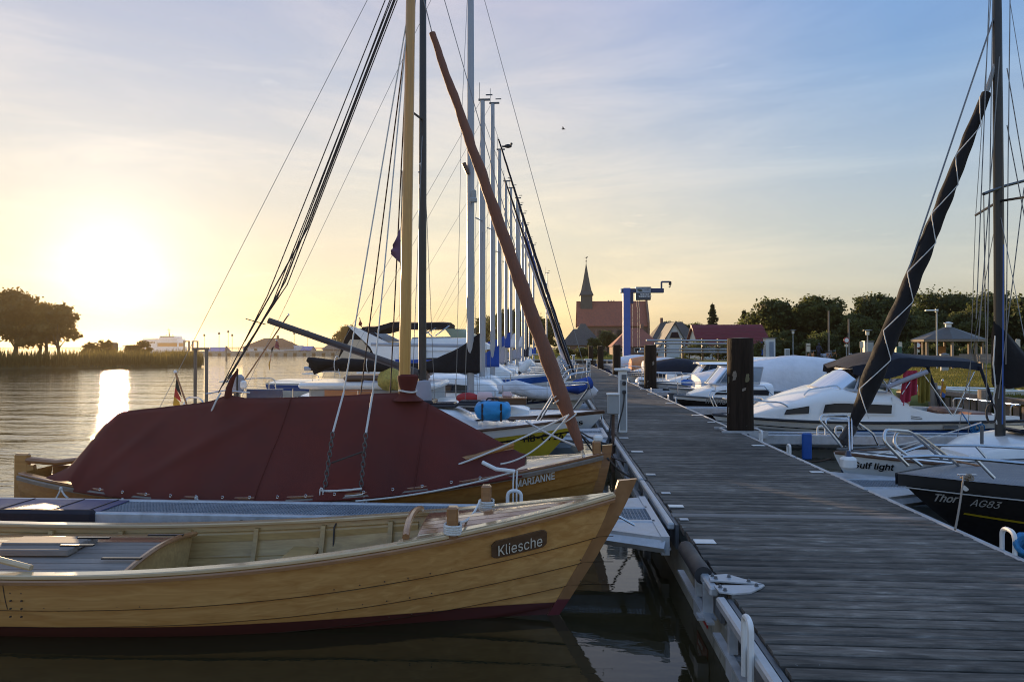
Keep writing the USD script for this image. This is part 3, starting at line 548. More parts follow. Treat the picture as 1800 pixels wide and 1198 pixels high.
# ================================================================== the jetty
DX0, DX1, DZ, PITCHB = 1.15, 3.50, .55, .1335
BOARD = usdkit.material(stage, '/World/Looks/jetty_boards', {
    'tc': ('texture_coordinate', {}), 'g': ('geometry', {}), 'map': ('mapping', {'scale': (1.6, 9, 9)}), 'n': ('noise_texture', {'scale': 2.2, 'detail': 6., 'roughness': .65, 'distortion': .3}),
    'r': ('rgb_ramp', {'ramp': [(.28, (.050, .043, .036)), (.46, (.102, .087, .071)), (.60, (.168, .146, .122)), (.76, (.34, .31, .27))]}),
    'oi': ('object_info', {}), 'rm': ('map_range', {'to_min': .60, 'to_max': 1.30}), 'h': ('hsv', {}),
    'dn': ('noise_texture', {'scale': 15., 'detail': 5., 'roughness': .75}), 'dr': ('map_range', {'from_min': .70, 'from_max': .76, 'to_min': 0., 'to_max': .55, 'clamp': True}), 'dm': ('mix_color', {'b': (.33, .34, .34)}),
    'pn': ('noise_texture', {'scale': .55, 'detail': 3.}), 'pr': ('map_range', {'from_min': .35, 'from_max': .68, 'to_min': .60, 'to_max': 1.25, 'clamp': True}), 'h2': ('hsv', {}),
    'wv': ('wave_texture', {'bands_direction': 'y', 'scale': 11., 'distortion': .6, 'detail': 1.}), 'ws': ('math', {'math_type': 'multiply', 'value2': .15}), 'ad': ('math', {'math_type': 'add'}),
    'b': ('bump', {'strength': 1., 'distance': .005}), 'p': ('principled_bsdf', {'roughness': .72, 'specular_ior_level': .35})},
    [('tc.object', 'map.vector'), ('map.vector', 'n.vector'), ('n.fac', 'r.fac'), ('oi.random', 'rm.value'), ('rm.result', 'h.value'), ('r.color', 'h.color'), ('g.position', 'dn.vector'), ('dn.fac', 'dr.value'), ('dr.result', 'dm.fac'),
     ('g.position', 'pn.vector'), ('pn.fac', 'pr.value'), ('pr.result', 'h2.value'), ('h.color', 'h2.color'), ('h2.color', 'dm.a'), ('tc.object', 'wv.vector'), ('wv.fac', 'ws.value1'), ('n.fac', 'ad.value1'), ('ws.value', 'ad.value2'), ('ad.value', 'b.height'), ('b.normal', 'p.normal'), ('dm.result', 'p.base_color')], surface='p.BSDF')
PALEB = wood('pale_new_board', (.17, .145, .125), (.26, .23, .205), .8, 0.)
def board(y, w, tilt, e0, e1, z=0):
    h = w / 2; c = .010; prof = [(-h, -.05), (h, -.05), (h, -c), (h - c, 0), (-h + c, 0), (-h, -c)]
    ca, sa = math.cos(tilt), math.sin(tilt); P = [[(x, y + a * ca - b * sa, z + a * sa + b * ca) for a, b in prof] for x in (e0, e1)]
    return loft(P)
jet = Thing('jetty', 'long grey timber jetty running away from the viewer between the moored boats', 'jetty', ((DX0 + DX1) / 2, 2.2, DZ)); hw = (DX1 - DX0) / 2
rj = np.random.default_rng(3); far = []; nb = int((QUAYY - .2 - 2.2) / PITCHB)
for i in range(nb):
    y = 2.2 + (i + .5) * PITCHB
    pale = abs(y - 6.72) < .07 or abs(y - 18.9) < .07
    m = board(y, PITCHB - rj.uniform(.024, .034), rj.normal(0, .012), DX0 + rj.normal(0, .006), DX1 + rj.normal(0, .006), DZ + rj.normal(0, .0015))
    if i < 298: jet.part('board', m, PALEB if pale else BOARD, smooth=False, world=True, label='paler, newer board' if pale else None)
    else: far.append(m)
jet.part('far_boards', cat(*far), BOARD, smooth=False, world=True, kind='stuff')
# concrete floats under the deck with gaps between them
for y0, y1 in ((1.0, 4.12), (4.38, 8.3), (8.45, 11.2), (11.4, 18.0), (18.4, 31), (31.4, 44), (44.4, 57), (57.4, 69.5)):
    jet.part('concrete_float', rbox(((DX0 + DX1) / 2, (y0 + y1) / 2, -.06), (DX1 - DX0 + .02, y1 - y0, .80), .05), CONC, world=True)
for y0, y1 in ((4.12, 4.38), (8.3, 8.45), (11.2, 11.4), (18, 18.4), (31, 31.4), (44, 44.4), (57, 57.4)):
    jet.part('joint_beam', box(((DX0 + DX1) / 2, (y0 + y1) / 2, .36), (DX1 - DX0 - .5, y1 - y0 + .4, .16)), BLK, smooth=False, world=True)
# left edge: steel channel, upper rail and lower lip, in lengths
def lengths(spans): return spans
for y0, y1 in ((1.2, 4.50), (4.66, 5.75), (6.35, 8.4), (8.5, 12.6), (13.6, 18), (18.2, 31), (31.2, 44), (44.2, 57), (57.2, 69.5)):
    jet.part('edge_rail', rbox((DX0 - .075, (y0 + y1) / 2, DZ - .035), (.062, y1 - y0, .062), .012), GALV, world=True)
    jet.part('edge_channel', box((DX0 - .02, (y0 + y1) / 2, DZ - .13), (.03, y1 - y0, .22)), GREYD, smooth=False, world=True)
    jet.part('edge_lip', box((DX0 - .10, (y0 + y1) / 2, DZ - .245), (.05, y1 - y0, .018)), GALV, smooth=False, world=True)
    yy = y0 + .5
    while yy < min(y1, 20) - .2:
        jet.part('bracket', cat(box((DX0 - .075, yy, DZ - .15), (.05, .05, .17)), box((DX0 - .06, yy, DZ - .32), (.08, .14, .15))), GALV, smooth=False, world=True); yy += 1.25
for y0, y1 in ((1.2, 7.9), (7.98, 10.2), (10.28, 13.0), (13.1, 18), (18.1, 31), (31.1, 44), (44.1, 57), (57.1, 69.5)):
    jet.part('edge_rail', rbox((DX1 + .035, (y0 + y1) / 2, DZ - .02), (.055, y1 - y0, .055), .012), GALV, world=True)
    jet.part('edge_channel', box((DX1 + .02, (y0 + y1) / 2, DZ - .14), (.03, y1 - y0, .2)), GREYD, smooth=False, world=True)
# rubber roller, hinge plates, small pads, cleats, notice
jet.part('rubber_roller', tube([(DX0 - .085, 4.95, DZ - .02), (DX0 - .085, 5.60, DZ - .02)], .064, 16), RUB, world=True)
jet.part('roller_bracket', cat(box((DX0 - .08, 4.84, DZ - .14), (.07, .02, .22)), box((DX0 - .10, 4.80, DZ - .25), (.12, .10, .015))), GALV, smooth=False, world=True)
def bolt(x, y, z): return move(revolve([(.016, 0), (.016, .003), (.011, .004), (.011, .016), (.005, .019)], 6), (x, y, z))
for k, (poly, bolts) in enumerate(((((1.04, 4.76), (1.06, 4.86), (1.30, 4.90), (1.62, 4.72), (1.66, 4.70)), ((1.10, 4.84), (1.12, 4.79), (1.30, 4.83), (1.50, 4.745))), (((1.05, 4.54), (1.04, 4.66), (1.66, 4.685), (1.60, 4.64), (1.42, 4.54), (1.2, 4.51)), ((1.10, 4.62), (1.13, 4.56), (1.55, 4.66))))):
    poly = [(1.07 + (x - 1.04) * .55, y) for x, y in poly]; bolts = [(1.07 + (x - 1.04) * .55, y) for x, y in bolts]
    q = jet.part('hinge_plate', prism(poly, 2, DZ + .003, DZ + .013), GALV, smooth=False, world=True)
    for b in bolts: jet.part('bolt', bolt(*b, DZ + .013), GREYD, q, world=True)
for x, y, w, d in ((1.24, 5.72, .17, .11), (1.21, 6.45, .08, .06), (1.23, 6.98, .15, .09), (1.22, 8.7, .12, .09), (1.28, 10.6, .18, .09), (1.24, 12.2, .16, .08), (1.23, 7.6, .1, .07), (3.34, 11.4, .20, .10), (3.38, 16.4, .22, .12), (3.37, 9.0, .16, .08), (3.38, 14.9, .16, .08), (3.36, 20, .24, .12), (3.37, 24, .24, .12)):
    jet.part('fixing_plate', rbox((x, y, DZ + .008), (w, d, .010), .004), GALV if w < .14 else PLAST, smooth=False, world=True)
def cleat(x, y, z, s=1.0):             # rounded mooring hoop
    return cat(tube(arc_path([(x - .02, y, z), (x - .02, y, z + .17 * s), (x + .06, y, z + .17 * s), (x + .06, y, z)], .06), .020 * s, 8), box((x + .02, y, z + .006), (.16 * s, .07, .012)))
def hoop(x, y, z, ax='y', w=.13, h=.17):
    d = np.array([1, 0, 0]) if ax == 'x' else np.array([0, 1, 0]); p = np.array([x, y, z])
    return cat(tube(arc_path([p - d * w / 2, p - d * w / 2 + [0, 0, h], p + d * w / 2 + [0, 0, h], p + d * w / 2], h * .42, 7), .018, 8))
jet.part('mooring_hoop', hoop(DX0 - .12, 3.72, DZ - .17, 'y', .12, .33), PLAST, world=True)
jet.part('mooring_hoop', hoop(3.56, 12.0, DZ - .02, 'y', .13, .19), PLAST, world=True)
jet.part('mooring_hoop', hoop(3.55, 5.58, DZ - .02, 'y', .15, .20), PLAST, world=True)
for y in (10.6, 21.5, 25.2, 29, 33): jet.part('mooring_hoop', hoop(3.56, y, DZ - .02, 'y', .12, .15), PLAST, world=True)
sg = single('notice', cat(box((DX0 - .016, 5.32, .16), (.008, .36, .16)), ), REDP, 'small red warning notice on the concrete side of the jetty under the rubber roller', 'sign', smooth=False)
def text(s, h, depth=.004, bold=True): return cat(meshkit.text_mesh(s, h, depth, bold))
def place(m, o, ux, uy):               # lay a text mesh on a plane
    v, f = m; ux, uy = np.asarray(ux, float), np.asarray(uy, float); ux /= np.linalg.norm(ux); uy /= np.linalg.norm(uy); n = np.cross(ux, uy)
    return np.asarray(o) + v[:, :1] * ux + v[:, 1:2] * uy + v[:, 2:3] * n, f
usdkit.mesh(stage, str(sg.GetPath()) + '/lettering', cat(place(text('FREILASSEN', .035), (DX0 - .021, 5.47, .185), (0, -1, 0), (0, 0, 1)), place(text('BOXEN', .035), (DX0 - .021, 5.44, .115), (0, -1, 0), (0, 0, 1))), PLAST)

# guide piles
pl = None
for i, (px, Y, zt, r) in enumerate(((1301, 13.4, 2.33, .245), (1143, 26.8, 2.26, .24), (1084, 40.2, 2.33, .235), (1055.5, 53.5, 2.3, .235), (1038.5, 64.5, 2.3, .235))):
    x = W(px, 611, Y)[0]; lb = ['thick dark tarred pile nearest the viewer, with pale scars', 'second dark guide pile, right behind the first one along the jetty', 'third dark guide pile along the right of the jetty, behind the cabinet', 'fourth dark guide pile near the blue crane', 'fifth and farthest dark guide pile at the shore end'][i]
    t = Thing('pile', lb, 'pile', (x, Y, 0), group='guide piles along the jetty'); n = 28; a = np.arange(n) / n * 2 * math.pi; secs = []
    for z in np.linspace(-2.5, zt, 44):
        rr = r * (1 + .03 * (meshkit.noise(np.stack([np.cos(a) * 4, np.sin(a) * 4, np.full(n, z * .7 + i * 9)], -1)) - .5) + .018 * (meshkit.noise(np.stack([a * 9, a * 0 + i, a * 0 + z * .4], -1)) - .5))
        if z > zt - .02: rr = rr * .96
        secs.append(np.stack([np.cos(a) * rr, np.sin(a) * rr, np.full(n, z)], -1))
    t.part('trunk', loft(secs), PILE)
    t.part('top', cat((np.vstack([secs[-1] * [.99, .99, 1] + [0, 0, .004], [[0, 0, zt + .02]]]), np.array([[k, (k + 1) % n, n] for k in range(n)]))), POSTW)
    def scar(ppx, ppy, w_, h_, m_):
        q = W(ppx, ppy, Y - r * .9); q = q - np.array([x, Y, 0]); a0 = math.asin(max(-.95, min(.95, q[0] / r))); rr_ = np.random.default_rng(int(ppx)); P = []
        for v in np.linspace(-1, 1, 6):
            jl, jr = rr_.uniform(.5, 1), rr_.uniform(.5, 1); P.append([(math.sin(a0 + u * w_ / r / 2) * (r + .007), -math.cos(a0 + u * w_ / r / 2) * (r + .007), q[2] + v * h_ / 2 + .02 * u * jl) for u in np.linspace(-jl, jr, 5)])
        t.part('scar', grid(P), m_, smooth=60)
    if i == 0:
        for s_ in ((1292, 660, .09, .17, PLANK), (1313, 664, .10, .15, mat('olive_stain', (.16, .14, .07), .9, var=.4, scale=14)), (1307, 684, .08, .05, PLANK), (1284, 722, .035, .12, PLANK), (1283, 668, .05, .12, MATS['olive_stain'])): scar(*s_)
    if i == 1:
        for s_ in ((1148, 638, .09, .14, PLANK), (1139, 670, .05, .05, PLANK)): scar(*s_)
    if i < 3:
        t.part('guide_frame', cat(box((0, -r - .06, DZ - .03), (.85, .06, .13)), box((r + .10, 0, DZ - .03), (.06, .6, .13)), box((0, r + .06, DZ - .03), (.85, .06, .13)), box((-r - .08, 0, DZ - .03), (.05, .6, .13))), GALV, smooth=False)
        for s in (-.12, .05): t.part('bolt', move(rotx(revolve([(.022, 0), (.022, .02), (.01, .024)], 8), math.pi / 2), (s, -r - .09, DZ - .03)), RUB)

# service cabinets
def cabinet(x, y, h, label):
    t = Thing('service_cabinet', label, 'power cabinet', (x, y, DZ), group='service cabinets on the jetty')
    t.part('column', rbox((0, 0, h / 2), (.16, .16, h), .02), PLAST); t.part('cover', cat(rbox((-.005, 0, h + .02), (.30, .24, .045), .015)), PLAST)
    t.part('front_panel', rbox((.0, -.085, h * .45), (.11, .012, h * .8), .004), GREYP); s = t.part('socket', rbox((.02, -.105, h * .80), (.07, .05, .07), .015), RUB)
    t.part('socket', rbox((.02, -.105, h * .66), (.07, .05, .07), .015), RUB); t.part('label_plate', box((.02, -.094, h * .9), (.09, .006, .09)), GREYD, smooth=False)
    t.part('cable', tube(arc_path([(.02, -.13, h * .64), (.01, -.15, h * .5), (-.02, -.15, h * .36), (-.09, -.16, h * .15), (-.10, -.12, 0.03)], .1), .014, 6), RUB); return t
cabinet(1.30, 13.0, 1.17, 'white service cabinet with black sockets on the left edge of the jetty, nearest one')
cabinet(1.34, 26.6, 1.12, 'second white service cabinet far down the left edge of the jetty')
cabinet(1.34, 46, 1.1, 'third white service cabinet small in the distance on the jetty')
mb = Thing('meter_box', 'small grey meter box on a rusty post beside the white cabinet', 'meter box', (1.03, 11.95, 0)); mb.part('post', tube([(0, 0, 0), (0, 0, 1.02)], .03, 8), mat('rusty_steel', (.10, .055, .035), .8, var=.4, scale=8)); mb.part('box', rbox((.0, -.02, 1.17), (.20, .16, .34), .02), GREYP); mb.part('lid', rbox((0, -.02, 1.35), (.23, .19, .03), .01), PLAST)

# finger piers
def finger(name_label, x0, x1, Y0, Y1, z, side, wide=None, blue=None, hoops=(), bays=True):
    # side -1: leaves the jetty to the left
    t = Thing('finger_pier', name_label, 'finger pier', ((x0 + x1) / 2, (Y0 + Y1) / 2, z)); ym = (Y0 + Y1) / 2
    for y in (Y0, Y1): t.part('side_beam', rbox(((x0 + x1) / 2, y, z - .08), (abs(x1 - x0), .07, .18), .012), GALV, world=True)
    bars = [box(((x0 + x1) / 2, y, z - .012), (abs(x1 - x0), .006, .022)) for y in np.arange(Y0 + .07, Y1 - .05, .055)]
    xa, xb = min(x0, x1), max(x0, x1)
    cross = [box((x, ym, z - .012), (.005, Y1 - Y0 - .08, .022)) for x in np.arange(xa + .05, xb, .034 if Y0 < 10 else .09)]
    t.part('grating', cat(*bars, *cross), GRATE, smooth=False, kind='stuff', world=True)
    for x in np.arange(xa + .3, xb, 1.0): t.part('cross_bar', box((x, ym, z - .05), (.05, Y1 - Y0 - .07, .06)), GREYD, smooth=False, world=True)
    t.part('float', rbox((xa + .5 if side < 0 else xb - .5, ym, -.02), (.9, Y1 - Y0 - .1, .5), .05), GREYD, world=True)
    if wide:
        xw, yl, yh = wide; xe = x1
        t.part('gusset_plate', prism([(xw, Y0 - .045), (xe, yl), (xe, Y0 - .045)] if side < 0 else [(xe, yl), (xw, Y0 - .045), (xe, Y0 - .045)], 2, z - .03, z + .001), GALV, smooth=False, world=True)
        t.part('gusset_beam', tube([(xw, Y0 - .03, z - .08), (xe, yl, z - .08)], .055, 4), GALV, smooth=False, world=True)
        t.part('gusset_plate', prism([(xw, Y1 + .045), (xe, Y1 + .045), (xe, yh)] if side < 0 else [(xe, Y1 + .045), (xw, Y1 + .045), (xe, yh)], 2, z - .03, z + .001), GALV, smooth=False, world=True)
        t.part('end_beam', box((xe, (yl + yh) / 2, z - .07), (.07, yh - yl, .16)), GALV, smooth=False, world=True)
        t.part('pivot', cat(tube([(xe, ym - .3, z - .1), (xe + .12 * -side * 1, ym - .3, z - .1)], .05, 10)), RUB, world=True)
    for x, y in hoops: t.part('mooring_hoop', hoop(x, y, z, 'x', .14, .17), PLAST, world=True)
    return t
f1 = finger('galvanised finger pier between the pale wooden boat and the boat under the burgundy cover', -6.6, .96, 6.50, 7.05, .52, -1, (-.1, 5.95, 7.55), hoops=((-.40, 6.98),))
f1.part('fender_padding', rbox((-5.55, 6.47, .47), (2.1, .10, .17), .03), NAVYC, world=True, label='dark blue padding wrapped round the beam')
f1.part('blue_panel', rbox((-5.5, 6.78, .527), (2.0, .47, .012), .004), mat('blue_mesh_panel', (.045, .055, .14), .45, var=.2, bump=.004, bscale=70), world=True)
for x in (-6.1, -5.55, -5.0, -4.62): f1.part('panel_joint', box((x, 6.78, .537), (.012, .47, .006)), RUB, smooth=False, world=True)
f1.part('round_fitting', move(rotx(revolve([(.035, 0), (.035, .008), (.012, .009), (.012, .004)], 14), math.pi / 2), (-3.02, 6.465, .45)), RUB, world=True)
finger('galvanised finger pier between the yellow boat and the white boat behind it', -6.4, .96, 13.05, 13.55, .52, -1, (-.1, 12.5, 14.0))
finger('finger pier on the right between the black boat and the white day sailer', 10.0, 3.60, 8.30, 8.85, .50, 1, (4.6, 7.75, 9.4), hoops=())
f2 = finger('finger pier on the right beside the white cabin cruiser', 9.6, 3.60, 13.2, 13.7, .50, 1, None, hoops=((5.05, 13.25), (5.38, 13.25)))
f2.part('blue_fender_strip', rbox((4.75, 13.16, .30), (.18, .06, .5), .02), BLUEP, world=True)
finger('finger pier on the right beside the black hulled cabin boat', 9.6, 3.60, 18.9, 19.4, .50, 1, None, hoops=((5.4, 18.95), (5.7, 18.95)))
for k, Y in enumerate((19.6, 26.0, 32.4, 38.8, 45.2)):
    if k < 3: finger(['finger pier in front of the third row of left hand yachts', 'finger pier by the second service cabinet, left side', 'left finger pier beyond the second cabinet'][k], -6.0, .96, Y, Y + .5, .5, -1)
for k, Y in enumerate((26.0, 32.0, 38.5)): finger(['finger pier on the right just before the second pile', 'right finger pier before the inflatable dinghy', 'right finger pier beside the third pile'][k], 9.0, 3.60, Y, Y + .5, .5, 1)

# palisade along the bank on the right
pal = Thing('palisade', 'weathered timber palisade holding the bank at the right edge of the basin', 'palisade', (BANKX - .15, 40, 0))
for i, y in enumerate(np.arange(13.2, 68, 2.25)):
    pal.part('post', wobble(tube([(BANKX - .32, y, -1.5), (BANKX - .32, y, .4), (BANKX - .32, y, 1.16 + R.normal(0, .04))], .115, 9), .008, 5, i), POSTW, world=True)
    y2 = min(y + 2.25, 69)
    pal.part('rail', rbox((BANKX - .16, (y + y2) / 2, .90), (.16, y2 - y - .02, .14), .02), POSTW, world=True); pal.part('rail', rbox((BANKX - .20, (y + y2) / 2, .38), (.12, y2 - y - .02, .16), .02), POSTW, world=True)
    if y < 40:
        for q in range(7):
            yy = y + .2 + q * .3; pal.part('plank', rbox((BANKX - .07, yy, .22), (.05, .2, 1.15 + R.uniform(-.06, .06)), .01), POSTW, smooth=False, world=True)
qs = Thing('quay_wall', 'dark quay wall across the head of the basin below the crane', 'quay', (5, QUAYY - .1, 0)); qs.part('sheet_piling', box((1, QUAYY - .15, .1), (20.5, .2, 1.5)), mat('dark_sheet_piling', (.05, .045, .04), .8, var=.3, scale=1.5), smooth=False, world=True); qs.part('coping', rbox((1, QUAYY - .12, .90), (20.6, .5, .14), .03), CONC, world=True)
for x in np.arange(-9, 11, .8): qs.part('rib', box((x, QUAYY - .3, .1), (.3, .12, 1.4)), MATS['dark_sheet_piling'], smooth=False, world=True)
# grass tufts along the bank
rg = np.random.default_rng(5); n = 42000; gp = np.c_[BANKX + .1 + rg.random(n) ** 1.5 * 16, rg.uniform(13, 46, n), np.full(n, LZ)]
single('grass', blades(gp, .085, .022, .45, rg), leaf('grass_blades', (.20, .19, .045), .4), label='short dry grass growing on the bank above the palisade', cat_='grass', kind='stuff', smooth=False)

# ------------------------------------------------------------------ crane at the head of the jetty
BLUEC2 = mat('crane_blue', (.035, .10, .36), .4, var=.12, scale=2., dirt=((.02, .05, .18), 2, .6, .4))
CYY = 66.5 + 5
cp = W(1101.5, 611, CYY); cr = Thing('crane', 'tall blue boat crane with a sign box on its arm', 'crane', (cp[0], CYY, LZ)); K = CYY / FPX
def cz(py): return pyz(py, CYY) - LZ
def cxx(px): return W(px, 611, CYY)[0] - cp[0]
cr.part('column', rbox((0, 0, cz(507) / 2), (12.5 * K, .7, cz(507)), .05), BLUEC2); cr.part('base_plate', rbox((0, 0, .1), (1.3, 1.3, .2), .03), GREYD)
cr.part('arm', rbox(((cxx(1093) + cxx(1166)) / 2, 0, (cz(508) + cz(515.5)) / 2), (73 * K, .5, 7.5 * K), .04), mat('crane_dark_blue', (.02, .035, .10), .45))
cr.part('hoist_arm', rbox((cxx(1111), 0, (cz(514) + cz(534)) / 2), (4.5 * K, .4, 20 * K), .03), MATS['crane_dark_blue']); cr.part('flood_light', rbox((cxx(1091.5), -.1, cz(512)), (3 * K, .4, 8 * K), .04), PLAST)
cr.part('jib', tube(arc_path([(cxx(1163), 0, cz(509)), (cxx(1163), 0, cz(496.5)), (cxx(1178), 0, cz(496.5))], .1), .09, 4), MATS['crane_dark_blue'], smooth=False)
cr.part('hook_block', cat(rbox((cxx(1178), 0, cz(499)), (.28, .25, .4), .06), tube(arc_path([(cxx(1178), 0, cz(502)), (cxx(1178.5), 0, cz(505)), (cxx(1177), 0, cz(506)), (cxx(1176), 0, cz(505))], .08), .05, 6)), RUB)
sb = cr.part('sign_box', box(((cxx(1117.5) + cxx(1143)) / 2, -.05, (cz(505.5) + cz(528)) / 2), (25.5 * K, .75, 22.5 * K)), mat('sign_dark', (.035, .045, .06), .5), smooth=False)
cr.part('sign_panel', box(((cxx(1117.5) + cxx(1143)) / 2, -.44, (cz(505.5) + cz(516)) / 2), (25.5 * K, .03, 10.5 * K)), mat('sign_grey', (.26, .30, .36), .5), sb, smooth=False)
lg = trimesh.creation.icosphere(2, 1.0); lg.apply_scale((4.6 * K, .02, 2.2 * K)); cr.part('emblem', move(roty(cat(lg), .25), (cxx(1124), -.46, cz(511.5))), mat('sign_olive', (.05, .06, .05), .6), sb)
TXT = mat('sign_white', (.7, .72, .74), .5, var=.02)
cr.part('lettering', cat(place(text('SERVICE', .16), (cxx(1124.5), -.43, cz(519.8)), (1, 0, 0), (0, 0, 1)), place(text('WERKSTATT', .16), (cxx(1122.0), -.43, cz(523.6)), (1, 0, 0), (0, 0, 1))), TXT, sb, smooth=False)
cr.part('lettering', cat(place(text('BOOTSSERVICE', .10, bold=False), (cxx(1127.5), -.46, cz(508.6)), (1, 0, 0), (0, 0, 1)), place(text('HAFEN', .10, bold=False), (cxx(1131.5), -.46, cz(511.6)), (1, 0, 0), (0, 0, 1))), MATS['sign_dark'], sb, smooth=False)
for i, px in enumerate((1112, 1120, 1123.5)): cr.part('hoist_cable', seg((cxx(px), 0, cz(534 if i == 0 else 528)), (cxx(px + (0 if i == 0 else 1.5)), 0, cz(610)), .025, 5), WIRE)

# masts laid on a storage rack
rk = Thing('mast_rack', 'steel rack with stored yacht masts lying across it by the quay', 'mast rack', (*W(1210, 611, 62)[:2], LZ)); RKX = W(1210, 611, 62)[0]
rkY = 71.5
for px in (1170, 1200, 1235, 1262): rk.part('upright', box((W(px, 611, rkY)[0], rkY, LZ + (pyz(595, rkY) - LZ) / 2), (.16, .16, pyz(595, rkY) - LZ)), BROWN, smooth=False, world=True)
for i, (py, a, b) in enumerate(((598, 1135, 1285), (603.5, 1150, 1290), (613, 1125, 1285), (618, 1120, 1288))): rk.part('stored_mast', tube([(W(a, 611, rkY)[0], rkY - .3 + .1 * i, pyz(py, rkY)), (W(b, 611, rkY)[0], rkY - .3 + .1 * i, pyz(py + .6, rkY))], .10, 8), ALU, world=True)
for i, px in enumerate((1170, 1200, 1235, 1262)): rk.part('bracket', box((W(px + 1, 611, rkY)[0], rkY - .25, pyz(608, rkY)), (.35, .6, .08)), GREYD, smooth=False, world=True)

# ------------------------------------------------------------------ things on the lawn
pv = Thing('pavilion', 'open timber pavilion with dark hipped roof and a white vent on top', 'pavilion', at(1667, 46)); PVY = 46.; K = PVY / FPX
ex, ez, az = 56 * K, pyz(597, PVY) - LZ, pyz(576, PVY) - LZ
P = [[(math.cos(a) * r * ex, math.sin(a) * r * ex, z) for a in np.arange(8) / 8 * 6.283 + .39] for r, z in ((1.0, ez), (.5, (ez + az) / 2 + .05), (.10, az))]
pv.part('roof', loft(P), SLATE, smooth=False); pv.part('fascia', loft([[(math.cos(a) * ex * .985, math.sin(a) * ex * .985, z) for a in np.arange(8) / 8 * 6.283 + .39] for z in (ez - .14, ez - .004)]), PLANK, smooth=False)
pv.part('vent', move(cat(revolve([(.18, 0), (.18, .24)], 12), move(revolve([(.27, 0), (.27, .06), (.05, .12)], 12), (0, 0, .25))), (0, 0, az - .03)), PLAST)
for k in range(8): a = k / 8 * 6.283 + .39; pv.part('post', box((math.cos(a) * ex * .86, math.sin(a) * ex * .86, ez / 2), (.13, .13, ez)), POSTW, smooth=False)
for k in (0, 1, 2, 5): a = k / 8 * 6.283 + .78; pv.part('railing', rotz(box((ex * .78, 0, .55), (.06, ex * .6, .5)), a), PLANK, smooth=False)
pv.part('notice_board', box((-.3, .3, 1.15), (.55, .06, .5)), mat('orange_board', (.40, .20, .07), .7), smooth=False); pv.part('table', cat(box((.2, -.2, .7), (1.6, .7, .06)), box((.2, -.2, .35), (.15, .4, .7))), PLANK, smooth=False)
def lamp(label, px, Y, pyt, style):
    t = Thing('street_lamp', label, 'street lamp', at(px, Y)); h = pyz(pyt, Y) - LZ
    t.part('pole', tube([(0, 0, 0), (0, 0, h)], [.06, .045], 8), GREYP)
    if style == 'arm': t.part('head', cat(rbox((-.32, 0, h + .05), (.75, .22, .10), .04)), PLAST); t.part('bracket', box((0, 0, h + .05), (.16, .12, .16)), GREYP, smooth=False)
    else: t.part('lantern', move(revolve([(.05, 0), (.13, .05), (.16, .38), (.05, .40)], 12), (0, 0, h - .1)), PLAST); t.part('cap', move(revolve([(.36, 0), (.36, .04), (.06, .10)], 14), (0, 0, h + .30)), GREYD)
lamp('tall street lamp with a flat pale head left of the pavilion roof', 1647, 44, 549, 'arm'); lamp('street lamp with flat round cap right of the grey box, behind the lawn', 1525, 58, 588, 'cap'); lamp('old street lamp with round cap near the white utility box, left of the lawn', 1394, 80, 586, 'cap')
for i, (px, pyt, Y) in enumerate(((1457, 548, 74), (1492, 562, 74), )):
    single('telegraph_pole', tube([(*at(px, Y)[:2], LZ - .3), (*at(px, Y)[:2], pyz(pyt, Y))], [.12, .09], 8), POSTW, ['weathered wooden pole in front of the trees, left and taller one', 'weathered wooden pole in front of the trees, right and shorter one'][i], 'pole')
SIGNC = mat('sign_cream', (.55, .48, .38), .6)
def signpost(label, px, Y, pyt, kind, w=.5):
    t = Thing('sign', label, 'sign', at(px, Y)); h = pyz(pyt, Y) - LZ
    if kind == 'round': t.part('post', seg((0, .03, 0), (0, .03, h), .04, 6), GREYP); t.part('disc', move(rotx(revolve([(.27, 0), (.27, .03)], 18), math.pi / 2), (0, 0, h - .28)), REDP); t.part('disc_face', move(rotx(revolve([(.20, 0), (.20, .04)], 18), math.pi / 2), (0, -.01, h - .28)), PLAST); t.part('plate', box((0, 0, h - .78), (.3, .03, .22)), SIGNC, smooth=False)
    elif kind == 'board':
        for s in (-w / 2, w / 2): t.part('post', box((s, 0, h / 2), (.08, .08, h)), PLANK, smooth=False)
        t.part('panel', box((0, -.05, h - .45), (w, .04, .85)), SIGNC, smooth=False); t.part('stripe', box((0, -.075, h - .25), (w * .9, .02, .06)), BLK, smooth=False)
    else: t.part('post', box((0, 0, h / 2), (.09, .09, h)), PLANK, smooth=False); t.part('plate', rbox((0, -.06, h - .3), (.3, .05, .55), .02), SIGNC)
signpost('wooden information board on two posts at the left end of the lawn', 1420.5, 70, 603, 'board', .38); signpost('round traffic sign on a post, red rimmed, between the two wooden poles', 1488, 66, 593, 'round'); signpost('cream plate on a post left of the grey box', 1514, 60, 600, 'plate'); signpost('small sign plate in front of the black mast at the right', 1788, 46, 596, 'plate'); signpost('round sign left of the pavilion post', 1613, 60, 601, 'round'); signpost('white signpost plate beside the green pump', 1582, 60, 601, 'plate')
sh = Thing('box_cabinet', 'tall grey electric cabinet beside the cream plate on the lawn', 'cabinet', at(1526, 62)); hh = pyz(600, 62) - LZ; sh.part('body', box((0, 0, hh / 2), (.75, .5, hh)), GREYD, smooth=False); sh.part('door', box((0, -.26, hh / 2), (.66, .03, hh * .9)), GREYP, smooth=False); sh.part('roof', box((0, 0, hh + .03), (.85, .6, .06)), GREYD, smooth=False)
lbx = Thing('cabinet', 'small white utility box near the end of the maroon roofed house', 'cabinet', at(1383.5, 78)); lbx.part('body', rbox((0, 0, .65), (.5, .4, 1.1), .03), PLAST); lbx.part('plinth', box((0, 0, .06), (.45, .35, .12)), CONC, smooth=False); lbx.part('door', box((0, -.21, .68), (.4, .02, .9)), GREYP, smooth=False)
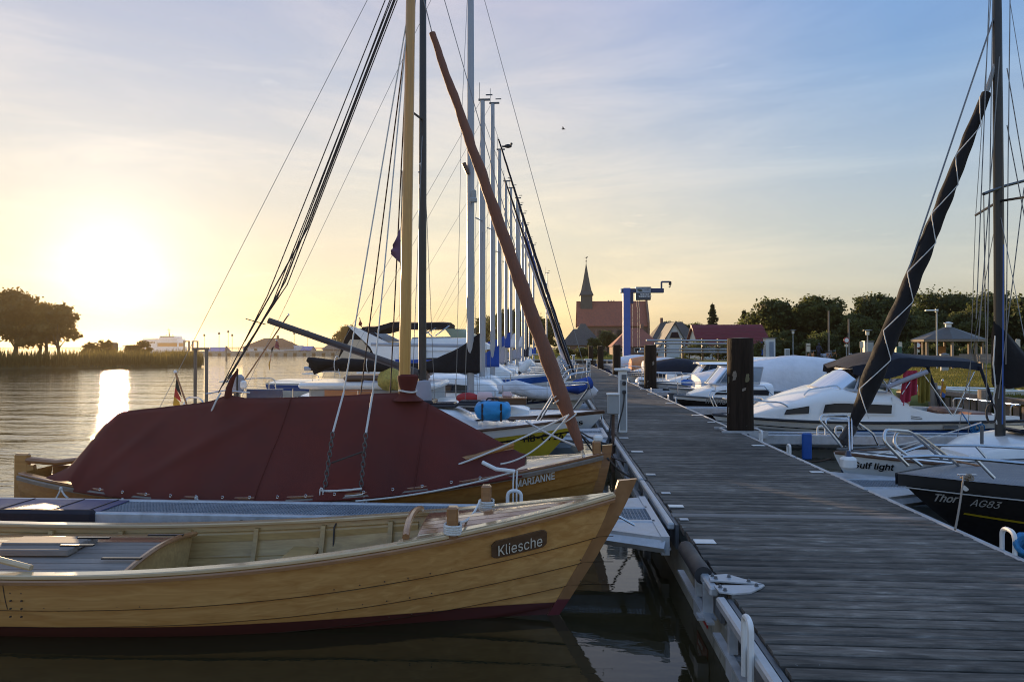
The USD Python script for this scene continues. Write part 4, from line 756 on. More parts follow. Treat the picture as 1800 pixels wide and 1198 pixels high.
hs = Thing('white_kiosk', 'white kiosk with blue door at the right end of the hedge', 'kiosk', at(1352, 75)); hs.part('body', rbox((0, 0, 1.15), (1.0, 1.0, 2.3), .03), WHITEW); hs.part('door', box((.1, -.52, 1.0), (.45, .04, 1.9)), mat('door_grey_blue', (.20, .24, .30), .6), smooth=False); hs.part('roof', box((0, 0, 2.34), (1.2, 1.2, .08)), GREYD, smooth=False)
gp_ = Thing('pump', 'small dark green pump beside the white signpost on the lawn', 'pump', at(1579, 58)); gp_.part('body', rbox((0, 0, .7), (.45, .4, 1.4), .05), mat('pump_green', (.02, .08, .05), .5)); gp_.part('nozzle', rbox((.28, -.05, .9), (.1, .1, .3), .02), RUB)
bn = Thing('bin', 'grey litter bin in front of the pavilion, by the boat canopy', 'bin', at(1660, 40)); bn.part('body', revolve([(.20, 0), (.24, .85), (.24, .9), (.2, .9), (.19, .8)], 14), GREYP); bn.part('lid', move(revolve([(.25, 0), (.25, .04), (.05, .1)], 14), (0, 0, .9)), GREYD)
def bench(label, px, Y, w):
    t = Thing('bench', label, 'bench', at(px, Y), rot=-.2)
    for k in range(4): t.part('seat_slat', box((0, -.2 + k * .12, .45), (w, .10, .04)), PLANK, smooth=False)
    for k in range(3): t.part('back_slat', box((0, .28 + k * .05, .58 + k * .14), (w, .03, .11)), PLANK, smooth=False)
    for s in (-w / 2 + .12, w / 2 - .12): t.part('leg', cat(box((s, -.2, .22), (.07, .07, .44)), box((s, .25, .42), (.07, .07, .84))), PLANK, smooth=False)
bench('wide wooden lounger bench right of the pavilion', 1722, 44, 2.0); bench('narrow wooden lounger bench just left of the black sail', 1737, 41, .9)
for i, (px, Y) in enumerate(((1496, 68), (1493, 69), (1600, 56), (1607, 57), (1690, 50))): t = Thing('marker_post', ['short white marker post below the round sign, right one', 'short white marker post below the round sign, left one', 'short post left of the pavilion, nearer one', 'short post left of the pavilion, farther one', 'short dark post right under the pavilion eave'][i], 'post', at(px, Y)); t.part('shaft', tube([(0, 0, 0), (0, 0, .75)], .06, 8), PLAST if i < 4 else POSTW); t.part('cap', move(revolve([(.065, 0), (.06, .05), (.01, .07)], 8), (0, 0, .75)), GREYD)
def bicycle(label, px, Y, rot, colr):
    t = Thing('bicycle', label, 'bicycle', at(px, Y), rot)
    for x in (-.52, .52): t.part('wheel', move(rotx(cat(trimesh.creation.torus(.33, .022, 20, 6)), math.pi / 2), (x, 0, .35)), RUB)
    t.part('frame', cat(seg((-.52, 0, .35), (-.1, 0, .32), .02, 6), seg((-.1, 0, .32), (.38, 0, .82), .02, 6), seg((-.1, 0, .32), (-.22, 0, .85), .02, 6), seg((-.22, 0, .78), (.38, 0, .80), .02, 6), seg((.36, 0, .95), (.52, 0, .35), .02, 6), seg((-.52, 0, .35), (-.2, 0, .75), .015, 6)), colr)
    t.part('saddle', rbox((-.24, 0, .92), (.26, .14, .07), .03), RUB); t.part('handlebar', tube(arc_path([(.2, -.28, 1.02), (.36, -.2, 1.02), (.36, .2, 1.02), (.2, .28, 1.02)], .08), .015, 6), STEEL)
    for s in (-.17, .17): t.part('pannier', rbox((-.52, s, .55), (.34, .14, .36), .05), colr)
bicycle('bicycle with orange bags standing left of the person on the lawn', 1428, 70.5, .9, ORANGE); bicycle('bicycle with pale bags lying to the right of the person on the lawn', 1455, 70.5, .3, mat('pale_blue_bag', (.30, .33, .42), .7)); bicycle('second bicycle with orange bags at the right of the little group', 1462, 71.5, -.8, ORANGE)
# the person beside the bicycles, seen from behind
pz = at(1439, 70.8); joints = {'hipl': (-.09, 0, .92, .10), 'hipr': (.09, 0, .92, .10), 'kneel': (-.11, .02, .50, .062), 'kneer': (.12, -.02, .50, .062), 'ankl': (-.12, .05, .09, .045), 'ankr': (.14, .0, .09, .045), 'toel': (-.14, -.10, .045, .04), 'toer': (.17, -.14, .045, .04), 'waist': (0, 0, 1.08, .125), 'chest': (0, -.02, 1.32, .15), 'shl': (-.19, -.02, 1.43, .068), 'shr': (.19, -.02, 1.43, .068), 'ell': (-.27, -.05, 1.16, .048), 'elr': (.28, -.08, 1.17, .048), 'hal': (-.24, -.24, .97, .035), 'har': (.24, -.26, 1.0, .035), 'neck': (0, -.03, 1.50, .06), 'head': (0, -.06, 1.66, .105)}
import manifold3d as m3
def bodymesh(bones):
    tot = None
    for a, b in bones:
        ms = []
        for k in (a, b): x, y, z, r = joints[k]; ms.append(m3.Manifold.sphere(r, 16).translate((x, y, z)))
        h = m3.Manifold.batch_hull(ms); tot = h if tot is None else tot + h
    mm = tot.refine_to_length(.05).to_mesh(); tm = trimesh.Trimesh(mm.vert_properties[:, :3], mm.tri_verts); trimesh.smoothing.filter_taubin(tm, iterations=6); return cat(tm)
pe = Thing('person', 'person in dark clothes standing between the loaded bicycles on the lawn', 'person', pz, .3)
pe.part('body', bodymesh([('hipl', 'hipr'), ('hipl', 'waist'), ('hipr', 'waist'), ('waist', 'chest'), ('chest', 'shl'), ('chest', 'shr'), ('chest', 'neck'), ('neck', 'head'), ('shl', 'ell'), ('ell', 'hal'), ('shr', 'elr'), ('elr', 'har'), ('hipl', 'kneel'), ('kneel', 'ankl'), ('ankl', 'toel'), ('hipr', 'kneer'), ('kneer', 'ankr'), ('ankr', 'toer')]), mat('dark_blue_clothes', (.02, .022, .045), .85), smooth=True)
hd = trimesh.creation.icosphere(2, .112); hd.apply_scale((.95, 1.05, 1.0)); pe.part('hair', move(cat(hd), (0, -.035, 1.69)), mat('dark_hair', (.02, .014, .01), .7), smooth=True)

# ================================================================== boats: builders. A boat's own axes: x forward with the stem head at 0, y to port, z up from the water
class Hull:
    def __init__(s, L, B, zb, zm, zs, rake=.5, draft=.35, tr=.7, full=2.0, tm=.5, flare=.45, stem_p=1.2, nx=34, ns=15, keel0=-.05, bowcut=0.0):
        s.L, s.B = L, B
        t = np.linspace(0, 1, nx) ** 1.35; u = np.linspace(0, 1, ns); s.t, s.u = t, u
        f = np.where(t < tm, 1 - (1 - np.minimum(t / tm, 1)) ** full, 1 - (1 - tr) * (np.maximum(t - tm, 0) / (1 - tm)) ** 2)
        f = np.maximum(f, bowcut); s.b = B / 2 * f
        s.z = np.interp(t, [0, 1], [0, 0]) + zb * (2 * (t - .5) * (t - 1)) + zm * (4 * t * (1 - t)) + zs * (2 * t * (t - .5))
        zk = -draft + (keel0 + draft) * np.maximum(1 - t / .35, 0) ** 1.6; zk = np.where(t > .75, zk + (draft * .8) * ((t - .75) / .25) ** 2, zk); s.zk = zk
        G = np.zeros((nx, ns, 3))
        fl = flare + (1 - flare) * np.maximum(1 - t / .45, 0) ** 1.2          # straighter sections towards the bow
        for j, q in enumerate(u):
            G[:, j, 2] = zk + (s.z - zk) * q
            full_ = 1 - (1 - q) ** 2.6
            G[:, j, 1] = s.b * (fl * q ** .85 + (1 - fl) * full_)
            G[:, j, 0] = -L * t - rake * (1 - q) ** stem_p * np.maximum(1 - t / .6, 0) ** 1.5
        s.G = G
    def side(s, sgn, j0=0, j1=None, out=0.0):
        g = s.G[:, j0:j1].copy(); g[..., 1] += out; g[..., 1] *= sgn; return grid(g, flip=sgn > 0)
    def shell(s):
        m = [s.side(1), s.side(-1)]; e = s.G[-1]; pts = np.vstack([e, (e * [1, -1, 1])[::-1]]); m.append(cap(pts)); m.append(cap(pts[::-1])) ; return cat(*m)
    def at(s, x, q=1.0):              # the sheer or another level at a station x <= 0
        j = q * (len(s.u) - 1); j0 = int(min(math.floor(j), len(s.u) - 2)); w = j - j0
        g = s.G[:, j0] * (1 - w) + s.G[:, j0 + 1] * w
        return np.array([x, np.interp(-x, -g[:, 0], g[:, 1]), np.interp(-x, -g[:, 0], g[:, 2])])
    def deck(s, x0, x1, camber=.06, inset=.0, dz=0., n=9, nx=24):
        P = []
        for x in np.linspace(x0, x1, nx):
            p = s.at(x); b = max(p[1] - inset, .001); y = np.linspace(-1, 1, n); P.append(np.stack([np.full(n, x), y * b, p[2] + dz + camber * (1 - y ** 2) * min(1, b / (s.B / 2) + .2)], -1))
        return grid(P, flip=False)
    def strip(s, sgn, q0, q1, out=.006, x0=0, x1=None, k=40):
        x1 = -s.L if x1 is None else x1; P = []
        for x in np.linspace(x0, x1, k):
            row = []
            for q in np.linspace(q0, q1, 3):
                p = s.at(x, q); row.append([x, (p[1] + out) * sgn, p[2]])
            P.append(row)
        return grid(P, flip=sgn > 0)
    def rail(s, sgn, x0, x1, r=.025, out=.0, dz=0., k=30, sx=1.0):
        P = []
        for x in np.linspace(x0, x1, k): p = s.at(x); P.append([x, (p[1] + out) * sgn, p[2] + dz])
        return tube(P, r, 8)
    def lettering(s, m, x, z, sgn, slope=0.0, out=.006):       # text wrapped on the side; reads forward on starboard, aft on port
        v, f = m; tm = trimesh.Trimesh(v, f, process=False); tm = tm.subdivide_to_size(max(.05, np.ptp(v[:, 1]) * .4), 6); v, f = np.array(tm.vertices), np.array(tm.faces)
        G = s.G.reshape(-1, 3); fn = LinearNDInterpolator(G[:, [0, 2]], G[:, 1], fill_value=s.B / 2)
        dirx = 1 if sgn < 0 else -1; X = x + dirx * v[:, 0]; Z = z + v[:, 1] + slope * v[:, 0]
        return np.stack([X, sgn * (fn(X, Z) + out + v[:, 2]), Z], -1), f
def project(p):
    v = np.asarray(p) - CAM; w = v @ FWD; return 900 + FPX * (v @ RIGHT) / w, 599 - FPX * (v @ UP) / w
def on_side(t, h, px, py, out=.0):    # the point of the side facing the viewer that shows at this place of the photograph: (x, z) in the boat's axes
    sg = -1 if abs(t.rot) < 1.5 else 1; best = None; X = np.linspace(-.05, -h.L * .6, 240); Q = np.linspace(.3, 1, 71)
    c, s = math.cos(t.rot), math.sin(t.rot)
    for q in Q:
        j = q * (len(h.u) - 1); j0 = int(min(math.floor(j), len(h.u) - 2)); w = j - j0; g = h.G[:, j0] * (1 - w) + h.G[:, j0 + 1] * w
        y = sg * (np.interp(-X, -g[:, 0], g[:, 1]) + out); z = np.interp(-X, -g[:, 0], g[:, 2])
        Pw = np.stack([c * X - s * y, s * X + c * y, z], -1) + t.loc; v = Pw - CAM; dd = v @ FWD; e2 = (900 + FPX * (v @ RIGHT) / dd - px) ** 2 + (599 - FPX * (v @ UP) / dd - py) ** 2; k = int(np.argmin(e2))
        if best is None or e2[k] < best[0]: best = (e2[k], X[k], z[k])
    return best[1], best[2]
def letter(t, h, s, p0, p1, cap, m, parent=None, bold=True, out=.008, name='lettering'):   # lettering from p0 to p1 (its two lower corners in the photograph)
    (xa, za), (xb, zb) = on_side(t, h, *p0), on_side(t, h, *p1); sg = -1 if abs(t.rot) < 1.5 else 1
    tm = text(s, 1.0, .004, bold); v, f = tm; wd = np.ptp(v[:, 0]); L = abs(xb - xa); k = L / wd; v = v.copy(); v[:, 0] = (v[:, 0] - v[:, 0].min()) * k; v[:, 1] *= cap
    return t.part(name, h.lettering((v, f), xa, za, sg, (zb - za) / L, out), m, parent, smooth=False)
def trunk(st):                        # a cabin: stations (x, half width, height, base z), from front to back
    S = []
    for x, w, h, zb in st:
        S.append([(x, -w, zb - .05), (x, -w * .96, zb + .62 * h), (x, -w * .90, zb + .86 * h), (x, -w * .74, zb + h * .97), (x, -w * .35, zb + h * 1.03), (x, 0, zb + h * 1.045), (x, w * .35, zb + h * 1.03), (x, w * .74, zb + h * .97), (x, w * .90, zb + .86 * h), (x, w * .96, zb + .62 * h), (x, w, zb - .05)])
    return loft(np.array(S)[::-1])
def trunk_panel(st, xa, xb, v0, v1, sgn, out=.006, slant=0., k=8):
    st = sorted(st); X = [q[0] for q in st]; P = []
    for v in (v0, v1):
        row = []
        for x in np.linspace(xa + slant * (v - v0), xb + (slant * .4) * (v - v0), k):
            w, h, zb = (np.interp(x, X, [q[i] for q in st]) for i in (1, 2, 3)); row.append([x, sgn * (w * (1 - .04 * v / .62) + out), zb + v * h])
        P.append(row)
    return grid(P, flip=sgn < 0)
def sailcover(x0, x1, z, h0, h1, w=.13, z1=None, seed=0, k=26, low=0.0):
    S = []; a = np.arange(14) / 14 * 2 * math.pi; z1 = z if z1 is None else z1
    for i, q in enumerate(np.linspace(0, 1, k)):
        h = h1 + (h0 - h1) * max(1 - q / .38, 0) ** 1.7; ww = w * (1 - .35 * q) * (1.05 if i else .85); zz = z + (z1 - z) * q; c = np.cos(a); s_ = np.sin(a)
        S.append(np.stack([np.full(14, x0 + (x1 - x0) * q), c * ww * np.where(s_ > .3, .62, 1), np.where(s_ > 0, s_ * h, s_ * (.10 + low))+ zz], -1))
    S[-1] = S[-1] * [1, .4, 1] ; m = loft(S); return wobble(m, .022, 4.5, seed)
def furled(p0, p1, r, seed=0, k=60, mat_n=12, tip=.35):
    p0, p1 = np.asarray(p0, float), np.asarray(p1, float); t = np.linspace(0, 1, k); rr = r * np.minimum(t / .22 + .40, 1) * (1 - (1 - tip) * t ** 1.3) * (1 + .10 * np.sin(t * 70 + seed) * .4)
    bow = np.sin(t * math.pi)[:, None] * np.array([0, 0, -1.0]) * np.linalg.norm(p1 - p0) * .008
    return wobble(tube(p0 + (p1 - p0) * t[:, None] + bow, rr, mat_n), r * .16, 3.0 / max(r, .03) * .12, seed)

def sailboat(label, Y, bowx, L, B, zs, mastx, mast_top, facing=-1, hullm=None, cabin=(.30, .62, .42, .62), cover=None, cover_len=.42, cover_h=.55, boomz=1.0, jib=None, mastm=None, mr=.065, rake=.5, stripe=None, stripe_q=(.86, .92),
             text_=None, textx=-.9, texth=.16, textz=None, textm=None, pulpit=True, flag=None, group=None, spread=.55, name='sailboat', windows=2, flare=.5, rot=None, stanch=True, fn=None, bend=0, boot=None, detail=1, full=2.1, forestay_w=.006, jib_top=.93, jib_r=.055, deckm=None):
    # facing -1: bow points to +x (boats left of the jetty); +1: bow points to -x
    t = Thing(name, label, 'sailboat', (bowx, Y, 0), 0.0 if facing < 0 else math.pi, group)
    h = Hull(L, B, *zs, rake=rake, flare=flare, full=full); hm = hullm or GEL
    hp = t.part('hull', h.shell(), hm, smooth=40)
    t.part('rub_rail', cat(h.rail(1, -.02, -L + .02, .022), h.rail(-1, -.02, -L + .02, .022)), BROWN if detail > 1 else GREYD, hp)
    if stripe is not None: t.part('stripe', cat(h.strip(1, *stripe_q), h.strip(-1, *stripe_q)), stripe, hp, smooth=60)
    if boot is not None: t.part('waterline_stripe', cat(h.strip(1, .40, .52), h.strip(-1, .40, .52)), boot, hp, smooth=60)
    t.part('deck', h.deck(-.01, -L + .01, .07, .01, -.012), deckm or GEL, smooth=60)
    xf, xb, wq, ch = -L * cabin[0], -L * cabin[1], cabin[2], cabin[3]
    zd = lambda x: h.at(x)[2] + .04
    st = [(xf + .02, B * wq * .45, .05, zd(xf)), (xf - .35, B * wq * .72, ch * .62, zd(xf)), (xf - .9, B * wq * .92, ch * .88, zd(xf - .9)), ((xf + xb) / 2, B * wq, ch, zd((xf + xb) / 2)), (xb, B * wq * .95, ch * 1.02, zd(xb))]
    cb = t.part('cabin', trunk(st), GEL, smooth=40)
    for sgn in (-1, 1):
        xs = np.linspace(xf - .75, xb + .2, windows + 1)
        for i in range(windows): t.part('window', trunk_panel(st, xs[i] - .06, xs[i + 1] + .06, .26, .62, sgn, slant=-.06), DARKW, cb, smooth=60)
    t.part('hatch', rbox((xf - .95, 0, zd(xf) + ch * .97), (.5, .5, .06), .02), DARKW)
    t.part('cockpit_coaming', cat(*[rbox(((xb - L + .5) / 2 - .25, s * B * .36, zd(xb) + .10), (abs(xb + L) - .7, .12, .24), .05) for s in (-1, 1)]), GEL)
    mz = zd(mastx) + (ch if xb < mastx < xf - .5 else .0)
    mm = mastm or ALU
    t.part('mast', tube([(mastx, 0, mz - .1), (mastx, 0, (mz + mast_top) / 2), (mastx - bend, 0, mast_top)], [mr, mr, mr * .78], 12, squash=.8), mm)
    t.part('masthead', cat(box((mastx - bend + .05, 0, mast_top + .03), (.32, .05, .05)), seg((mastx - bend - .08, 0, mast_top), (mastx - bend - .08, 0, mast_top + .5), .008, 4), box((mastx - bend + .18, 0, mast_top + .16), (.18, .02, .03))), GREYD, smooth=False)
    zz = mz + boomz; bl = L * cover_len; sz = mz + (mast_top - mz) * spread
    t.part('boom', tube([(mastx - .08, 0, zz), (mastx - bl, 0, zz + .05)], [.05, .045], 8), mm)
    if cover: t.part('sail_cover', sailcover(mastx + .20, mastx - bl + .1, zz + .05, cover_h, .11, .12, zz + .1, int(Y * 7)), cover, smooth=50)
    t.part('spreader', cat(tube([(mastx - .1, -.42 * B * .7, sz), (mastx, 0, sz + .06), (mastx - .1, .42 * B * .7, sz)], .018, 6)), mm)
    for s in (-1, 1):
        ch_ = h.at(mastx - .15); c = np.array([mastx - .15, s * (ch_[1] - .06), ch_[2]]); t.part('shroud', cat(tube([c, (mastx - .1, s * .42 * B * .7, sz), (mastx - bend, 0, mast_top - .1)], .005, 4), seg(c + [.18, 0, 0], (mastx, 0, sz), .005, 4)), WIRE)
    jt = np.array([mastx - bend + .03, 0, mz + (mast_top - mz) * jib_top]); jb = np.array([-.22, 0, h.at(-.22)[2] + .12])
    if jib: t.part('furled_jib', furled(jb + (jt - jb) * .03, jb + (jt - jb) * .94, jib_r, int(Y * 3)), jib, smooth=50); t.part('furler_drum', move(revolve([(.03, 0), (.10, .02), (.10, .14), (.03, .16)], 10), jb - [0, 0, .1]), GREYD)
    t.part('forestay', seg(jb, jt, forestay_w, 4), WIRE); t.part('backstay', tube([(mastx - bend - .05, 0, mast_top), (-L + .08, 0, zs[2])], .005, 4), WIRE)
    if pulpit:
        a, b = h.at(-.75), h.at(-.08); hh = .55
        pts = [(-.85, -a[1] + .05, a[2]), (-.55, -h.at(-.5)[1] + .03, a[2] + hh), (.02, -.10, b[2] + hh + .03), (.02, .10, b[2] + hh + .03), (-.55, h.at(-.5)[1] - .03, a[2] + hh), (-.85, a[1] - .05, a[2])]
        t.part('pulpit', cat(tube(arc_path(pts, .18), .014, 6), seg((-.12, -.05, b[2]), (.0, -.1, b[2] + hh), .012, 6), seg((-.12, .05, b[2]), (.0, .1, b[2] + hh), .012, 6)), STEEL)
    if stanch:
        for s in (-1, 1):
            top = []
            for x in np.linspace(-.9, -L + .4, 6):
                p = h.at(x); q = np.array([x, s * (p[1] - .05), p[2]]); t.part('stanchion', seg(q, q + [0, 0, .55], .010, 6), STEEL); top.append(q + [0, 0, .55])
            t.part('lifeline', tube(top, .004, 4), WIRE)
        p = h.at(-L + .3); t.part('pushpit', tube(arc_path([(-L + .6, -p[1] + .05, p[2]), (-L + .55, -p[1] + .05, p[2] + .6), (-L + .05, -p[1] + .1, p[2] + .6), (-L + .05, p[1] - .1, p[2] + .6), (-L + .55, p[1] - .05, p[2] + .6), (-L + .6, p[1] - .05, p[2])], .12), .013, 6), STEEL)
    if text_: letter(t, h, text_, *textx, texth, textm or BLK, hp)
    t.h, t.zd, t.st = h, zd, st; return t

def motorboat(label, Y, bowx, L, B, zs, facing=1, hullm=None, stripe=None, cuddy=(.22, .55, .40, .42), screen=(.46, .62, .55), canopy=None, canopy_m=None, rail=True, text_=None, textx=-1.0, textz=None, texth=.15, textm=None, engine=True, group=None, hardtop=False, name='motorboat', low=None, flare=.55, seats=False, windows=True):
    t = Thing(name, label, 'motorboat', (bowx, Y, 0), 0.0 if facing < 0 else math.pi, group)
    h = Hull(L, B, *zs, rake=.75, flare=flare, tr=.92, full=2.4, draft=.25); hp = t.part('hull', h.shell(), hullm or GEL, smooth=40)
    t.part('rub_rail', cat(h.rail(1, -.02, -L + .02, .028), h.rail(-1, -.02, -L + .02, .028)), GREYD, hp)
    if stripe is not None: t.part('stripe', cat(h.strip(1, .80, .90), h.strip(-1, .80, .90)), stripe, hp, smooth=60)
    if low is not None: t.part('lower_hull', cat(h.strip(1, .30, .78, .004), h.strip(-1, .30, .78, .004)), low, hp, smooth=60)
    t.part('deck', h.deck(-.01, -L * .97, .06, .01, -.012), GEL, smooth=60)
    xf, xb, wq, ch = -L * cuddy[0], -L * cuddy[1], cuddy[2], cuddy[3]; zd = lambda x: h.at(x)[2] + .03
    st = [(xf + .02, B * wq * .35, .04, zd(xf)), (xf - .45, B * wq * .75, ch * .55, zd(xf - .3)), (xf - 1.0, B * wq * .95, ch * .9, zd(xf - .9)), (xb, B * wq * 1.05, ch, zd(xb))]
    cb = t.part('cuddy', trunk(st), GEL, smooth=40)
    if windows:
        for s in (-1, 1): t.part('window', trunk_panel(st, xf - .6, xb + .15, .22, .60, s, slant=-.15), DARKW, cb, smooth=60)
    if screen:
        xs0, xs1, sh = -L * screen[0], -L * screen[1], screen[2]; zb = zd(xs0) + ch * .96; w = B * wq * .92; k = 15; lo, hi = [], []
        for q in np.linspace(-1, 1, k):
            e = abs(q) ** 3; lo.append([xs0 + (xs1 - xs0) * e * 1.0, w * np.sign(q) * min(1, abs(q) * 1.25), zb - .03]); hi.append([xs0 - sh * .85 + (xs1 - xs0 + sh * .55) * e, w * .88 * np.sign(q) * min(1, abs(q) * 1.25), zb + sh])
        g = t.part('windscreen', grid([lo, hi]), GLASSD, smooth=40); t.part('screen_frame', cat(tube(lo, .018, 6), tube(hi, .018, 6), *[seg(lo[i], hi[i], .015, 6) for i in (0, 3, 7, 11, 14)]), ALU, g)
        if hardtop:
            x0, x1 = hi[7][0] + .15, hi[7][0] - 1.5; t.part('hardtop', loft([[(x, y, zb + sh + dz) for y, dz in ((-w * .95, 0), (-w * .7, .07), (0, .10), (w * .7, .07), (w * .95, 0), (0, .02))] for x in np.linspace(x1, x0, 5)]), GEL, smooth=40)
            for s in (-1, 1): t.part('side_window', grid([[(xs1, s * w, zb), (x1 + .1, s * w, zb)], [(xs1 - .15, s * w * .9, zb + sh), (x1 + .05, s * w * .9, zb + sh)]]), GLASSD); t.part('roof_post', seg((x1 + .1, s * w, zb - .4), (x1 + .05, s * w * .9, zb + sh), .025, 6), GEL)
    if canopy:
        x0, x1, zc, peak = canopy; S = []
        for x in np.linspace(x0, x1, 12):
            q = (x - x0) / (x1 - x0); z = zd(x) + zc * max(1 - .34 * (2 * abs(q - peak)) ** 1.6, .35); ww = B * .46
            S.append([(x, -ww, zd(x) - .02), (x, -ww * 1.0, zd(x) + (z - zd(x)) * .55), (x, -ww * .8, z - .10), (x, -ww * .3, z), (x, 0, z + .03), (x, ww * .3, z), (x, ww * .8, z - .10), (x, ww, zd(x) + (z - zd(x)) * .55), (x, ww, zd(x) - .02)])
        t.part('cover', wobble(loft(S[::-1] if x1 > x0 else S), .035, 1.6, int(Y)), canopy_m or WHITEC, smooth=50)
    if rail:
        P1 = []; 
        xs = list(np.linspace(-L * .42, -.12, 9))
        pts = [(-L * .42, -h.at(-L * .42)[1] + .06, zd(-L * .42))] + [(x, -max(h.at(x)[1] - .05, .06), zd(x) + .36) for x in xs[1:]] + [(x, max(h.at(x)[1] - .05, .06), zd(x) + .36) for x in xs[:0:-1]] + [(-L * .42, h.at(-L * .42)[1] - .06, zd(-L * .42))]
        t.part('bow_rail', cat(tube(pts, .014, 6), *[seg((x, s * max(h.at(x)[1] - .06, .05), zd(x) - .02), (x, s * max(h.at(x)[1] - .05, .06), zd(x) + .36), .010, 6) for x in xs[2::3] for s in (-1, 1)]), STEEL)
    if engine:
        t.part('outboard', cat(rbox((-L - .22, 0, zs[2] + .30), (.42, .34, .48), .09), rbox((-L - .22, 0, zs[2] - .2), (.16, .14, .8), .04)), BLK)
    if text_: letter(t, h, text_, *textx, texth, textm or BLK, hp)
    t.h, t.zd, t.st = h, zd, st; return t

# ------------------------------------------------------------------ clinker boats
def clinker(t, h, brk, matl, lap=.016, sides=(-1, 1), inner=None, names='strake'):
    for sgn in sides:
        for i in range(len(brk) - 1):
            q = np.linspace(brk[i], brk[i + 1], 5); P = []
            for x in -h.L * h.t:
                row = []
                for k, qq in enumerate(q):
                    j = qq * (len(h.u) - 1); j0 = int(min(math.floor(j), len(h.u) - 2)); w = j - j0; ti = int(np.argmin(abs(-h.L * h.t - x)))
                    g = h.G[ti, j0] * (1 - w) + h.G[ti, j0 + 1] * w; o = lap * (1 - k / 4) * min(1, ti / 3 + .15)
                    if k == 0: row.append([g[0], (g[1] - .004) * sgn, g[2] + .002])
                    row.append([g[0], (g[1] + o) * sgn, g[2]])
                P.append(row)
            t.part(names, grid(P, flip=sgn > 0), matl, smooth=45)

# ================================================================== KLIESCHE, the open pale wooden boat in front
KX, KY = .54, 5.58
kl = Thing('rowing_boat', 'open pale wooden clinker boat nearest the viewer, with a carved name board at the bow', 'boat', (KX, KY, 0), .052)
h = Hull(7.2, 1.46, .96, .53, .70, rake=.62, draft=.30, tr=.6, full=2.15, tm=.55, flare=.28, stem_p=1.15, keel0=-.12, nx=52, ns=19)
clinker(kl, h, [.02, .18, .34, .51, .70, 1.0], KL, .019)
hin = Hull(7.2, 1.42, .955, .525, .695, rake=.60, draft=.25, tr=.6, full=2.15, tm=.55, flare=.28, stem_p=1.15, keel0=-.05, nx=40, ns=12)
for s in (-1, 1):
    g = hin.G[3:, 5:].copy(); g[..., 1] = np.maximum(g[..., 1] - .035, 0) * s; kl.part('inner_planking', grid(g, flip=s < 0), KLIN, smooth=45)
# stem post
sp = []
for q, w, d in ((-.06, .05, .10), (.2, .055, .11), (.5, .055, .12), (.8, .055, .13), (1.0, .06, .14), (1.09, .06, .15)):
    p = np.array([-.62 * max(1 - q, 0) ** 1.15 + max(q - 1, 0) * .35, 0, -.12 + 1.10 * q]); sp.append([(p[0] - .05, -w / 2, p[2]), (p[0] + d - .05, -w * .3, p[2] + .015), (p[0] + d - .05, w * .3, p[2] + .015), (p[0] - .05, w / 2, p[2])])
kl.part('stem_post', loft(sp), STEM, smooth=False)
kl.part('stem_iron', seg((-.02, -.05, .80), (.10, -.09, .74), .010, 6), STEEL)
def capstrip(h, sgn, x0, x1, w_in, w_out, th, dz=0, k=44):
    S = []
    for x in np.linspace(x0, x1, k):
        p = h.at(x); a, b = max(p[1] - w_in, .004), p[1] + w_out; z = p[2] + dz; c = th * .3
        S.append([(x, sgn * a, z), (x, sgn * b, z), (x, sgn * b, z + th - c), (x, sgn * (b - c), z + th), (x, sgn * (a + c), z + th), (x, sgn * a, z + th - c)])
    return loft(S)
for s in (-1, 1):
    kl.part('gunwale_cap', capstrip(h, s, -.03, -7.15, .085, .012, .026, .0), KLCAP, smooth=25)
    kl.part('rubbing_strake', capstrip(h, s, -.05, -7.15, -.014, .040, .030, -.034), STEM2, smooth=25)
    kl.part('inwale', capstrip(hin, s, -1.7, -7.1, .075, -.040, .085, -.13), KLIN, smooth=25)
    kl.part('stringer', capstrip(hin, s, -1.75, -7.1, .125, -.085, .045, -.285), KLIN, smooth=25)
    for x in np.arange(-1.95, -7, -.62):
        P = []
        for q in np.linspace(.5, .97, 7):
            p = hin.at(x, q); P.append([(x - .02, s * (p[1] - .075), p[2]), (x + .02, s * (p[1] - .075), p[2]), (x + .02, s * (p[1] - .03), p[2]), (x - .02, s * (p[1] - .03), p[2])])
        kl.part('rib', loft(P), KLIN, smooth=False)
NAIL = mat('copper_nails', (.05, .03, .018), .6)
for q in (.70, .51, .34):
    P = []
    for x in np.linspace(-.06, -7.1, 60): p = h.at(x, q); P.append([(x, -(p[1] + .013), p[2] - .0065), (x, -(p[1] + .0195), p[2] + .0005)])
    kl.part('seam', grid(P), MATS['dark_seam'] if 'dark_seam' in MATS else mat('dark_seam', (.035, .022, .012), .8), smooth=60)  # dark strips that paint the shadow line below each strake lap
nails = []
for q in (.715, .525, .355):
    for x in np.arange(-.15, -6, -.17):
        p = h.at(x, q); nails.append(move(box((0, 0, 0), (.009, .006, .009)), (x + .03 * math.sin(x * 40), -(p[1] + .0175), p[2] + .012 + .004 * math.sin(x * 27))))
for zz in np.linspace(.52, .24, 6):
    for x in (-4.53, -4.44, -4.36): nails.append(box((x, -(h.at(x, .8)[1] + .02), zz), (.010, .012, .010)))
kl.part('nails', cat(*nails), NAIL, smooth=False, kind='stuff')
kl.part('plank_joint', grid([[(xx, -(h.at(xx, q)[1] + .0205 - .019 * (q - .7) / .3), h.at(xx, q)[2]) for xx in (-4.487, -4.480)] for q in np.linspace(.71, .96, 7)]), NAIL, smooth=False)
kl.part('bottom_boards', grid([[(x, y, .13) for y in (-.28, 0, .28)] for x in (-2.2, -3, -5, -7)]), KLIN, smooth=False)
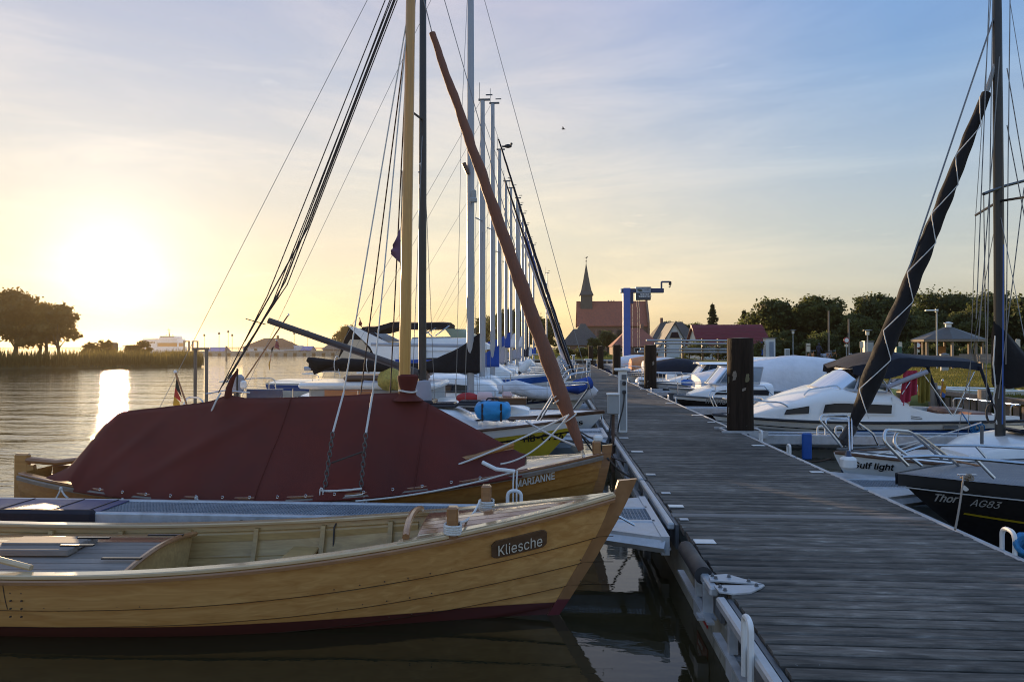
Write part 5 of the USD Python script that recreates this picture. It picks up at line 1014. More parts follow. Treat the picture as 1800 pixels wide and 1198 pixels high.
# foredeck planks
xd0, xd1 = -.10, -1.62
for k in range(-6, 6):
    y0, y1 = k * .085 + .004, (k + 1) * .085 - .004; S = []
    for x in np.linspace(xd1 + .04, xd0, 12):
        p = h.at(x); lim = max(p[1] - .075, 0.0); a, b = np.clip(y0, -lim, lim), np.clip(y1, -lim, lim)
        if b - a < .004: continue
        zf = lambda y: p[2] + .022 + .055 * (1 - (y / max(lim, .05)) ** 2) * min(1, lim / .5)
        S.append([(x, a, zf(a) - .02), (x, b, zf(b) - .02), (x, b, zf(b)), (x, a, zf(a))])
    if len(S) > 1: kl.part('deck_plank', loft(S), DECKP if k in (-6, -5) else DECKW, smooth=False)
kl.part('deck_underside', h.deck(-.05, -1.6, .05, .05, -.005), DECKW, smooth=40)
for s in (-1, 1): kl.part('covering_board', capstrip(h, s, -.06, -1.72, .10, -.004, .012, .022), DECKP, smooth=25)
bm = h.at(-1.66); kl.part('deck_beam', tube([(-1.66 - .03 * (1 - (y / bm[1]) ** 2), y, bm[2] + .035 + .075 * (1 - (y / bm[1]) ** 2)) for y in np.linspace(-bm[1] + .06, bm[1] - .1, 14)], .028, 8), STEM2)
def bitt(x, y, top, label):
    z0 = h.at(x)[2]; p = kl.part('mooring_bitt', rbox((x, y, (z0 + top) / 2), (.085, .085, top - z0 + .06), .014), STEM2)
    kl.part('rope_turns', cat(*[tube([(x + math.cos(a) * .062, y + math.sin(a) * .062, top - .10 - .018 * a / 6.28) for a in np.linspace(0, 6.28 * 4, 60)], .010, 6)]), ROPEW, p); return p
b1 = W(806, 930, 5.08) - [KX, KY, 0]; bitt(-1.32, -.40, .93, ''); bitt(-1.10, .30, .95, '')
kl.part('mooring_line', tube(sag((-1.27, -.36, .83), (-1.15, .25, .86), .05), .010, 6), ROPEW)
# name board
nb_ = h.at(-.98, .78)
def onside(h, x0, x1, q0, q1, out, th=.018, k=22):
    P = []
    for x in np.linspace(x0, x1, k):
        f_ = abs(2 * (x - x0) / (x1 - x0) - 1); sh_ = (q1 - q0) * (.0 if f_ < .8 else .18 * ((f_ - .8) / .2) ** 2); a, b = h.at(x, q0 + sh_), h.at(x, q1 - sh_); P.append([(x, -(a[1] + out), a[2]), (x, -(a[1] + out + th), a[2] + .004), (x, -(b[1] + out + th), b[2] - .004), (x, -(b[1] + out), b[2])])
    return loft(P)
xa, xb_ = on_side(kl, h, 866, 972)[0], on_side(kl, h, 960, 950)[0]
pb = kl.part('name_board', onside(h, xa, xb_, .735, .895, .012), mat('dark_carved_board', (.085, .045, .022), .45, var=.3, stretch=(1, 8, 8), coat=.4), smooth=30)
letter(kl, h, 'Kliesche', (877, 974), (952, 956), .085, mat('cream_letters', (.62, .57, .47), .6, var=.05), pb, False, .034)
# engine box with a planked, arched lid
ez0 = .475
for k in range(-6, 6):
    y0, y1 = k * .095 + .004, (k + 1) * .095 - .004; zf = lambda y: ez0 + .07 * (1 - (y / .6) ** 2)
    kl.part('box_plank', loft([[(x, y0, zf(y0) - .02), (x, y1, zf(y1) - .02), (x, y1, zf(y1)), (x, y0, zf(y0))] for x in (-5.35, -3.72)]), PALEB if k < 1 else DECKW, smooth=False)
for sd_ in (prism([(-.46, .2), (.46, .2), (.57, ez0 - .02), (.35, ez0 + .02), (0, ez0 + .045), (-.35, ez0 + .02), (-.57, ez0 - .02)], 0, -3.78, -3.75), prism([(-.46, .2), (.46, .2), (.57, ez0 - .02), (0, ez0 + .04), (-.57, ez0 - .02)], 0, -5.33, -5.3)): kl.part('box_side', sd_, KLIN, smooth=False)
kl.part('box_rim', tube([(-3.72, y, ez0 + .07 * (1 - (y / .6) ** 2) + .005) for y in np.linspace(-.57, .57, 16)], .022, 6), STEM2)
hh_ = kl.part('hatch', cat(*[rbox((-4.62, -.22 + j * .13, ez0 + .09 + .015 * (j == 1)), (.62, .125, .05), .006) for j in range(3)]), PALEB, smooth=False)
for y in (-.18, .03): kl.part('hinge', cat(box((-4.30, y, ez0 + .122), (.26, .03, .012))), BLK, hh_, smooth=False)
for y in (-.35, .3): kl.part('hinge', box((-3.85, y, ez0 + .073), (.3, .03, .012)), BLK, smooth=False)
kl.part('thwart', rbox((-2.72, .05, .36), (.24, 1.2, .035), .008), KLIN)
kl.part('oar', tube([(-5.9, -.40, .80), (-4.9, -.55, .66), (-4.35, -.62, .56)], [.028, .026, .022], 8), KLCAP)
kl.part('fender_lanyard', tube([(-2.45, h.at(-2.45)[1] - .02, .60), (-2.47, h.at(-2.45)[1] - .09, .55), (-2.47, h.at(-2.45)[1] - .12, .34)], .008, 6), ROPED)

# ================================================================== MARIANNE, varnished boat under the burgundy cover
MX, MY = .64, 8.35
ma = Thing('wooden_sailboat', 'varnished clinker sailing boat under a burgundy cover, with pale wooden mast', 'sailboat', (MX, MY, 0))
h2 = Hull(7.25, 2.05, .87, .50, .60, rake=.30, draft=.32, tr=.30, full=2.2, tm=.52, flare=.48, stem_p=1.3, keel0=-.1, nx=52, ns=19)
clinker(ma, h2, [.02, .2, .36, .52, .68, .83, 1.0], MAR, .016)
ma.part('stem_post', loft([[(x - .06, -.03, z), (x + .06, -.02, z + .01), (x + .06, .02, z + .01), (x - .06, .03, z)] for x, z in ((-.32, -.1), (-.13, .3), (-.03, .7), (.0, .88), (.01, .97))]), STEM2, smooth=False)
ma.part('stern_post', loft([[(x - .08, -.035, z), (x + .05, -.03, z), (x + .05, .03, z), (x - .08, .035, z)] for x, z in ((-7.2, -.1), (-7.28, .3), (-7.3, .60), (-7.31, .66))]), MAR, smooth=False)
ma.part('transom', cap(np.vstack([h2.G[-1], (h2.G[-1] * [1, -1, 1])[::-1]])), MAR, smooth=False)
for s in (-1, 1):
    ma.part('rubbing_strake', capstrip(h2, s, -.04, -7.2, -.012, .042, .055, -.06), wood('worn_grey_rail', (.10, .075, .055), (.19, .15, .115), .5, .2), smooth=25); ma.part('gunwale_cap', capstrip(h2, s, -.04, -7.2, .09, .010, .022, 0.), DECKW, smooth=25)
ma.part('foredeck', h2.deck(-.03, -2.2, .06, .02, .012), wood('pale_varnished_ply', (.42, .29, .17), (.56, .42, .27), .10, 1.), smooth=50)
ma.part('coaming', cat(tube([(-2.2, -.6, .78), (-1.55, -.42, .88), (-1.15, 0, .96), (-1.55, .42, .88), (-2.2, .6, .78)], .035, 6), grid([[(-2.2, -.62, .66), (-1.5, -.44, .78), (-1.1, 0, .86), (-1.5, .44, .78), (-2.2, .62, .66)], [(-2.2, -.6, .79), (-1.55, -.42, .89), (-1.15, 0, .97), (-1.55, .42, .89), (-2.2, .6, .79)]])), MAR)
ma.part('rudder_head', rbox((-7.42, 0, .40), (.20, .07, .80), .02), MAR); ma.part('tiller', tube([(-7.35, 0, .72), (-6.95, 0, .69), (-6.2, 0, .78)], [.045, .04, .035], 8), STEM2)
ma.part('samson_post', rbox((-.12, 0, .94), (.10, .12, .16), .015), STEM2); ma.part('cap_block', rbox((-.10, .02, 1.05), (.11, .13, .07), .02), PLAST)
# the cover
S = []
ridge_x = [-.98 + MX * 0, -1.25, -2.0, -2.46, -3.4, -4.6, -5.2, -5.32, -5.6, -6.2, -6.42, -6.62]
def rz(x): return np.interp(-x, [1.02, 1.6, 2.45, 3.2, 4.0, 4.5, 4.73, 4.95, 5.4, 6.15, 6.35, 6.68], [.86, 1.16, 1.60, 1.555, 1.535, 1.525, 1.565, 1.48, 1.42, 1.34, 1.16, .68])
for x in np.linspace(-.98, -6.66, 96):
    p = h2.at(x); b = p[1] + .055; zr_ = rz(x); zl = p[2] - .035 if x > -6.2 else p[2] + .06; v = np.linspace(0, 1, 15); row = []
    for q in v:
        yy = b * (1 - q); zz = zl + (zr_ - zl) * (q ** .82 * .86 + .14 * q ** 2.2) if q < 1 else zr_
        row.append((yy, zz))
    f1_ = np.clip((zr_ - zl) / .4, 0, 1); pts = [(x, -y, z) for y, z in row] + [(x, y, z) for y, z in row[-2::-1]]
    S.append(pts)
P = np.array(S); 
fold = (meshkit.fbm(np.stack([P[..., 0] * 1.5 + P[..., 2] * 1.5, P[..., 1] * .5, P[..., 2] * .6], -1), 3, 4) - .5); wv_ = np.sin(math.pi * (1 - abs(np.arange(29) - 14) / 14.0))[None, :]; P[..., 1] += np.sign(P[..., 1]) * fold * .26 * wv_ ; P[..., 2] += fold * .02
dg = np.sin((P[..., 0] + 4.73) * 2.2 - (P[..., 2] - 1.6) * 2.3) * .022 + np.exp(-((P[..., 0] + 4.0 + (1.5 - P[..., 2]) * 1.6) / .14) ** 2) * .06 + np.exp(-((P[..., 0] + 5.3 + (1.5 - P[..., 2]) * .8) / .10) ** 2) * .04 + np.exp(-((P[..., 0] + 2.0 - (1.5 - P[..., 2]) * .9) / .10) ** 2) * .03; P[..., 1] += np.sign(P[..., 1]) * dg * wv_
hw_ = (abs(np.arange(29) - 14) / 14.0)[None, :] ** 4; sc_ = np.cos(P[..., 0] * 2 * math.pi / .62); P[..., 2] += hw_ * sc_ * .018; P[..., 1] += np.sign(P[..., 1]) * hw_ ** .5 * sc_ * .012
cov = single('boat_cover', move(cat(grid(P, flip=True)), (MX, MY, 0)), BURG, 'burgundy canvas cover drawn tent-like over the wooden sailing boat', 'boat cover', smooth=70)
def covpart(nm, m, mt): usdkit.mesh(stage, numbered('/World/boat_cover', nm), cat(m), mt, smooth=40)
covpart('mast_collar', move(wobble(revolve([(.20, 1.56), (.115, 1.62), (.10, 1.70), (.125, 1.80), (.13, 1.86), (.09, 1.88)], 16), .012, 6), (MX - 2.44, MY, -.06)), BURG)
covpart('collar_tie', move(tube([(.108 * math.cos(a), .108 * math.sin(a), 1.645 + .01 * math.sin(2 * a)) for a in np.linspace(0, 6.28, 20)], .012, 6), (MX - 2.44, MY, -.03)), ROPEW)
covpart('boom_bundle', move(wobble(tube([(-4.73, 0, 1.52), (-4.71, 0, 1.64), (-4.67, 0, 1.76), (-4.60, 0, 1.88)], [.05, .04, .032, .012], 10), .015, 7), (MX, MY, 0)), BURG)
for sx in (-2.2, -3.9):
    covpart('seam', tube([(x_ + MX, y_ + MY - .006, z_) for x_, y_, z_ in P[int(np.argmin(abs(np.linspace(-.98, -6.66, 96) - sx))), :15]], .006, 5), BURG)
eye = []
for x in np.arange(-1.15, -6.1, -.31):
    p = h2.at(x); eye.append(move(rotx(cat(trimesh.creation.torus(.013, .005, 8, 5)), math.pi / 2), (x + MX, MY - p[1] - .075, p[2] + .035)))
for ey in eye: covpart('eyelet', ey, STEEL)
hemz = []
for x in np.linspace(-1.0, -6.2, 40): p = h2.at(x); hemz.append((x + MX, MY - p[1] - .06, p[2] - .03))
covpart('hem', tube(hemz, .012, 6), BURG)
for k, (px, py, Y) in enumerate(((640, 875, 7.35), (215, 878, 7.3), (345, 874, 7.3), (480, 882, 7.3), (107, 858, 7.6))):
    q = W(px, py, Y); covpart('tie_down', cat(tube(sag(q, q + [.10, -.02, -.10], .02, 6), .010, 6), tube(sag(q, q + [-.05, -.02, -.12], .01, 6), .010, 6), trimesh.creation.icosphere(1, .02).apply_translation(q)), ROPEW)
q = W(388, 690, 8.3); covpart('tie_down', tube([q, q + [-.03, -.06, -.10], q + [-.08, -.07, -.22]], .011, 6), ROPEW)
# Marianne's mast, furled jib, rigging
mp = ma.loc_of(W(711, 690, MY)); mtop = ma.loc_of(W(728, -120, MY))
def M_(px, py, dy=0.0): return ma.loc_of(W(px, py, MY + dy))
ma.part('mast', tube([(mp[0], 0, .4), (mp[0], 0, 1.6), tuple(M_(722, 0)), tuple(mtop)], [.075, .072, .060, .045], 14), MASTW)
ma.part('mast_track', tube([M_(702, 690, -.02), M_(716, 0, -.02)], .012, 6), BROWN)
ma.part('furled_jib', furled(M_(1022, 790), M_(759, 58), .098, 5, 90, 16, .42), JIBRED, smooth=50)
ma.part('jib_tie', cat(*[tube([c + np.array([.085 * math.cos(a), .085 * math.sin(a), .06 * math.cos(a)]) for a in np.linspace(0, 6.28 * 2, 26)], .008, 5) for c in (M_(985, 700), M_(982, 692), M_(1001, 735))]), ROPEW)
ma.part('tack_shackle', cat(tube([M_(1021, 783), M_(1026, 800)], .02, 6), rbox(M_(1027, 806) , (.12, .10, .05), .01)), STEEL)
ma.part('forestay', tube([M_(760, 60), M_(745, 0), M_(728, -100)], .007, 5), WIRE)
for k, (a, b, c) in enumerate((((693, -60), (474, 545), (398, 672)), ((697, -60), (501, 495), (402, 665)), ((690, -60), (488, 522), (391, 678)), ((703, -60), (505, 500), (428, 615)), ((682, -20), (470, 520), (384, 690)), ((699, -55), (541, 400), (430, 600)))):
    ma.part('topping_lift', tube([M_(727, -112), M_(a[0] + 4, -22), M_(*b), M_(*c)], .0095 if k in (1, 5) else .007, 5), ROPED)
ma.part('lift_fitting', tube([M_(432, 560), M_(467, 570)], .006, 5), ROPED)
for a, b, dy in (((716, 30), (604, 690), -.6), ((717, 34), (655, 690), -.62), ((716, 50), (633, 700), .7), ((719, 15), (686, 690), .7)): ma.part('shroud', tube([M_(*a), M_(*b, dy)], .009, 6), ROPED if dy > 0 else ROPEW)
for (a, b, c) in (((604, 690), (585, 760), (570, 862)), ((655, 690), (643, 762), (634, 862))):
    ma.part('shroud_end', tube([M_(*a, -.6), M_(*b, -.85)], .013, 6), ROPEW); p0, p1 = M_(*b, -.86), M_(*c, -.98)
    nl = 12; ln = []
    for i in range(nl):
        pc = p0 + (p1 - p0) * (i + .5) / nl; tor = trimesh.creation.torus(.022, .0065, 10, 6); tor.apply_scale((1, 1.5, 1)); m_ = rotx(cat(tor), math.pi / 2); ln.append(move(rotz(m_, (i % 2) * math.pi / 2), pc))
    ma.part('chain', cat(*ln), mat('chain_steel', (.12, .115, .11), .5, .6))
ma.part('ratline', tube([M_(583, 813, -.9), M_(642, 792, -.9)], .011, 6), ROPED)
ma.part('lashing', cat(tube(sag(M_(562, 862, -1.0), M_(636, 858, -1.0), .01), .012, 6), tube(sag(M_(560, 868, -1.0), M_(638, 868, -1.0), .02), .008, 6), *[tube([M_(565 + 3 * math.cos(a), 866 + 9 * math.sin(a), -1.02) for a in np.linspace(0, 6.2, 12)], .008, 5)]), ROPEW)
letter(ma, h2, 'MARIANNE', (907, 855), (975, 841), .085, mat('white_letters', (.68, .68, .64), .5, var=.03), None, True, .022)
def line_(name, label, pts, r, m): single(name, tube(pts, r, 6), m, label, 'mooring line')
line_('mooring_line', 'pale mooring line slanting from the furled brown sail down along the burgundy cover', sag(W(997, 730, 8.2), W(560, 884, 7.28), .12, 20), .011, ROPEW)
line_('mooring_line', 'pale mooring line running along the rail of the varnished boat to the stern', sag(W(905, 828, 7.6), W(625, 880, 7.30), .05, 20), .010, ROPEW)
line_('mooring_line', 'grey mooring line crossing from the yellow bow down to the varnished bow', sag(W(925, 740, 10.2), W(1012, 783, 8.4), .02, 12), .014, ROPEW)
line_('mooring_line', 'pale slack mooring line from the furled brown sail to the varnished boat', sag(W(1000, 728, 8.1), W(880, 815, 7.8), .12, 16), .010, ROPEW)
line_('mooring_line', 'twisted dark mooring line from the varnished stem to the jetty', sag(W(1068, 805, 8.3), (1.08, 9.0, .45), .05, 12), .014, ROPED)
fd_ = Thing('fender_line', 'two pale lines hanging over the rail beside the painted name, with a white chafe sleeve', 'fender line', W(905, 826, 7.55)); fd_.part('sleeve', tube([W(848, 812, 7.5), W(872, 824, 7.45), W(905, 828, 7.5)], .022, 8), PLAST, world=True)
for px in (903, 909): fd_.part('line', tube([W(px, 827, 7.5), W(px - 1, 850, 7.42), W(px - 1, 890, 7.4)], .009, 6), ROPEW, world=True)
fl = Thing('pennant', 'faded purple and pink pennant flying beside the pale wooden mast', 'pennant', W(702, 400, 8.3)); a, b, c = (np.array(W(p, q, 8.3)) for p, q in ((704, 398), (703, 462), (686, 446)))
def cloth(P00, P10, P01, P11, amp, n=10, seed=1, wave=2.0):
    P = []
    for u in np.linspace(0, 1, n):
        row = []
        for v in np.linspace(0, 1, n):
            p = (1 - u) * ((1 - v) * np.asarray(P00) + v * np.asarray(P01)) + u * ((1 - v) * np.asarray(P10) + v * np.asarray(P11)); row.append(p + np.array([0, math.sin(v * 6 * wave + u * 2 + seed) * amp * u, 0]))
        P.append(row)
    return grid(P)
fl.part('cloth', cloth(a, W(692, 428, 8.3), b, c, .03), mat('faded_purple_cloth', (.14, .07, .12), .8, var=.35, scale=6), world=True, smooth=60); fl.part('halyard', seg(W(707, 300, 8.3), W(701, 690, 8.6), .006, 5), ROPED, world=True)

# ================================================================== left row behind: yellow boat, white yacht, the others
yb = sailboat('yellow hulled yacht with black sail number at the bow, behind the burgundy cover', 10.8, .36, 7.0, 2.35, (1.03, .86, .92), -2.45, 9.4, hullm=YEL, cabin=(.22, .60, .34, .34), cover=None, cover_len=.01, boomz=.4, mastm=ALUD, mr=.062, rake=.95, stripe=BLK, stripe_q=(.80, .825), text_='HB-C726', textx=((921, 776), (990, 771)), texth=.105, pulpit=False, detail=2, stanch=False, name='yellow_sailboat')
yb.part('pulpit', cat(tube(arc_path([yb.loc_of(W(944, 738, 10.2)), yb.loc_of(W(984, 674, 10.2)), yb.loc_of(W(1032, 671, 10.6)), yb.loc_of(W(1036, 680, 11.0)), yb.loc_of(W(1001, 728, 11.3))], .12), .016, 8), tube(arc_path([yb.loc_of(W(950, 738, 10.3)), yb.loc_of(W(985, 678, 10.3)), yb.loc_of(W(1028, 675, 10.9))], .1), .014, 8)), STEEL)
yb.part('white_topside', cat(yb.h.strip(1, .88, 1.0, .004), yb.h.strip(-1, .88, 1.0, .004)), GEL, smooth=60)
yb.part('dark_boom', tube([yb.loc_of(W(472, 563, 10.6)), yb.loc_of(W(735, 655, 10.8))], [.05, .06], 10), mat('dark_boom', (.055, .045, .042), .5, var=.2))
yb.part('mast_boot', wobble(move(revolve([(.17, 0), (.16, .3), (.14, .42), (.06, .44)], 14), yb.loc_of(W(741, 716, 10.8))), .02, 5), GREYC)
yb.part('anchor_light', cat(move(revolve([(.03, 0), (.045, .02), (.05, .12), (.03, .14)], 10), yb.loc_of(W(742, 301, 10.8)) ), seg(yb.loc_of(W(735, 303, 10.8)), yb.loc_of(W(742, 301, 10.8)), .012, 5), rbox(yb.loc_of(W(741, 328, 10.8)), (.07, .07, .08), .01)), PLAST)
yb.part('chain_pile', wobble(cat(*[move(rotz(cat(trimesh.creation.torus(.05, .009, 10, 5)), k), (-1.0 - .09 * k, -.25 + .05 * math.sin(k * 2), 1.03 + .01 * (k % 3))) for k in range(9)]), .02, 8), ROPED)
bag = Thing('bag', 'bright blue sail bag with black straps lying on the deck of the yellow boat', 'bag', W(866, 738, 10.3)); c0 = (0, 0, 0)
bs_ = trimesh.creation.icosphere(3, 1.0); bv_ = np.sign(bs_.vertices) * abs(bs_.vertices) ** .55; bag.part('body', wobble((bv_ * [.26, .17, .145] + [0, 0, .14], np.array(bs_.faces)), .05, 6, 3), mat('bright_blue_bag', (.02, .26, .55), .6, var=.15, bump=.006, bscale=20)); bag.part('strap', cat(*[box((x, -.165, .13), (.03, .02, .26)) for x in (-.14, .14)]), RUB, smooth=False); bag.part('handle', tube(arc_path([(-.1, 0, .28), (-.08, 0, .33), (.08, 0, .33), (.1, 0, .28)], .03), .012, 6), RUB); bag.part('zip', box((0, 0, .285), (.4, .025, .012)), RUB, smooth=False)

def px_mast(px, Y): return W(px, 611, Y)[0]
pg = sailboat('white yacht with black sail cover on its boom, name partly hidden by the brown sail', 14.8, 1.10, 8.2, 2.6, (.80, .72, .85), px_mast(827, 14.8) - 1.10, 11.5, cabin=(.20, .50, .32, .28), cover=BLACKC, cover_len=.45, cover_h=.80, boomz=.60, mastm=ALU, mr=.082, rake=.8, text_='Pegasus', textx=((958, 755), (1024, 745)), texth=.11, stripe=BROWN, stripe_q=(.93, .985), pulpit=False, detail=2, full=2.3)
pg.part('doghouse', rbox((-4.9, 0, 1.14), (2.6, 1.7, .36), .05), GREYP); pg.part('doghouse_roof', rbox((-4.95, 0, 1.36), (2.9, 1.9, .13), .05), GEL); pg.part('doghouse_hatch', cat(rbox((-4.75, .1, 1.49), (1.7, 1.1, .14), .06), rbox((-4.2, .1, 1.59), (.8, .9, .12), .05)), BROWN); pg.part('doghouse_window', box((-5.35, -.86, 1.17), (1.0, .02, .22)), ORANGE, smooth=False)
pg.part('grey_dodger', cloth(pg.loc_of(W(640, 668, 14.2)), pg.loc_of(W(702, 672, 14.2)), pg.loc_of(W(634, 677, 14.0)), pg.loc_of(W(690, 684, 14.0)), .04), GREYC, smooth=60)
pg.part('deck_light', cat(rbox(pg.loc_of(W(833, 342, 14.7)), (.10, .10, .2), .02), rbox(pg.loc_of(W(832, 352, 14.6)), (.16, .10, .10), .02)), GREYP); pg.part('radar_reflector', tube([pg.loc_of(W(815, 287, 14.7)), pg.loc_of(W(823, 305, 14.7))], .05, 8), BROWN)
yl = single('fishing_net', wobble(cat(*[move(cat(trimesh.creation.icosphere(2, .24 - .05 * k)), W(700 - 16 * (k == 0) + 12 * (k > 1), 666 + 4 * k, 13.9)) for k in range(3)], move(cat(trimesh.creation.icosphere(2, .2)), W(712, 672, 13.8))), .06, 6, 2), mat('yellow_net', (.42, .33, .08), .9, var=.35, scale=25, bump=.03, bscale=40), 'bundle of yellow rope on the cabin roof, just left of the pale mast', 'rope bundle')
hb2 = Thing('horseshoe_buoy', 'dark red rescue buoy with pale cylinder, right below the black sail cover', 'rescue buoy', W(822, 699, 13.9)); e_ = trimesh.creation.icosphere(3, 1.0); e_.apply_scale((.24, .07, .11)); hb2.part('cushion', cat(e_), REDP); hb2.part('cylinder', move(roty(revolve([(.11, 0), (.12, .03), (.12, .26), (.10, .30)], 14), math.pi / 2), (.20, .05, .0)), PINK)
ck = Thing('wooden_box', 'flat wooden deck box with a pale towel on the white yacht foredeck', 'box', W(893, 709, 14.0)); ck.part('box', rbox((0, 0, .04), (.75, .3, .12), .01), BROWN); ck.part('lid', rbox((0, 0, .115), (.78, .32, .03), .01), STEM2); ck.part('towel', wobble(rbox((-.02, 0, .18), (.22, .18, .14), .05), .03, 6), PINK)
for i, (px, py, w) in enumerate(((775, 712, .55), (830, 709, .45))): hm2 = Thing('deck_hatch', ['black deck hatch on the yellow boat, left one', 'black deck hatch on the yellow boat, right one below the red buoy'][i], 'hatch', W(px, py, 10.7)); hm2.part('frame', rbox((0, 0, 0), (w, .4, .05), .02), RUB); hm2.part('lid', rbox((0, 0, .035), (w * .85, .32, .03), .012), DARKW)
# German flags and small gear at the sterns
FB, FR, FG = mat('flag_black', (.015, .013, .012), .8), mat('flag_red', (.36, .03, .02), .8), mat('flag_gold', (.55, .28, .02), .8)
def flag3(label, top, foot, spread, droop, Y, pole_top, pole_foot, cols=None):
    t = Thing('flag', label, 'flag', pole_foot); t.part('staff', tube([pole_foot, pole_top], .016, 6), STEM2, world=True); t.part('truck', cat(trimesh.creation.icosphere(1, .028).apply_translation(pole_top)), PLAST, world=True)
    A, B_, C, D = top
    for k, m in enumerate(cols or (FB, FR, FG)):
        f0, f1_ = k / 3, (k + 1) / 3; l = lambda p, q, f: np.asarray(p) * (1 - f) + np.asarray(q) * f
        t.part('stripe', cloth(l(A, C, f0), l(B_, D, f0), l(A, C, f1_), l(B_, D, f1_), .03, 8, 3, .35), m, world=True, smooth=60)
    return t
flag3('limp German flag on a leaning staff at the left, above the burgundy cover', (W(310, 664, 10.8), W(320, 690, 10.8), W(304, 712, 10.8), W(316, 714, 10.8)), None, 0, 0, 0, W(308, 653, 10.8), W(330, 716, 10.8))
flag3('German flag hanging from the tall slanting staff left of the dark boom', (W(482, 607, 14.6), W(478, 612, 14.6), W(472, 640, 14.6), W(474, 652, 14.6)), None, 0, 0, 0, W(507, 553, 14.6), W(418, 685, 14.6))
pn2 = Thing('pennant', 'small red and white club pennant above the hanging flag', 'pennant', W(486, 600, 14.5)); pn2.part('cloth', cloth(W(486, 598, 14.5), W(490, 603, 14.5), W(482, 610, 14.5), W(491, 615, 14.5), .02), mat('faded_red_cloth', (.28, .09, .08), .8, var=.4, scale=12), world=True, smooth=60); pn2.part('clip', cat(trimesh.creation.icosphere(1, .02).apply_translation(W(486, 598, 14.5))), STEEL, world=True)
om = Thing('outboard_motor', 'outboard motor under a pale grey hood at the stern, left', 'outboard motor', W(416, 690, 12.5)); om.part('hood', wobble(rbox((0, 0, .16), (.22, .24, .36), .05), .01, 6), GREYC); om.part('leg', rbox((0, 0, -.25), (.10, .10, .5), .03), GREYD); om.part('tiller_rod', seg((.08, -.15, -.1), (.08, -.15, .46), .018, 6), RUB)
spn = Thing('solar_panel', 'dark blue solar panel on the stern rail, left of the dark boom', 'solar panel', W(465, 692, 12.3)); spn.part('panel', rbox((0, 0, 0), (.68, .03, .16), .008), NAVY); spn.part('frame', cat(box((0, .01, .085), (.70, .03, .012)), box((0, .01, -.085), (.70, .03, .012))), ALU, smooth=False)
srl = Thing('stern_rail', 'thin steel stern rail above the left end of the burgundy cover', 'rail', W(400, 692, 12.0)); srl.part('rail', cat(tube(arc_path([W(320, 716, 11.2), W(330, 697, 11.2), W(352, 699, 11.4), W(360, 712, 11.4)], .08), .014, 6), tube([W(362, 692, 12), W(395, 686, 12), W(440, 690, 12)], .013, 6)), STEEL, world=True); srl.part('block', rbox(W(428, 676, 12.2), (.10, .1, .16), .03), PLAST, world=True)

# motor yacht with the black bimini
BM = Thing('motor_yacht', 'big white motor yacht with black bimini top and beige cockpit enclosure behind the masts', 'motor yacht', (.2, 23.2, 0))
hB = Hull(9.6, 3.1, 1.30, 1.05, 1.0, rake=1.0, tr=.92, full=2.3, flare=.5); hp = BM.part('hull', hB.shell(), GEL, smooth=40); BM.part('blue_stripe', cat(hB.strip(-1, .80, .95), hB.strip(1, .80, .95)), BLUEP, hp, smooth=60); BM.part('deck', hB.deck(-.02, -9.55, .08, .01, -.01), GEL)
def Bm(px, py, dy=0): return BM.loc_of(W(px, py, 23.2 + dy))
BM.part('superstructure', trunk([(-1.6, .5, .05, 1.25), (-2.6, 1.0, .75, 1.2), (-3.4, 1.25, 1.15, 1.15), (-5.4, 1.35, 1.25, 1.05), (-6.6, 1.35, 1.3, 1.05)]), GEL, smooth=35)
arch = [(Bm(632, 574)[0], Bm(632, 574)[2]), (Bm(648, 578)[0], Bm(648, 578)[2]), (Bm(700, 603)[0], Bm(700, 603)[2]), (Bm(760, 603)[0], Bm(760, 603)[2]), (Bm(760, 640)[0], Bm(760, 640)[2]), (Bm(685, 640)[0], Bm(685, 640)[2]), (Bm(670, 610)[0], Bm(670, 610)[2])]
for s in (-1, 1): BM.part('arch_side', prism(arch, 1, s * 1.35 - .06, s * 1.35 + .06), GEL, smooth=False)
enc = [(Bm(634, 577)[0], Bm(634, 577)[2]), (Bm(672, 608)[0], Bm(672, 608)[2]), (Bm(680, 640)[0], Bm(680, 640)[2]), (Bm(612, 640)[0], Bm(612, 640)[2])]
BM.part('enclosure', prism(enc, 1, -1.36, 1.36), BLACKC, smooth=False)
wn = [(Bm(637, 597)[0], Bm(637, 597)[2]), (Bm(656, 598)[0], Bm(656, 598)[2]), (Bm(670, 616)[0], Bm(670, 616)[2]), (Bm(659, 636)[0], Bm(659, 636)[2]), (Bm(616, 632)[0], Bm(616, 632)[2])]
BM.part('enclosure_window', prism(wn, 1, -1.40, -1.37), mat('beige_vinyl_window', (.52, .42, .30), .35, var=.08), smooth=False)
BM.part('flybridge', trunk([(Bm(862, 600)[0], .3, .1, 2.15), (Bm(838, 600)[0], 1.0, .38, 2.1), (Bm(800, 600)[0], 1.2, .42, 2.1), (Bm(735, 600)[0], 1.25, .40, 2.1)]), GEL, smooth=35)
lo = [(Bm(802, 597)[0] + .9 * (1 - abs(q) ** 2.5), q * 1.1, 2.48) for q in np.linspace(-1, 1, 13)]; hi = [(Bm(790, 597)[0] + .6 * (1 - abs(q) ** 2.5), q * 1.0, 2.78) for q in np.linspace(-1, 1, 13)]; BM.part('windscreen', grid([lo, hi]), mat('tinted_green_screen', (.20, .21, .12), .15, var=.1), smooth=40)
S = []
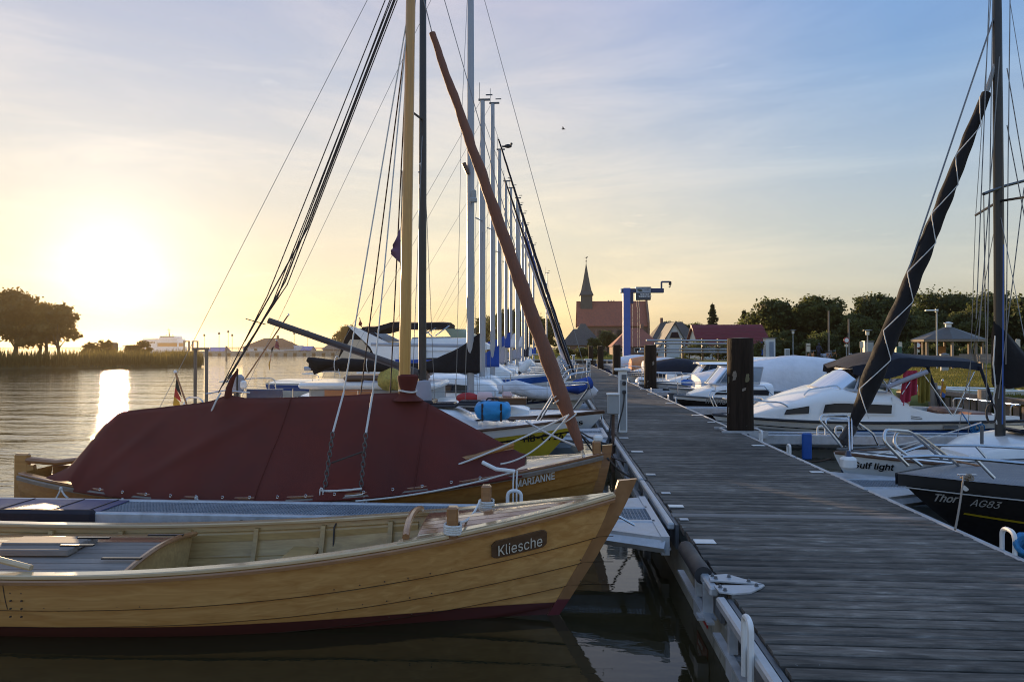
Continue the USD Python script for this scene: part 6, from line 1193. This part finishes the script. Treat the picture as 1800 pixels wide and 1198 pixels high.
for x, z, w in ((Bm(793, 570)[0], Bm(793, 571)[2], .95), (Bm(780, 568)[0], Bm(780, 569.5)[2], 1.1), (Bm(740, 569)[0], Bm(740, 570.5)[2], 1.15), (Bm(700, 567)[0], Bm(700, 569)[2], 1.15), (Bm(672, 577)[0], Bm(672, 577)[2], 1.1), (Bm(650, 577)[0], Bm(650, 577)[2], 1.05)): S.append([(x, -w, z - .16), (x, -w * .9, z + .02), (x, 0, z + .08), (x, w * .9, z + .02), (x, w, z - .16), (x, 0, z - .05)])
BM.part('bimini', loft(S[::-1]), BLACKC, smooth=40)
for a, b in (((765, 590), (790, 572)), ((745, 588), (772, 572)), ((720, 600), (700, 572)), ((768, 600), (740, 572))):
    for dy in (-1.0, 1.0): BM.part('bimini_pole', seg(Bm(*a, dy), Bm(*b, dy), .018, 6), STEEL)
BM.part('side_window', trunk_panel([(-2.6, 1.0, .75, 1.2), (-3.4, 1.25, 1.15, 1.15), (-5.4, 1.35, 1.25, 1.05), (-6.6, 1.35, 1.3, 1.05)], -3.0, -5.6, .3, .6, -1), DARKW, smooth=60)
BM.part('flag_staff', seg(Bm(636, 575), Bm(632, 558), .015, 6), STEM2); BM.part('ensign', cloth(Bm(633, 561), Bm(637, 570), Bm(630, 570), Bm(633, 574), .05), FR, smooth=60)
tender = Thing('sail_bundle', 'black covered sail bundle hanging left over the white cabin roof', 'sail bundle', W(600, 640, 13.6))
ta = [W(541, 631, 13.7), W(560, 640, 13.7), W(590, 637, 13.7), W(600, 640, 13.7), W(650, 643, 13.8), W(690, 645, 13.9)]
tender.part('bundle', wobble(tube(ta, [.05, .13, .05, .14, .12, .11], 12), .02, 5), BLACKC, world=True); tender.part('flap', prism([(W(543, 632, 13.7)[0], W(543, 632, 13.7)[2]), (W(592, 636, 13.7)[0], W(592, 636, 13.7)[2]), (W(590, 643, 13.7)[0], W(590, 643, 13.7)[2]), (W(553, 658, 13.7)[0], W(553, 658, 13.7)[2])], 1, 13.66, 13.72), BLACKC, world=True, smooth=False)
for px in (592, 648): tender.part('tie', tube([np.array(W(px, 640, 13.75)) + [0, .17 * math.cos(a), .17 * math.sin(a)] for a in np.linspace(0, 6.28, 14)], .01, 5), ROPEW, world=True)

# the rest of the left row
ROW = [(18.3, 848, 174, .080, None, None, 'white yacht with a white sail bag lying on its bow rail'), (21.6, 866, 180, .078, BLUEC, NAVYC, 'white yacht with royal blue sail cover, right of the black one'),
       (26.4, 878, 262, .080, GREYC, BLACKC, 'yacht with lilac grey boom cover and black furled jib, behind the blue covered one'), (29.6, 889, 318, .075, BLUEC, GREYC, 'yacht with blue cover and slim mast, left of the brown furled sail foot'),
       (32.8, 898, 330, .075, SAILW, BLUEC, 'yacht with crumpled white mainsail and blue furled jib'), (36, 909, 348, .085, GREYC, BLUEC, 'yacht with grey sail cover and the rightmost of the blue furled jibs'), (39.4, 912, 360, .075, SAILW, SAILW, 'far yacht with a white furled jib behind the brown sail'),
       (42.8, 919, 375, .075, None, BLUEC, 'far yacht with bare boom and blue jib, near the jetty end'), (46.2, 924, 395, .075, NAVYC, SAILW, 'far yacht with navy cover'), (50, 930, 420, .07, SAILW, None, 'far small yacht without a furled jib'), (54, 961, 480, .06, None, None, 'small distant boat with a short bare mast near the shore, right of the blue jibs'), (58, 938, 430, .07, BLUEC, SAILW, 'last yacht of the left row before the quay')]
boats = {}
for i, (Y, px, pyt, mr_, cv, jb, lb) in enumerate(ROW):
    mx = px_mast(px, Y) - .95
    boats[Y] = sailboat(lb, Y, .95, 7.6 + (i % 3) * .5, 2.5, (.95, .80, .88), mx, pyz(pyt, Y), hullm=[GEL, GEL, GEL2, GEL][i % 4], cover=cv, cover_len=.40, cover_h=.62, boomz=.72, jib=jb, mr=mr_, rake=.8, stripe=[NAVY, BLUEP, None, BROWN][i % 4], text_={0: 'SCHIPP'}.get(i), textx=((885, 709), (944, 707)), texth=.16, stanch=i < 5, group='yachts moored on the left of the jetty', windows=2 + i % 2, jib_r=.065, boot=[None, NAVY][i % 2])
sbg = Thing('sail_bag', 'white sail in a blue-marked bag lashed along the bow rail of the third yacht', 'sail bag', W(950, 685, 17.6)); pts = [W(876, 684, 17.3), W(905, 681, 17.3), W(935, 690, 17.4), W(965, 692, 17.6), W(1000, 690, 17.8), W(1030, 686, 18.0), W(1048, 690, 18.1)]
sbg.part('sail', wobble(tube(pts, [.13, .19, .20, .15, .23, .25, .10], 18), .075, 6.5, 8), SAILW, world=True, smooth=60); sbg.part('blue_panel', wobble(tube([W(990, 684, 17.4), W(1012, 680, 17.5), W(1036, 672, 17.7)], [.03, .19, .16], 12), .03, 3, 4), BLUEC, world=True)
for px in (890, 920, 962): sbg.part('tie', tube([np.array(W(px, 686, 17.4)) + [0, .22 * math.cos(a), .22 * math.sin(a)] for a in np.linspace(0, 6.28, 14)], .01, 5), ROPEW, world=True)
def fender(label, p0, p1, r, m, end=BLUEP):
    t = Thing('fender', label, 'fender', p0); p0, p1 = np.array(p0), np.array(p1); T = np.linspace(0, 1, 9)[:, None]; rr = r * np.array([.25, .8, 1, 1, 1, 1, 1, .8, .25]); t.part('body', tube(p0 + (p1 - p0) * T, rr, 14), m, world=True); d = (p1 - p0) / np.linalg.norm(p1 - p0); t.part('end_cap', tube([p1 - d * .02, p1 + d * .06], [r * .5, r * .25], 10), end, world=True); return t
fender('fat white fender hanging crosswise on the rail, left of the brown sail', W(933, 632, 19.5), W(914, 654, 19.5), .115, PLAST, RUB)
fender('white and navy fender standing on the finger pier at the right', W(1491, 826, 8.9), W(1491, 800, 8.9), .10, PLAST, NAVY)
fender('long dark blue fender lying on the side deck of the white hardtop cruiser', W(1196, 671, 24.6), W(1224, 673, 24.6), .11, BLUEP, BLUEP)

# ================================================================== right row
th = Thing('black_motorboat', 'black hulled open boat with grey tread-plate deck and silver bow hoops, front right', 'motorboat', (3.66, 7.55, 0), math.pi)
hT = Hull(6.2, 2.25, .80, .80, .80, rake=.95, draft=.25, tr=.92, full=2.0, tm=.42, flare=.6, keel0=-.02, nx=44, bowcut=.006); hp = th.part('hull', hT.shell(), BLK, smooth=40)
th.part('gunwale', cat(hT.strip(1, .86, 1.01, .022), hT.strip(-1, .86, 1.01, .022)), mat('satin_black', (.02, .021, .023), .4), hp, smooth=50); th.part('pinstripe', cat(hT.rail(1, -.06, -6.1, .007, .02, -.125), hT.rail(-1, -.06, -6.1, .007, .02, -.125)), GREYP, hp); th.part('yellow_line', cat(hT.strip(1, .56, .585, .006, -.6), hT.strip(-1, .56, .585, .006, -.6)), mat('yellow_line', (.35, .26, .01), .4), hp, smooth=60)
TREAD = usdkit.material(stage, '/World/Looks/tread_plate', {'tc': ('texture_coordinate', {}), 'v': ('voronoi_texture', {'scale': 34., 'feature': 'f1', 'metric': 'manhattan', 'randomness': .15}), 'r': ('rgb_ramp', {'ramp': [(.2, (.36, .36, .37)), (.45, (.20, .20, .21))]}), 'b': ('bump', {'strength': .8, 'distance': .006, 'invert': True}), 'p': ('principled_bsdf', {'roughness': .42, 'metallic': .35})}, [('tc.object', 'v.vector'), ('v.distance', 'r.fac'), ('v.distance', 'b.height'), ('b.normal', 'p.normal'), ('r.color', 'p.base_color')], surface='p.BSDF')
th.part('deck', hT.deck(-.01, -6.1, .05, .03, .006), TREAD, smooth=50)
th.part('cockpit_side', cat(*[rbox((-4.2, s * .86, .92), (3.6, .10, .22), .04) for s in (-1, 1)]), GREYD); th.part('edge_trim', cat(tube([th.loc_of(W(1677, 809, 8.0)), th.loc_of(W(1720, 818, 7.9)), th.loc_of(W(1800, 842, 7.6))], .012, 6)), STEM2)
def Th(px, py, Y): return th.loc_of(W(px, py, Y))
for dy in (0, .42): th.part('bow_hoop', tube(arc_path([Th(1596 + 24 * (dy > 0), 818, 7.25 + dy * .2), Th(1553 + 18 * (dy > 0), 775 + 7 * (dy > 0), 7.25 + dy * .3), Th(1556 + 18 * (dy > 0), 755 + 6 * (dy > 0), 7.3 + dy * .3), Th(1600 + 14 * (dy > 0), 758 + 5 * (dy > 0), 7.6 + dy * .3), Th(1655 + 30 * (dy > 0), 805 + 12 * (dy > 0), 7.9 + dy * .2)], .09), .017, 10), STEEL)
th.part('side_rail', cat(tube([Th(1588, 803, 6.9), Th(1640, 801, 6.75), Th(1715, 806, 6.6), Th(1800, 814, 6.4), Th(1900, 822, 6.2)], .016, 8), seg(Th(1715, 806, 6.6), Th(1748, 840, 6.55), .014, 8)), STEEL); th.part('far_rail', cat(tube([Th(1585, 795, 8.1), Th(1625, 782, 8.2), Th(1720, 783, 8.3), Th(1850, 790, 8.4)], .016, 8), seg(Th(1715, 783, 8.3), Th(1735, 806, 8.25), .014, 8)), STEEL)
cl_ = th.part('cleat', cat(rbox(Th(1700, 834, 6.95), (.18, .03, .015), .006), rbox(Th(1700, 838, 6.95), (.05, .03, .03), .01)), STEEL)
th.part('rope_turns', wobble(cat(*[move(rotx(cat(trimesh.creation.torus(.028, .009, 12, 6)), k * .7), Th(1694 + 4 * k, 839, 6.92)) for k in range(4)]), .01, 8), MATS['worn_rope'] if 'worn_rope' in MATS else mat('worn_rope', (.22, .18, .14), .85, var=.3, scale=60), cl_)
th.part('round_badge', move(rotx(revolve([(.032, 0), (.032, .006), (.0, .008)], 14), -math.pi / 2), (Th(1749, 853, 6.72)[0], hT.at(Th(1749, 853, 6.72)[0], .93)[1] + .024, .735)), PLAST, hp)
LG = mat('grey_letters', (.36, .37, .38), .5, var=.03)
letter(th, hT, 'Thor', (1637, 878), (1680, 883), .085, LG, hp, True, .008); letter(th, hT, 'AG83', (1704, 888), (1753, 893), .080, LG, hp, False, .008)
line_('mooring_line', 'frayed pale rope from the black boat cleat down to the jetty edge', sag(W(1694, 836, 6.9), W(1679, 930, 6.05), .03, 12), .009, mat('worn_rope', (.22, .18, .14), .85, var=.3, scale=60))
brp = Thing('rope_coil', 'bright blue rope wound on a white hoop at the right edge of the jetty', 'rope', (3.62, 5.55, DZ)); brp.part('coil', wobble(cat(*[move(rotx(rotz(cat(trimesh.creation.torus(.07, .022, 14, 7)), k), 1.2 + .3 * k), (.03 * k, .03 * k - .05, .09 - .02 * k)) for k in range(5)]), .012, 7), ROPEB); brp.part('tail', tube([(.08, .05, .06), (.2, .1, .0), (.3, .15, -.2)], .016, 6), ROPEB)

gl = sailboat('white day sailer with black mast and furled black jib, name in script at the bow', 9.75, 3.88, 6.8, 2.3, (.70, .62, .70), -(px_mast(1757, 9.75) - 3.88), pyz(-130, 9.75), facing=1, cabin=(.24, .62, .36, .36), cover=None, cover_len=.01, mastm=ALUD, mr=.066, rake=.45, pulpit=False, text_='Gulf light', textx=((1497, 821), (1570, 826)), texth=.085, detail=2, stanch=False, spread=.43, forestay_w=.012, jib_top=.8)
def Gl(px, py, dy=0): return gl.loc_of(W(px, py, 9.75 + dy))
gl.part('furled_jib', furled(Gl(1497, 752), Gl(1733, 165), .135, 9, 90, 16, .45), BLACKC, smooth=50); gl.part('furler', cat(tube([Gl(1482, 775), Gl(1500, 748)], .075, 10), rbox(Gl(1488, 772), (.14, .14, .16), .03)), RUB); gl.part('halyard_swivel', tube([Gl(1733, 165), Gl(1740, 143), Gl(1757, 85)], [.035, .03, .02], 8), GREYP)
gl.part('sail_tie', tube([Gl(1508 + (1733 - 1508) * q + (19 - 8 * q) * (2 * abs(2 * ((q * 5.5) % 1) - 1) - 1), 735 - (735 - 170) * q, -.155 + .07 * q) for q in np.linspace(0, 1, 140)], .007, 5), ROPEW)
gl.part('boom_cover', wobble(loft([[(x, y * w, z) for y, z in ((0, zt), (.7, zt - .15), (1, (zt + zb) / 2), (.7, zb + .05), (0, zb), (-.7, zb + .05), (-1, (zt + zb) / 2), (-.7, zt - .15))] for x, zt, zb, w in ((Gl(1746, 590)[0], 2.50, 1.62, .05), (Gl(1752, 585)[0], 2.55, 1.62, .10), (Gl(1772, 600)[0], 2.35, 1.58, .14), (Gl(1800, 622)[0], 2.1, 1.62, .14), (Gl(1850, 640)[0], 1.95, 1.62, .13), (-4.9, 1.9, 1.65, .1))]), .02, 5), BLACKC, smooth=50)
for pts, r in (([Gl(1480, 785, -.2), Gl(1441, 738, -.25), Gl(1444, 730, -.2), Gl(1492, 731, .1), Gl(1535, 762, .55), Gl(1545, 785, .6)], .016), ([Gl(1486, 784, .15), Gl(1450, 742, .1), Gl(1455, 735, .2), Gl(1500, 737, .3), Gl(1515, 752, .5)], .014), ([Gl(1492, 732, .0), Gl(1494, 800, -.35)], .012), ([Gl(1497, 732, .0), Gl(1498, 790, -.3)], .010)): gl.part('pulpit', tube(arc_path(pts, .07), r, 8), STEEL)
gl.part('mid_spreader', tube([Gl(1729, 341, -.3), Gl(1762, 328), Gl(1815, 314, .3)], .022, 6), ALUD)
for a, b in (((1745, 0), (1735, 640)), ((1741, -60), (1716, 560)), ((1776, -50), (1768, 640)), ((1770, 120), (1830, 480)), ((1770, 220), (1835, 560)), ((1800, 330), (1755, 700)), ((1729, 341), (1735, 740)), ((1757, 100), (1720, 600))): gl.part('rigging_line', seg(Gl(*a, -.1), Gl(*b, -.12), .007, 5), WIRE)
gl.part('halyard', cat(tube([Gl(1749, 590 - .1, -.16), Gl(1746, 640, -.16), Gl(1750, 680, -.16), Gl(1746, 700, -.16), Gl(1752, 745, -.14)], .010, 6)), ROPEW); gl.part('halyard', seg(Gl(1764, 430, -.14), Gl(1762, 745, -.14), .008, 5), BLUEP); gl.part('rope_coil', cat(*[tube([Gl(1742 + 9 * math.cos(a) + k, 726 + 17 * math.sin(a), -.2) for a in np.linspace(0, 6.28, 20)], .008, 5) for k in range(3)]), ROPED)
gl.part('deck_coil', wobble(cat(*[move(cat(trimesh.creation.torus(.10 - .012 * k, .012, 16, 6)), (Gl(1790, 760)[0], Gl(1790, 760, -.3)[1], 1.10 + .02 * k)) for k in range(4)]), .008, 7), ROPED); gl.part('stanchion', seg(Gl(1726, 780, -.7), Gl(1726, 748, -.7), .02, 8), GREYD); gl.part('toe_rail', cat(gl.h.rail(1, -.05, -6.7, .012, -.03, .05), gl.h.rail(-1, -.05, -6.7, .012, -.03, .05)), GREYD)

# the white cabin cruiser with the dark blue canopy
CX, CYB = W(1252, 728, 15.5)[0], 15.5
cc = Thing('cabin_cruiser', 'white cabin cruiser with long dark side windows and navy canopy, behind the nearest pile', 'motorboat', (CX, CYB, 0), math.pi)
hC = Hull(6.05, 2.3, .66, .62, .68, rake=.75, draft=.25, tr=.94, full=2.4, flare=.58, nx=44); hp = cc.part('hull', hC.shell(), GEL, smooth=40)
cc.part('lower_hull', cat(hC.strip(1, .28, .74, .004), hC.strip(-1, .28, .74, .004)), GREYP, hp, smooth=60); cc.part('blue_band', cat(hC.strip(1, .74, .80, .008, -2.4), hC.strip(-1, .74, .80, .008, -2.4)), BLUEP, hp, smooth=60); cc.part('stripe', cat(hC.strip(1, .80, .825, .006), hC.strip(-1, .80, .825, .006)), BLK, hp, smooth=60); cc.part('rub_rail', cat(hC.rail(1, -.02, -6, .028), hC.rail(-1, -.02, -6, .028)), RUB, hp)
cc.part('deck', hC.deck(-.01, -6.0, .06, .01, -.012), GEL, smooth=50)
stc = [(-.75, .40, .05, .66), (-1.25, .80, .30, .65), (-1.75, .98, .50, .64), (-2.3, 1.05, .68, .63), (-3.45, 1.09, .62, .63), (-3.75, 1.09, .42, .63)]
cb = cc.part('cabin', trunk(stc), GEL, smooth=35)
for s in (-1, 1):
    f = cc.part('window_frame', trunk_panel(stc, -1.95, -3.42, .22, .62, s, .012, -.22), PLAST, cb, smooth=60); cc.part('side_window', trunk_panel(stc, -2.02, -3.36, .28, .56, s, .018, -.18), DARKW, cb, smooth=60); cc.part('front_window', trunk_panel(stc, -1.30, -1.75, .30, .60, s, .014, -.16), DARKW, cb, smooth=60)
cc.part('grab_rail', tube(arc_path([(-1.75, .70, 1.15), (-1.85, .70, 1.27), (-2.4, .74, 1.36), (-2.5, .74, 1.28)], .08), .018, 8), STEEL)
lo = [(-2.15 - 1.15 * abs(q) ** 2.5, 1.0 * np.sign(q) * min(1, abs(q) * 1.2), 1.30 - .06 * abs(q)) for q in np.linspace(-1, 1, 17)]; hi = [(-2.75 - .75 * abs(q) ** 2.5, .85 * np.sign(q) * min(1, abs(q) * 1.2), 1.70) for q in np.linspace(-1, 1, 17)]
g = cc.part('windscreen', grid([lo, hi]), VINYL, smooth=40); cc.part('screen_frame', cat(tube(lo, .02, 6), tube(hi, .02, 6), seg(lo[2], hi[3], .022, 6), seg(lo[14], hi[13], .022, 6), seg(lo[0], hi[0], .02, 6), seg(lo[-1], hi[-1], .02, 6)), ALU, g)
S = []
for x, z, ze_, w in ((-2.72, 1.74, 1.80, .80), (-3.0, 1.90, 1.72, .95), (-3.35, 2.03, 1.70, 1.0), (-3.58, 2.07, 1.78, 1.02), (-3.8, 2.05, 1.82, 1.02), (-4.2, 2.0, 1.82, 1.02), (-4.7, 1.97, 1.80, 1.02), (-5.1, 1.95, 1.76, 1.0), (-5.22, 1.90, 1.74, .98)): S.append([(x, -w, ze_ - (.18 if x > -3.6 else .05)), (x, -w * .97, (z + ze_) / 2), (x, -w * .7, z - .03), (x, 0, z + .02), (x, w * .7, z - .03), (x, w * .97, (z + ze_) / 2), (x, w, ze_ - (.18 if x > -3.6 else .05))])
cc.part('canopy', wobble(cat(grid(S), move(grid(S, flip=True), (0, 0, -.012))), .03, 3.2, 3), NAVYC, smooth=50)
def Cc(px, py, dy=0): return cc.loc_of(W(px, py, 15.5 + dy))
for s in (-1, 1): cc.part('canopy_leg', tube([(-5.15, s * 1.0, 1.78), (-5.5, s * 1.02, .72)], .035, 4), NAVYC); cc.part('canopy_pole', cat(seg((-4.0, s * 1.0, 1.66), (-4.62, s * 1.03, .72), .016, 8), seg((-5.05, s * .99, 1.66), (-4.60, s * 1.03, .74), .016, 8), seg((-3.9, s * .99, 1.64), (-3.6, s * 1.02, 1.2), .014, 8)), STEEL); cc.part('rolled_side', tube([(-3.3, s * 1.02, 1.34), (-3.8, s * 1.03, 1.55), (-4.1, s * 1.02, 1.66)], .05, 8), GREYC); cc.part('coaming', loft([[(x, s * (1.06 - .0), zb), (x, s * .90, zb), (x, s * .90, zt), (x, s * 1.04, zt)] for x, zb, zt in ((-3.4, .6, 1.14), (-3.8, .6, .92), (-4.3, .6, .80), (-5.9, .6, .76))]), GEL, smooth=False)
for s in (1,):
    for k in range(3): cc.part('vent_slot', trunk_panel([(-3.4, 1.07, .5, .62), (-4.3, 1.06, .2, .62)], -3.62 - .0 * k, -3.98, .22 + .10 * k, .26 + .10 * k, s, .012), BLK, smooth=False)
cc.part('helm_seat', cat(rbox((-3.95, .35, .98), (.12, .42, .55), .05), rbox((-3.78, .35, .75), (.4, .42, .12), .04)), mat('beige_vinyl', (.42, .34, .22), .5)); cc.part('dash_bag', rbox((-2.95, .4, 1.36), (.5, .3, .16), .06), mat('dark_green_bag', (.03, .045, .03), .8)); cc.part('stern_bench', rbox((-5.3, 0, .68), (.5, 1.7, .25), .06), mat('salmon_vinyl', (.20, .10, .07), .5)); cc.part('porthole', trunk_panel([(-4.2, hC.at(-4.2)[1], .3, .42), (-4.8, hC.at(-4.8)[1], .3, .42)], -4.38, -4.66, .3, .6, 1, .006), GREYD, hp, smooth=False); cc.part('bow_rail', tube(arc_path([(-1.6, .80, .70), (-1.3, .78, 1.0), (-.25, .18, 1.02), (-.25, -.18, 1.02), (-1.3, -.78, 1.0), (-1.6, -.8, .7)], .15), .016, 8), STEEL); cc.part('stern_rail', tube(arc_path([(-5.75, 1.0, .72), (-5.75, 1.0, .98), (-6.0, .95, .98), (-6.0, -.95, .98), (-5.75, -1, .98), (-5.75, -1, .72)], .08), .015, 8), STEEL)
cc.part('rope_bundle', wobble(cat(*[move(rotx(cat(trimesh.creation.torus(.09, .012, 12, 6)), 1.4), (-4.95 - .03 * k, 1.17, .52 + .02 * (k % 2))) for k in range(4)], tube([(-4.75, 1.08, .82), (-4.85, 1.17, .6), (-4.95, 1.18, .54)], .012, 6)), .012, 7), ROPEB)
def towel(label, px0, px1, py0, py1, py1b, m, sd):
    t = Thing('towel', label, 'towel', W((px0 + px1) / 2, py0, 14.5)); P = []
    for v in np.linspace(0, 1, 16):
        row = []
        for u in np.linspace(0, 1, 26):
            px = px0 + (px1 - px0) * u - 8 * v * (1 - u) * (sd > 1) * 0 - (7 * v * (1 - u) if sd == 1 else 0); q = W(px, py0 + (py1 + (py1b - py1) * u - py0) * v, 14.5); row.append(q + np.array([0, .05 * math.sin(u * 17 + sd + v * 1.2) * (.3 + .7 * v), .015 * math.sin(u * 9 + sd) * v]))
        P.append(row)
    t.part('cloth', grid(P), m, world=True, smooth=60); t.part('hem', tube(P[-1], .008, 5), m, world=True); return t
towel('crimson towel with pale lettering hung from the canopy frame', 1589, 1612, 651, 716, 690, mat('crimson_towel', (.36, .025, .060), .9, var=.25, scale=5, stretch=(5, 5, 1)), 1); towel('olive yellow towel hung beside the crimson one', 1614, 1636, 655, 708, 704, mat('olive_towel', (.20, .155, .022), .9, var=.25, scale=5, stretch=(5, 5, 1)), 2)
sw = flag3('small yellow and blue flag on the stern rail of the white cruiser', (W(1658, 670, 16.6), W(1662, 680, 16.6), W(1655, 697, 16.6), W(1661, 699, 16.6)), None, 0, 0, 0, W(1657, 668, 16.6), W(1653, 705, 16.6), (FG, FG, BLUEP))
rb = Thing('rowing_boat', 'white and lime green rowing boat lying at the palisade behind the towels', 'rowing boat', (W(1572, 676, 20.5)[0], 20.8, .35), math.pi - .2); hR = Hull(3.4, 1.4, .75, .62, .62, rake=.3, draft=.1, tr=.8, flare=.45); rb.part('hull', hR.shell(), mat('lime_paint', (.42, .44, .16), .4)); rb.part('top_strake', cat(hR.strip(1, .82, 1.0, .008), hR.strip(-1, .82, 1, .008)), GEL, smooth=60); rb.part('gunwale', cat(hR.rail(1, 0, -3.4, .03), hR.rail(-1, 0, -3.4, .03)), GEL); rb.part('thwart', box((-1.6, 0, .5), (.25, 1.2, .04)), PLANK, smooth=False)
# the others on the right
bb = motorboat('black hulled cabin boat with white top and raked windscreen, left of the nearest pile', 20.9, 3.62, 6.4, 2.3, (.72, .66, .70), hullm=BLK, stripe=None, cuddy=(.07, .42, .38, .42), screen=(.15, .36, .46), text_='mono', textx=((1240, 708), (1275, 710)), texth=.16, textm=LG, low=None); bb.part('white_sheer', cat(bb.h.strip(1, .86, 1.0, .006), bb.h.strip(-1, .86, 1, .006)), GEL, smooth=60); bb.part('bow_ladder', cat(tube(arc_path([bb.loc_of(W(1258, 722, 19.8)), bb.loc_of(W(1246, 695, 19.8)), bb.loc_of(W(1250, 686, 19.9)), bb.loc_of(W(1262, 688, 20))], .08), .018, 8), tube(arc_path([bb.loc_of(W(1266, 726, 19.6)), bb.loc_of(W(1252, 698, 19.6)), bb.loc_of(W(1258, 688, 19.7)), bb.loc_of(W(1290, 690, 19.9))], .08), .018, 8)), STEEL)
tb = motorboat('boat shrouded in a tall white tarpaulin behind the nearest pile', 24.2, 4.0, 6.0, 2.5, (.75, .7, .75), windows=False, cuddy=(.22, .5, .38, .3), screen=None, rail=False, canopy=(-.9, -5.6, 1.12, .72), canopy_m=WHITEC, engine=False, low=GREYD)
motorboat('white hardtop cruiser with glazed wheelhouse between the first and second pile', 25.6 + 1.5, 3.7, 7.0, 2.4, (.78, .70, .74), hardtop=True, cuddy=(.24, .58, .42, .36), screen=(.42, .56, .62), low=GREYD, windows=False)
ri = Thing('inflatable_dinghy', 'white inflatable dinghy moored just before the second pile', 'dinghy', (3.9, 33.5, .1), math.pi)
ri.part('tube', cat(tube(arc_path([(-3.0, -.6, .25), (-.8, -.6, .28), (-.15, 0, .45), (-.8, .6, .28), (-3.0, .6, .25)], .6, 9), .24, 12)), PLAST); ri.part('floor', box((-1.9, 0, .12), (2.3, .9, .08)), GREYP, smooth=False); ri.part('console', rbox((-1.8, 0, .5), (.5, .5, .6), .06), GEL); ri.part('outboard', rbox((-3.1, 0, .6), (.4, .34, .5), .08), BLK)
SPEC = [(30.3, 'white sports boat with black engine, right of the second pile', None, None, None, True), (36.2, 'white bowrider with dark bow letters beyond the cabinet', 'LILLI', NAVYC, None, False), (39.6, 'white boat under a raised pale bow cover by the third pile', None, SAILW, NAVY, False), (43, 'small white cuddy boat behind the third pile', None, None, BLUEP, False),
        (46.4, 'white boat with cream hood near the crane', None, ORANGE, None, False), (50, 'white boat with navy stripe beyond the crane foot', None, None, NAVY, False), (53.8, 'small white boat behind the fourth pile', None, WHITEC, None, False), (57.4, 'white boat near the fifth pile', None, None, None, True), (61.5, 'last small white boat on the right before the quay', None, None, BLUEP, False)]
for i, (Y, lb, tx, cv, stp, ht) in enumerate(SPEC):
    motorboat(lb, Y, 3.75, 5.4 + (i % 3) * .4, 2.1, (.72, .66, .70), stripe=stp, hardtop=ht, cuddy=(.24, .56, .40, .34), screen=(.42, .58, .42), text_=tx, textx=((1108, 655), (1125, 655)), texth=.15, canopy=(-1.4, -4.8, .9, .4) if cv is not None else None, canopy_m=cv, group='motorboats moored on the right of the jetty', rail=i % 2 == 0, low=[GREYD, None, NAVY][i % 3])
bird = Thing('bird', 'tiny dark bird flying high between the masts and the church', 'bird', W(990, 227, 60)); bird.part('body', cat(tube([(-.16, 0, 0), (-.05, 0, .01), (.08, 0, .01), (.2, 0, -.02)], [.015, .05, .05, .01], 8)), RUB); 
for s in (-1, 1): bird.part('wing', cat(loft([[(.08, 0, .02), (-.06, 0, .02), (.0, 0, .035)], [(.02, s * .22, .12), (-.08, s * .22, .12), (-.02, s * .22, .13)], [(-.08, s * .42, .08), (-.1, s * .42, .08), (-.09, s * .42, .085)]])), RUB)
gu = Thing('gull', 'small bird sitting on a mast top instrument left of the brown sail', 'bird', W(893, 257, 24)); g_ = trimesh.creation.icosphere(2, 1.); g_.apply_scale((.14, .06, .07)); gu.part('body', cat(g_), RUB); gu.part('head', move(cat(trimesh.creation.icosphere(1, .045)), (.12, 0, .08)), RUB); gu.part('tail', tube([(-.1, 0, 0), (-.24, 0, -.04)], [.03, .01], 6), RUB)

# mooring lines and cables at the jetty edge
for lb, p0, p1, r_, m_, sg_ in (('dark mooring line from the yellow bow to the jetty edge', W(1000, 745, 10.8), (1.06, 11.6, .5), .012, ROPED, .06), ('grey mooring line from the yellow bow back towards the meter box', W(1002, 742, 10.8), (1.06, 9.9, .5), .011, ROPED, .10),
        ('pale mooring line from the white bow beyond the finger pier to the jetty', W(1058, 728, 14.8), (1.06, 14.0, .5), .011, ROPEW, .05), ('dark mooring line from the white bow to the foot of the cabinet', W(1058, 730, 14.8), (1.06, 15.9, .5), .011, ROPED, .08),
        ('mooring line from the third yacht to the jetty', (.9, 18.3, .95), (1.08, 17.2, .5), .012, ROPEW, .05), ('mooring line from the blue covered yacht to the jetty', (.9, 21.6, .95), (1.08, 20.8, .5), .012, ROPEW, .05),
        ('dark twisted line lying from the jetty to the day sailer bow', (3.55, 11.4, .5), W(1462, 805, 9.9), .014, ROPED, .12), ('pale line from the cruiser bow to the first pile', W(1300, 735, 15.2), (3.6, 13.9, .5), .010, ROPEW, .08),
        ('dark line from the cruiser bow to the jetty', W(1275, 732, 15.4), (3.56, 16.2, .5), .011, ROPED, .08), ('line from the black hulled cabin boat to the jetty', W(1188, 697, 20.8), (3.56, 20.1, .5), .011, ROPEW, .06),
        ('pale line along the day sailer foredeck', W(1500, 800, 9.6), W(1620, 775, 9.2), .008, ROPEW, .05), ('pale line crossing low in front of the cruiser hull', W(1530, 790, 10.4), W(1725, 742, 10.4), .008, ROPEW, .04)):
    line_('mooring_line', lb, sag(p0, p1, sg_, 14), r_, m_)
for lb, pts in (('black power cable from the meter box down to the yellow boat', [(1.0, 11.87, 1.0), (.93, 11.8, .5), (.7, 11.4, .35), (.45, 11.0, .75), W(985, 735, 10.9)]), ('black hose looping under the meter box', [(1.03, 12.0, .45), (.98, 12.3, .25), (1.02, 12.9, .35), (1.12, 13.0, .62)])):
    single('cable', tube(arc_path(pts, .2), .014, 6), RUB, lb, 'cable')
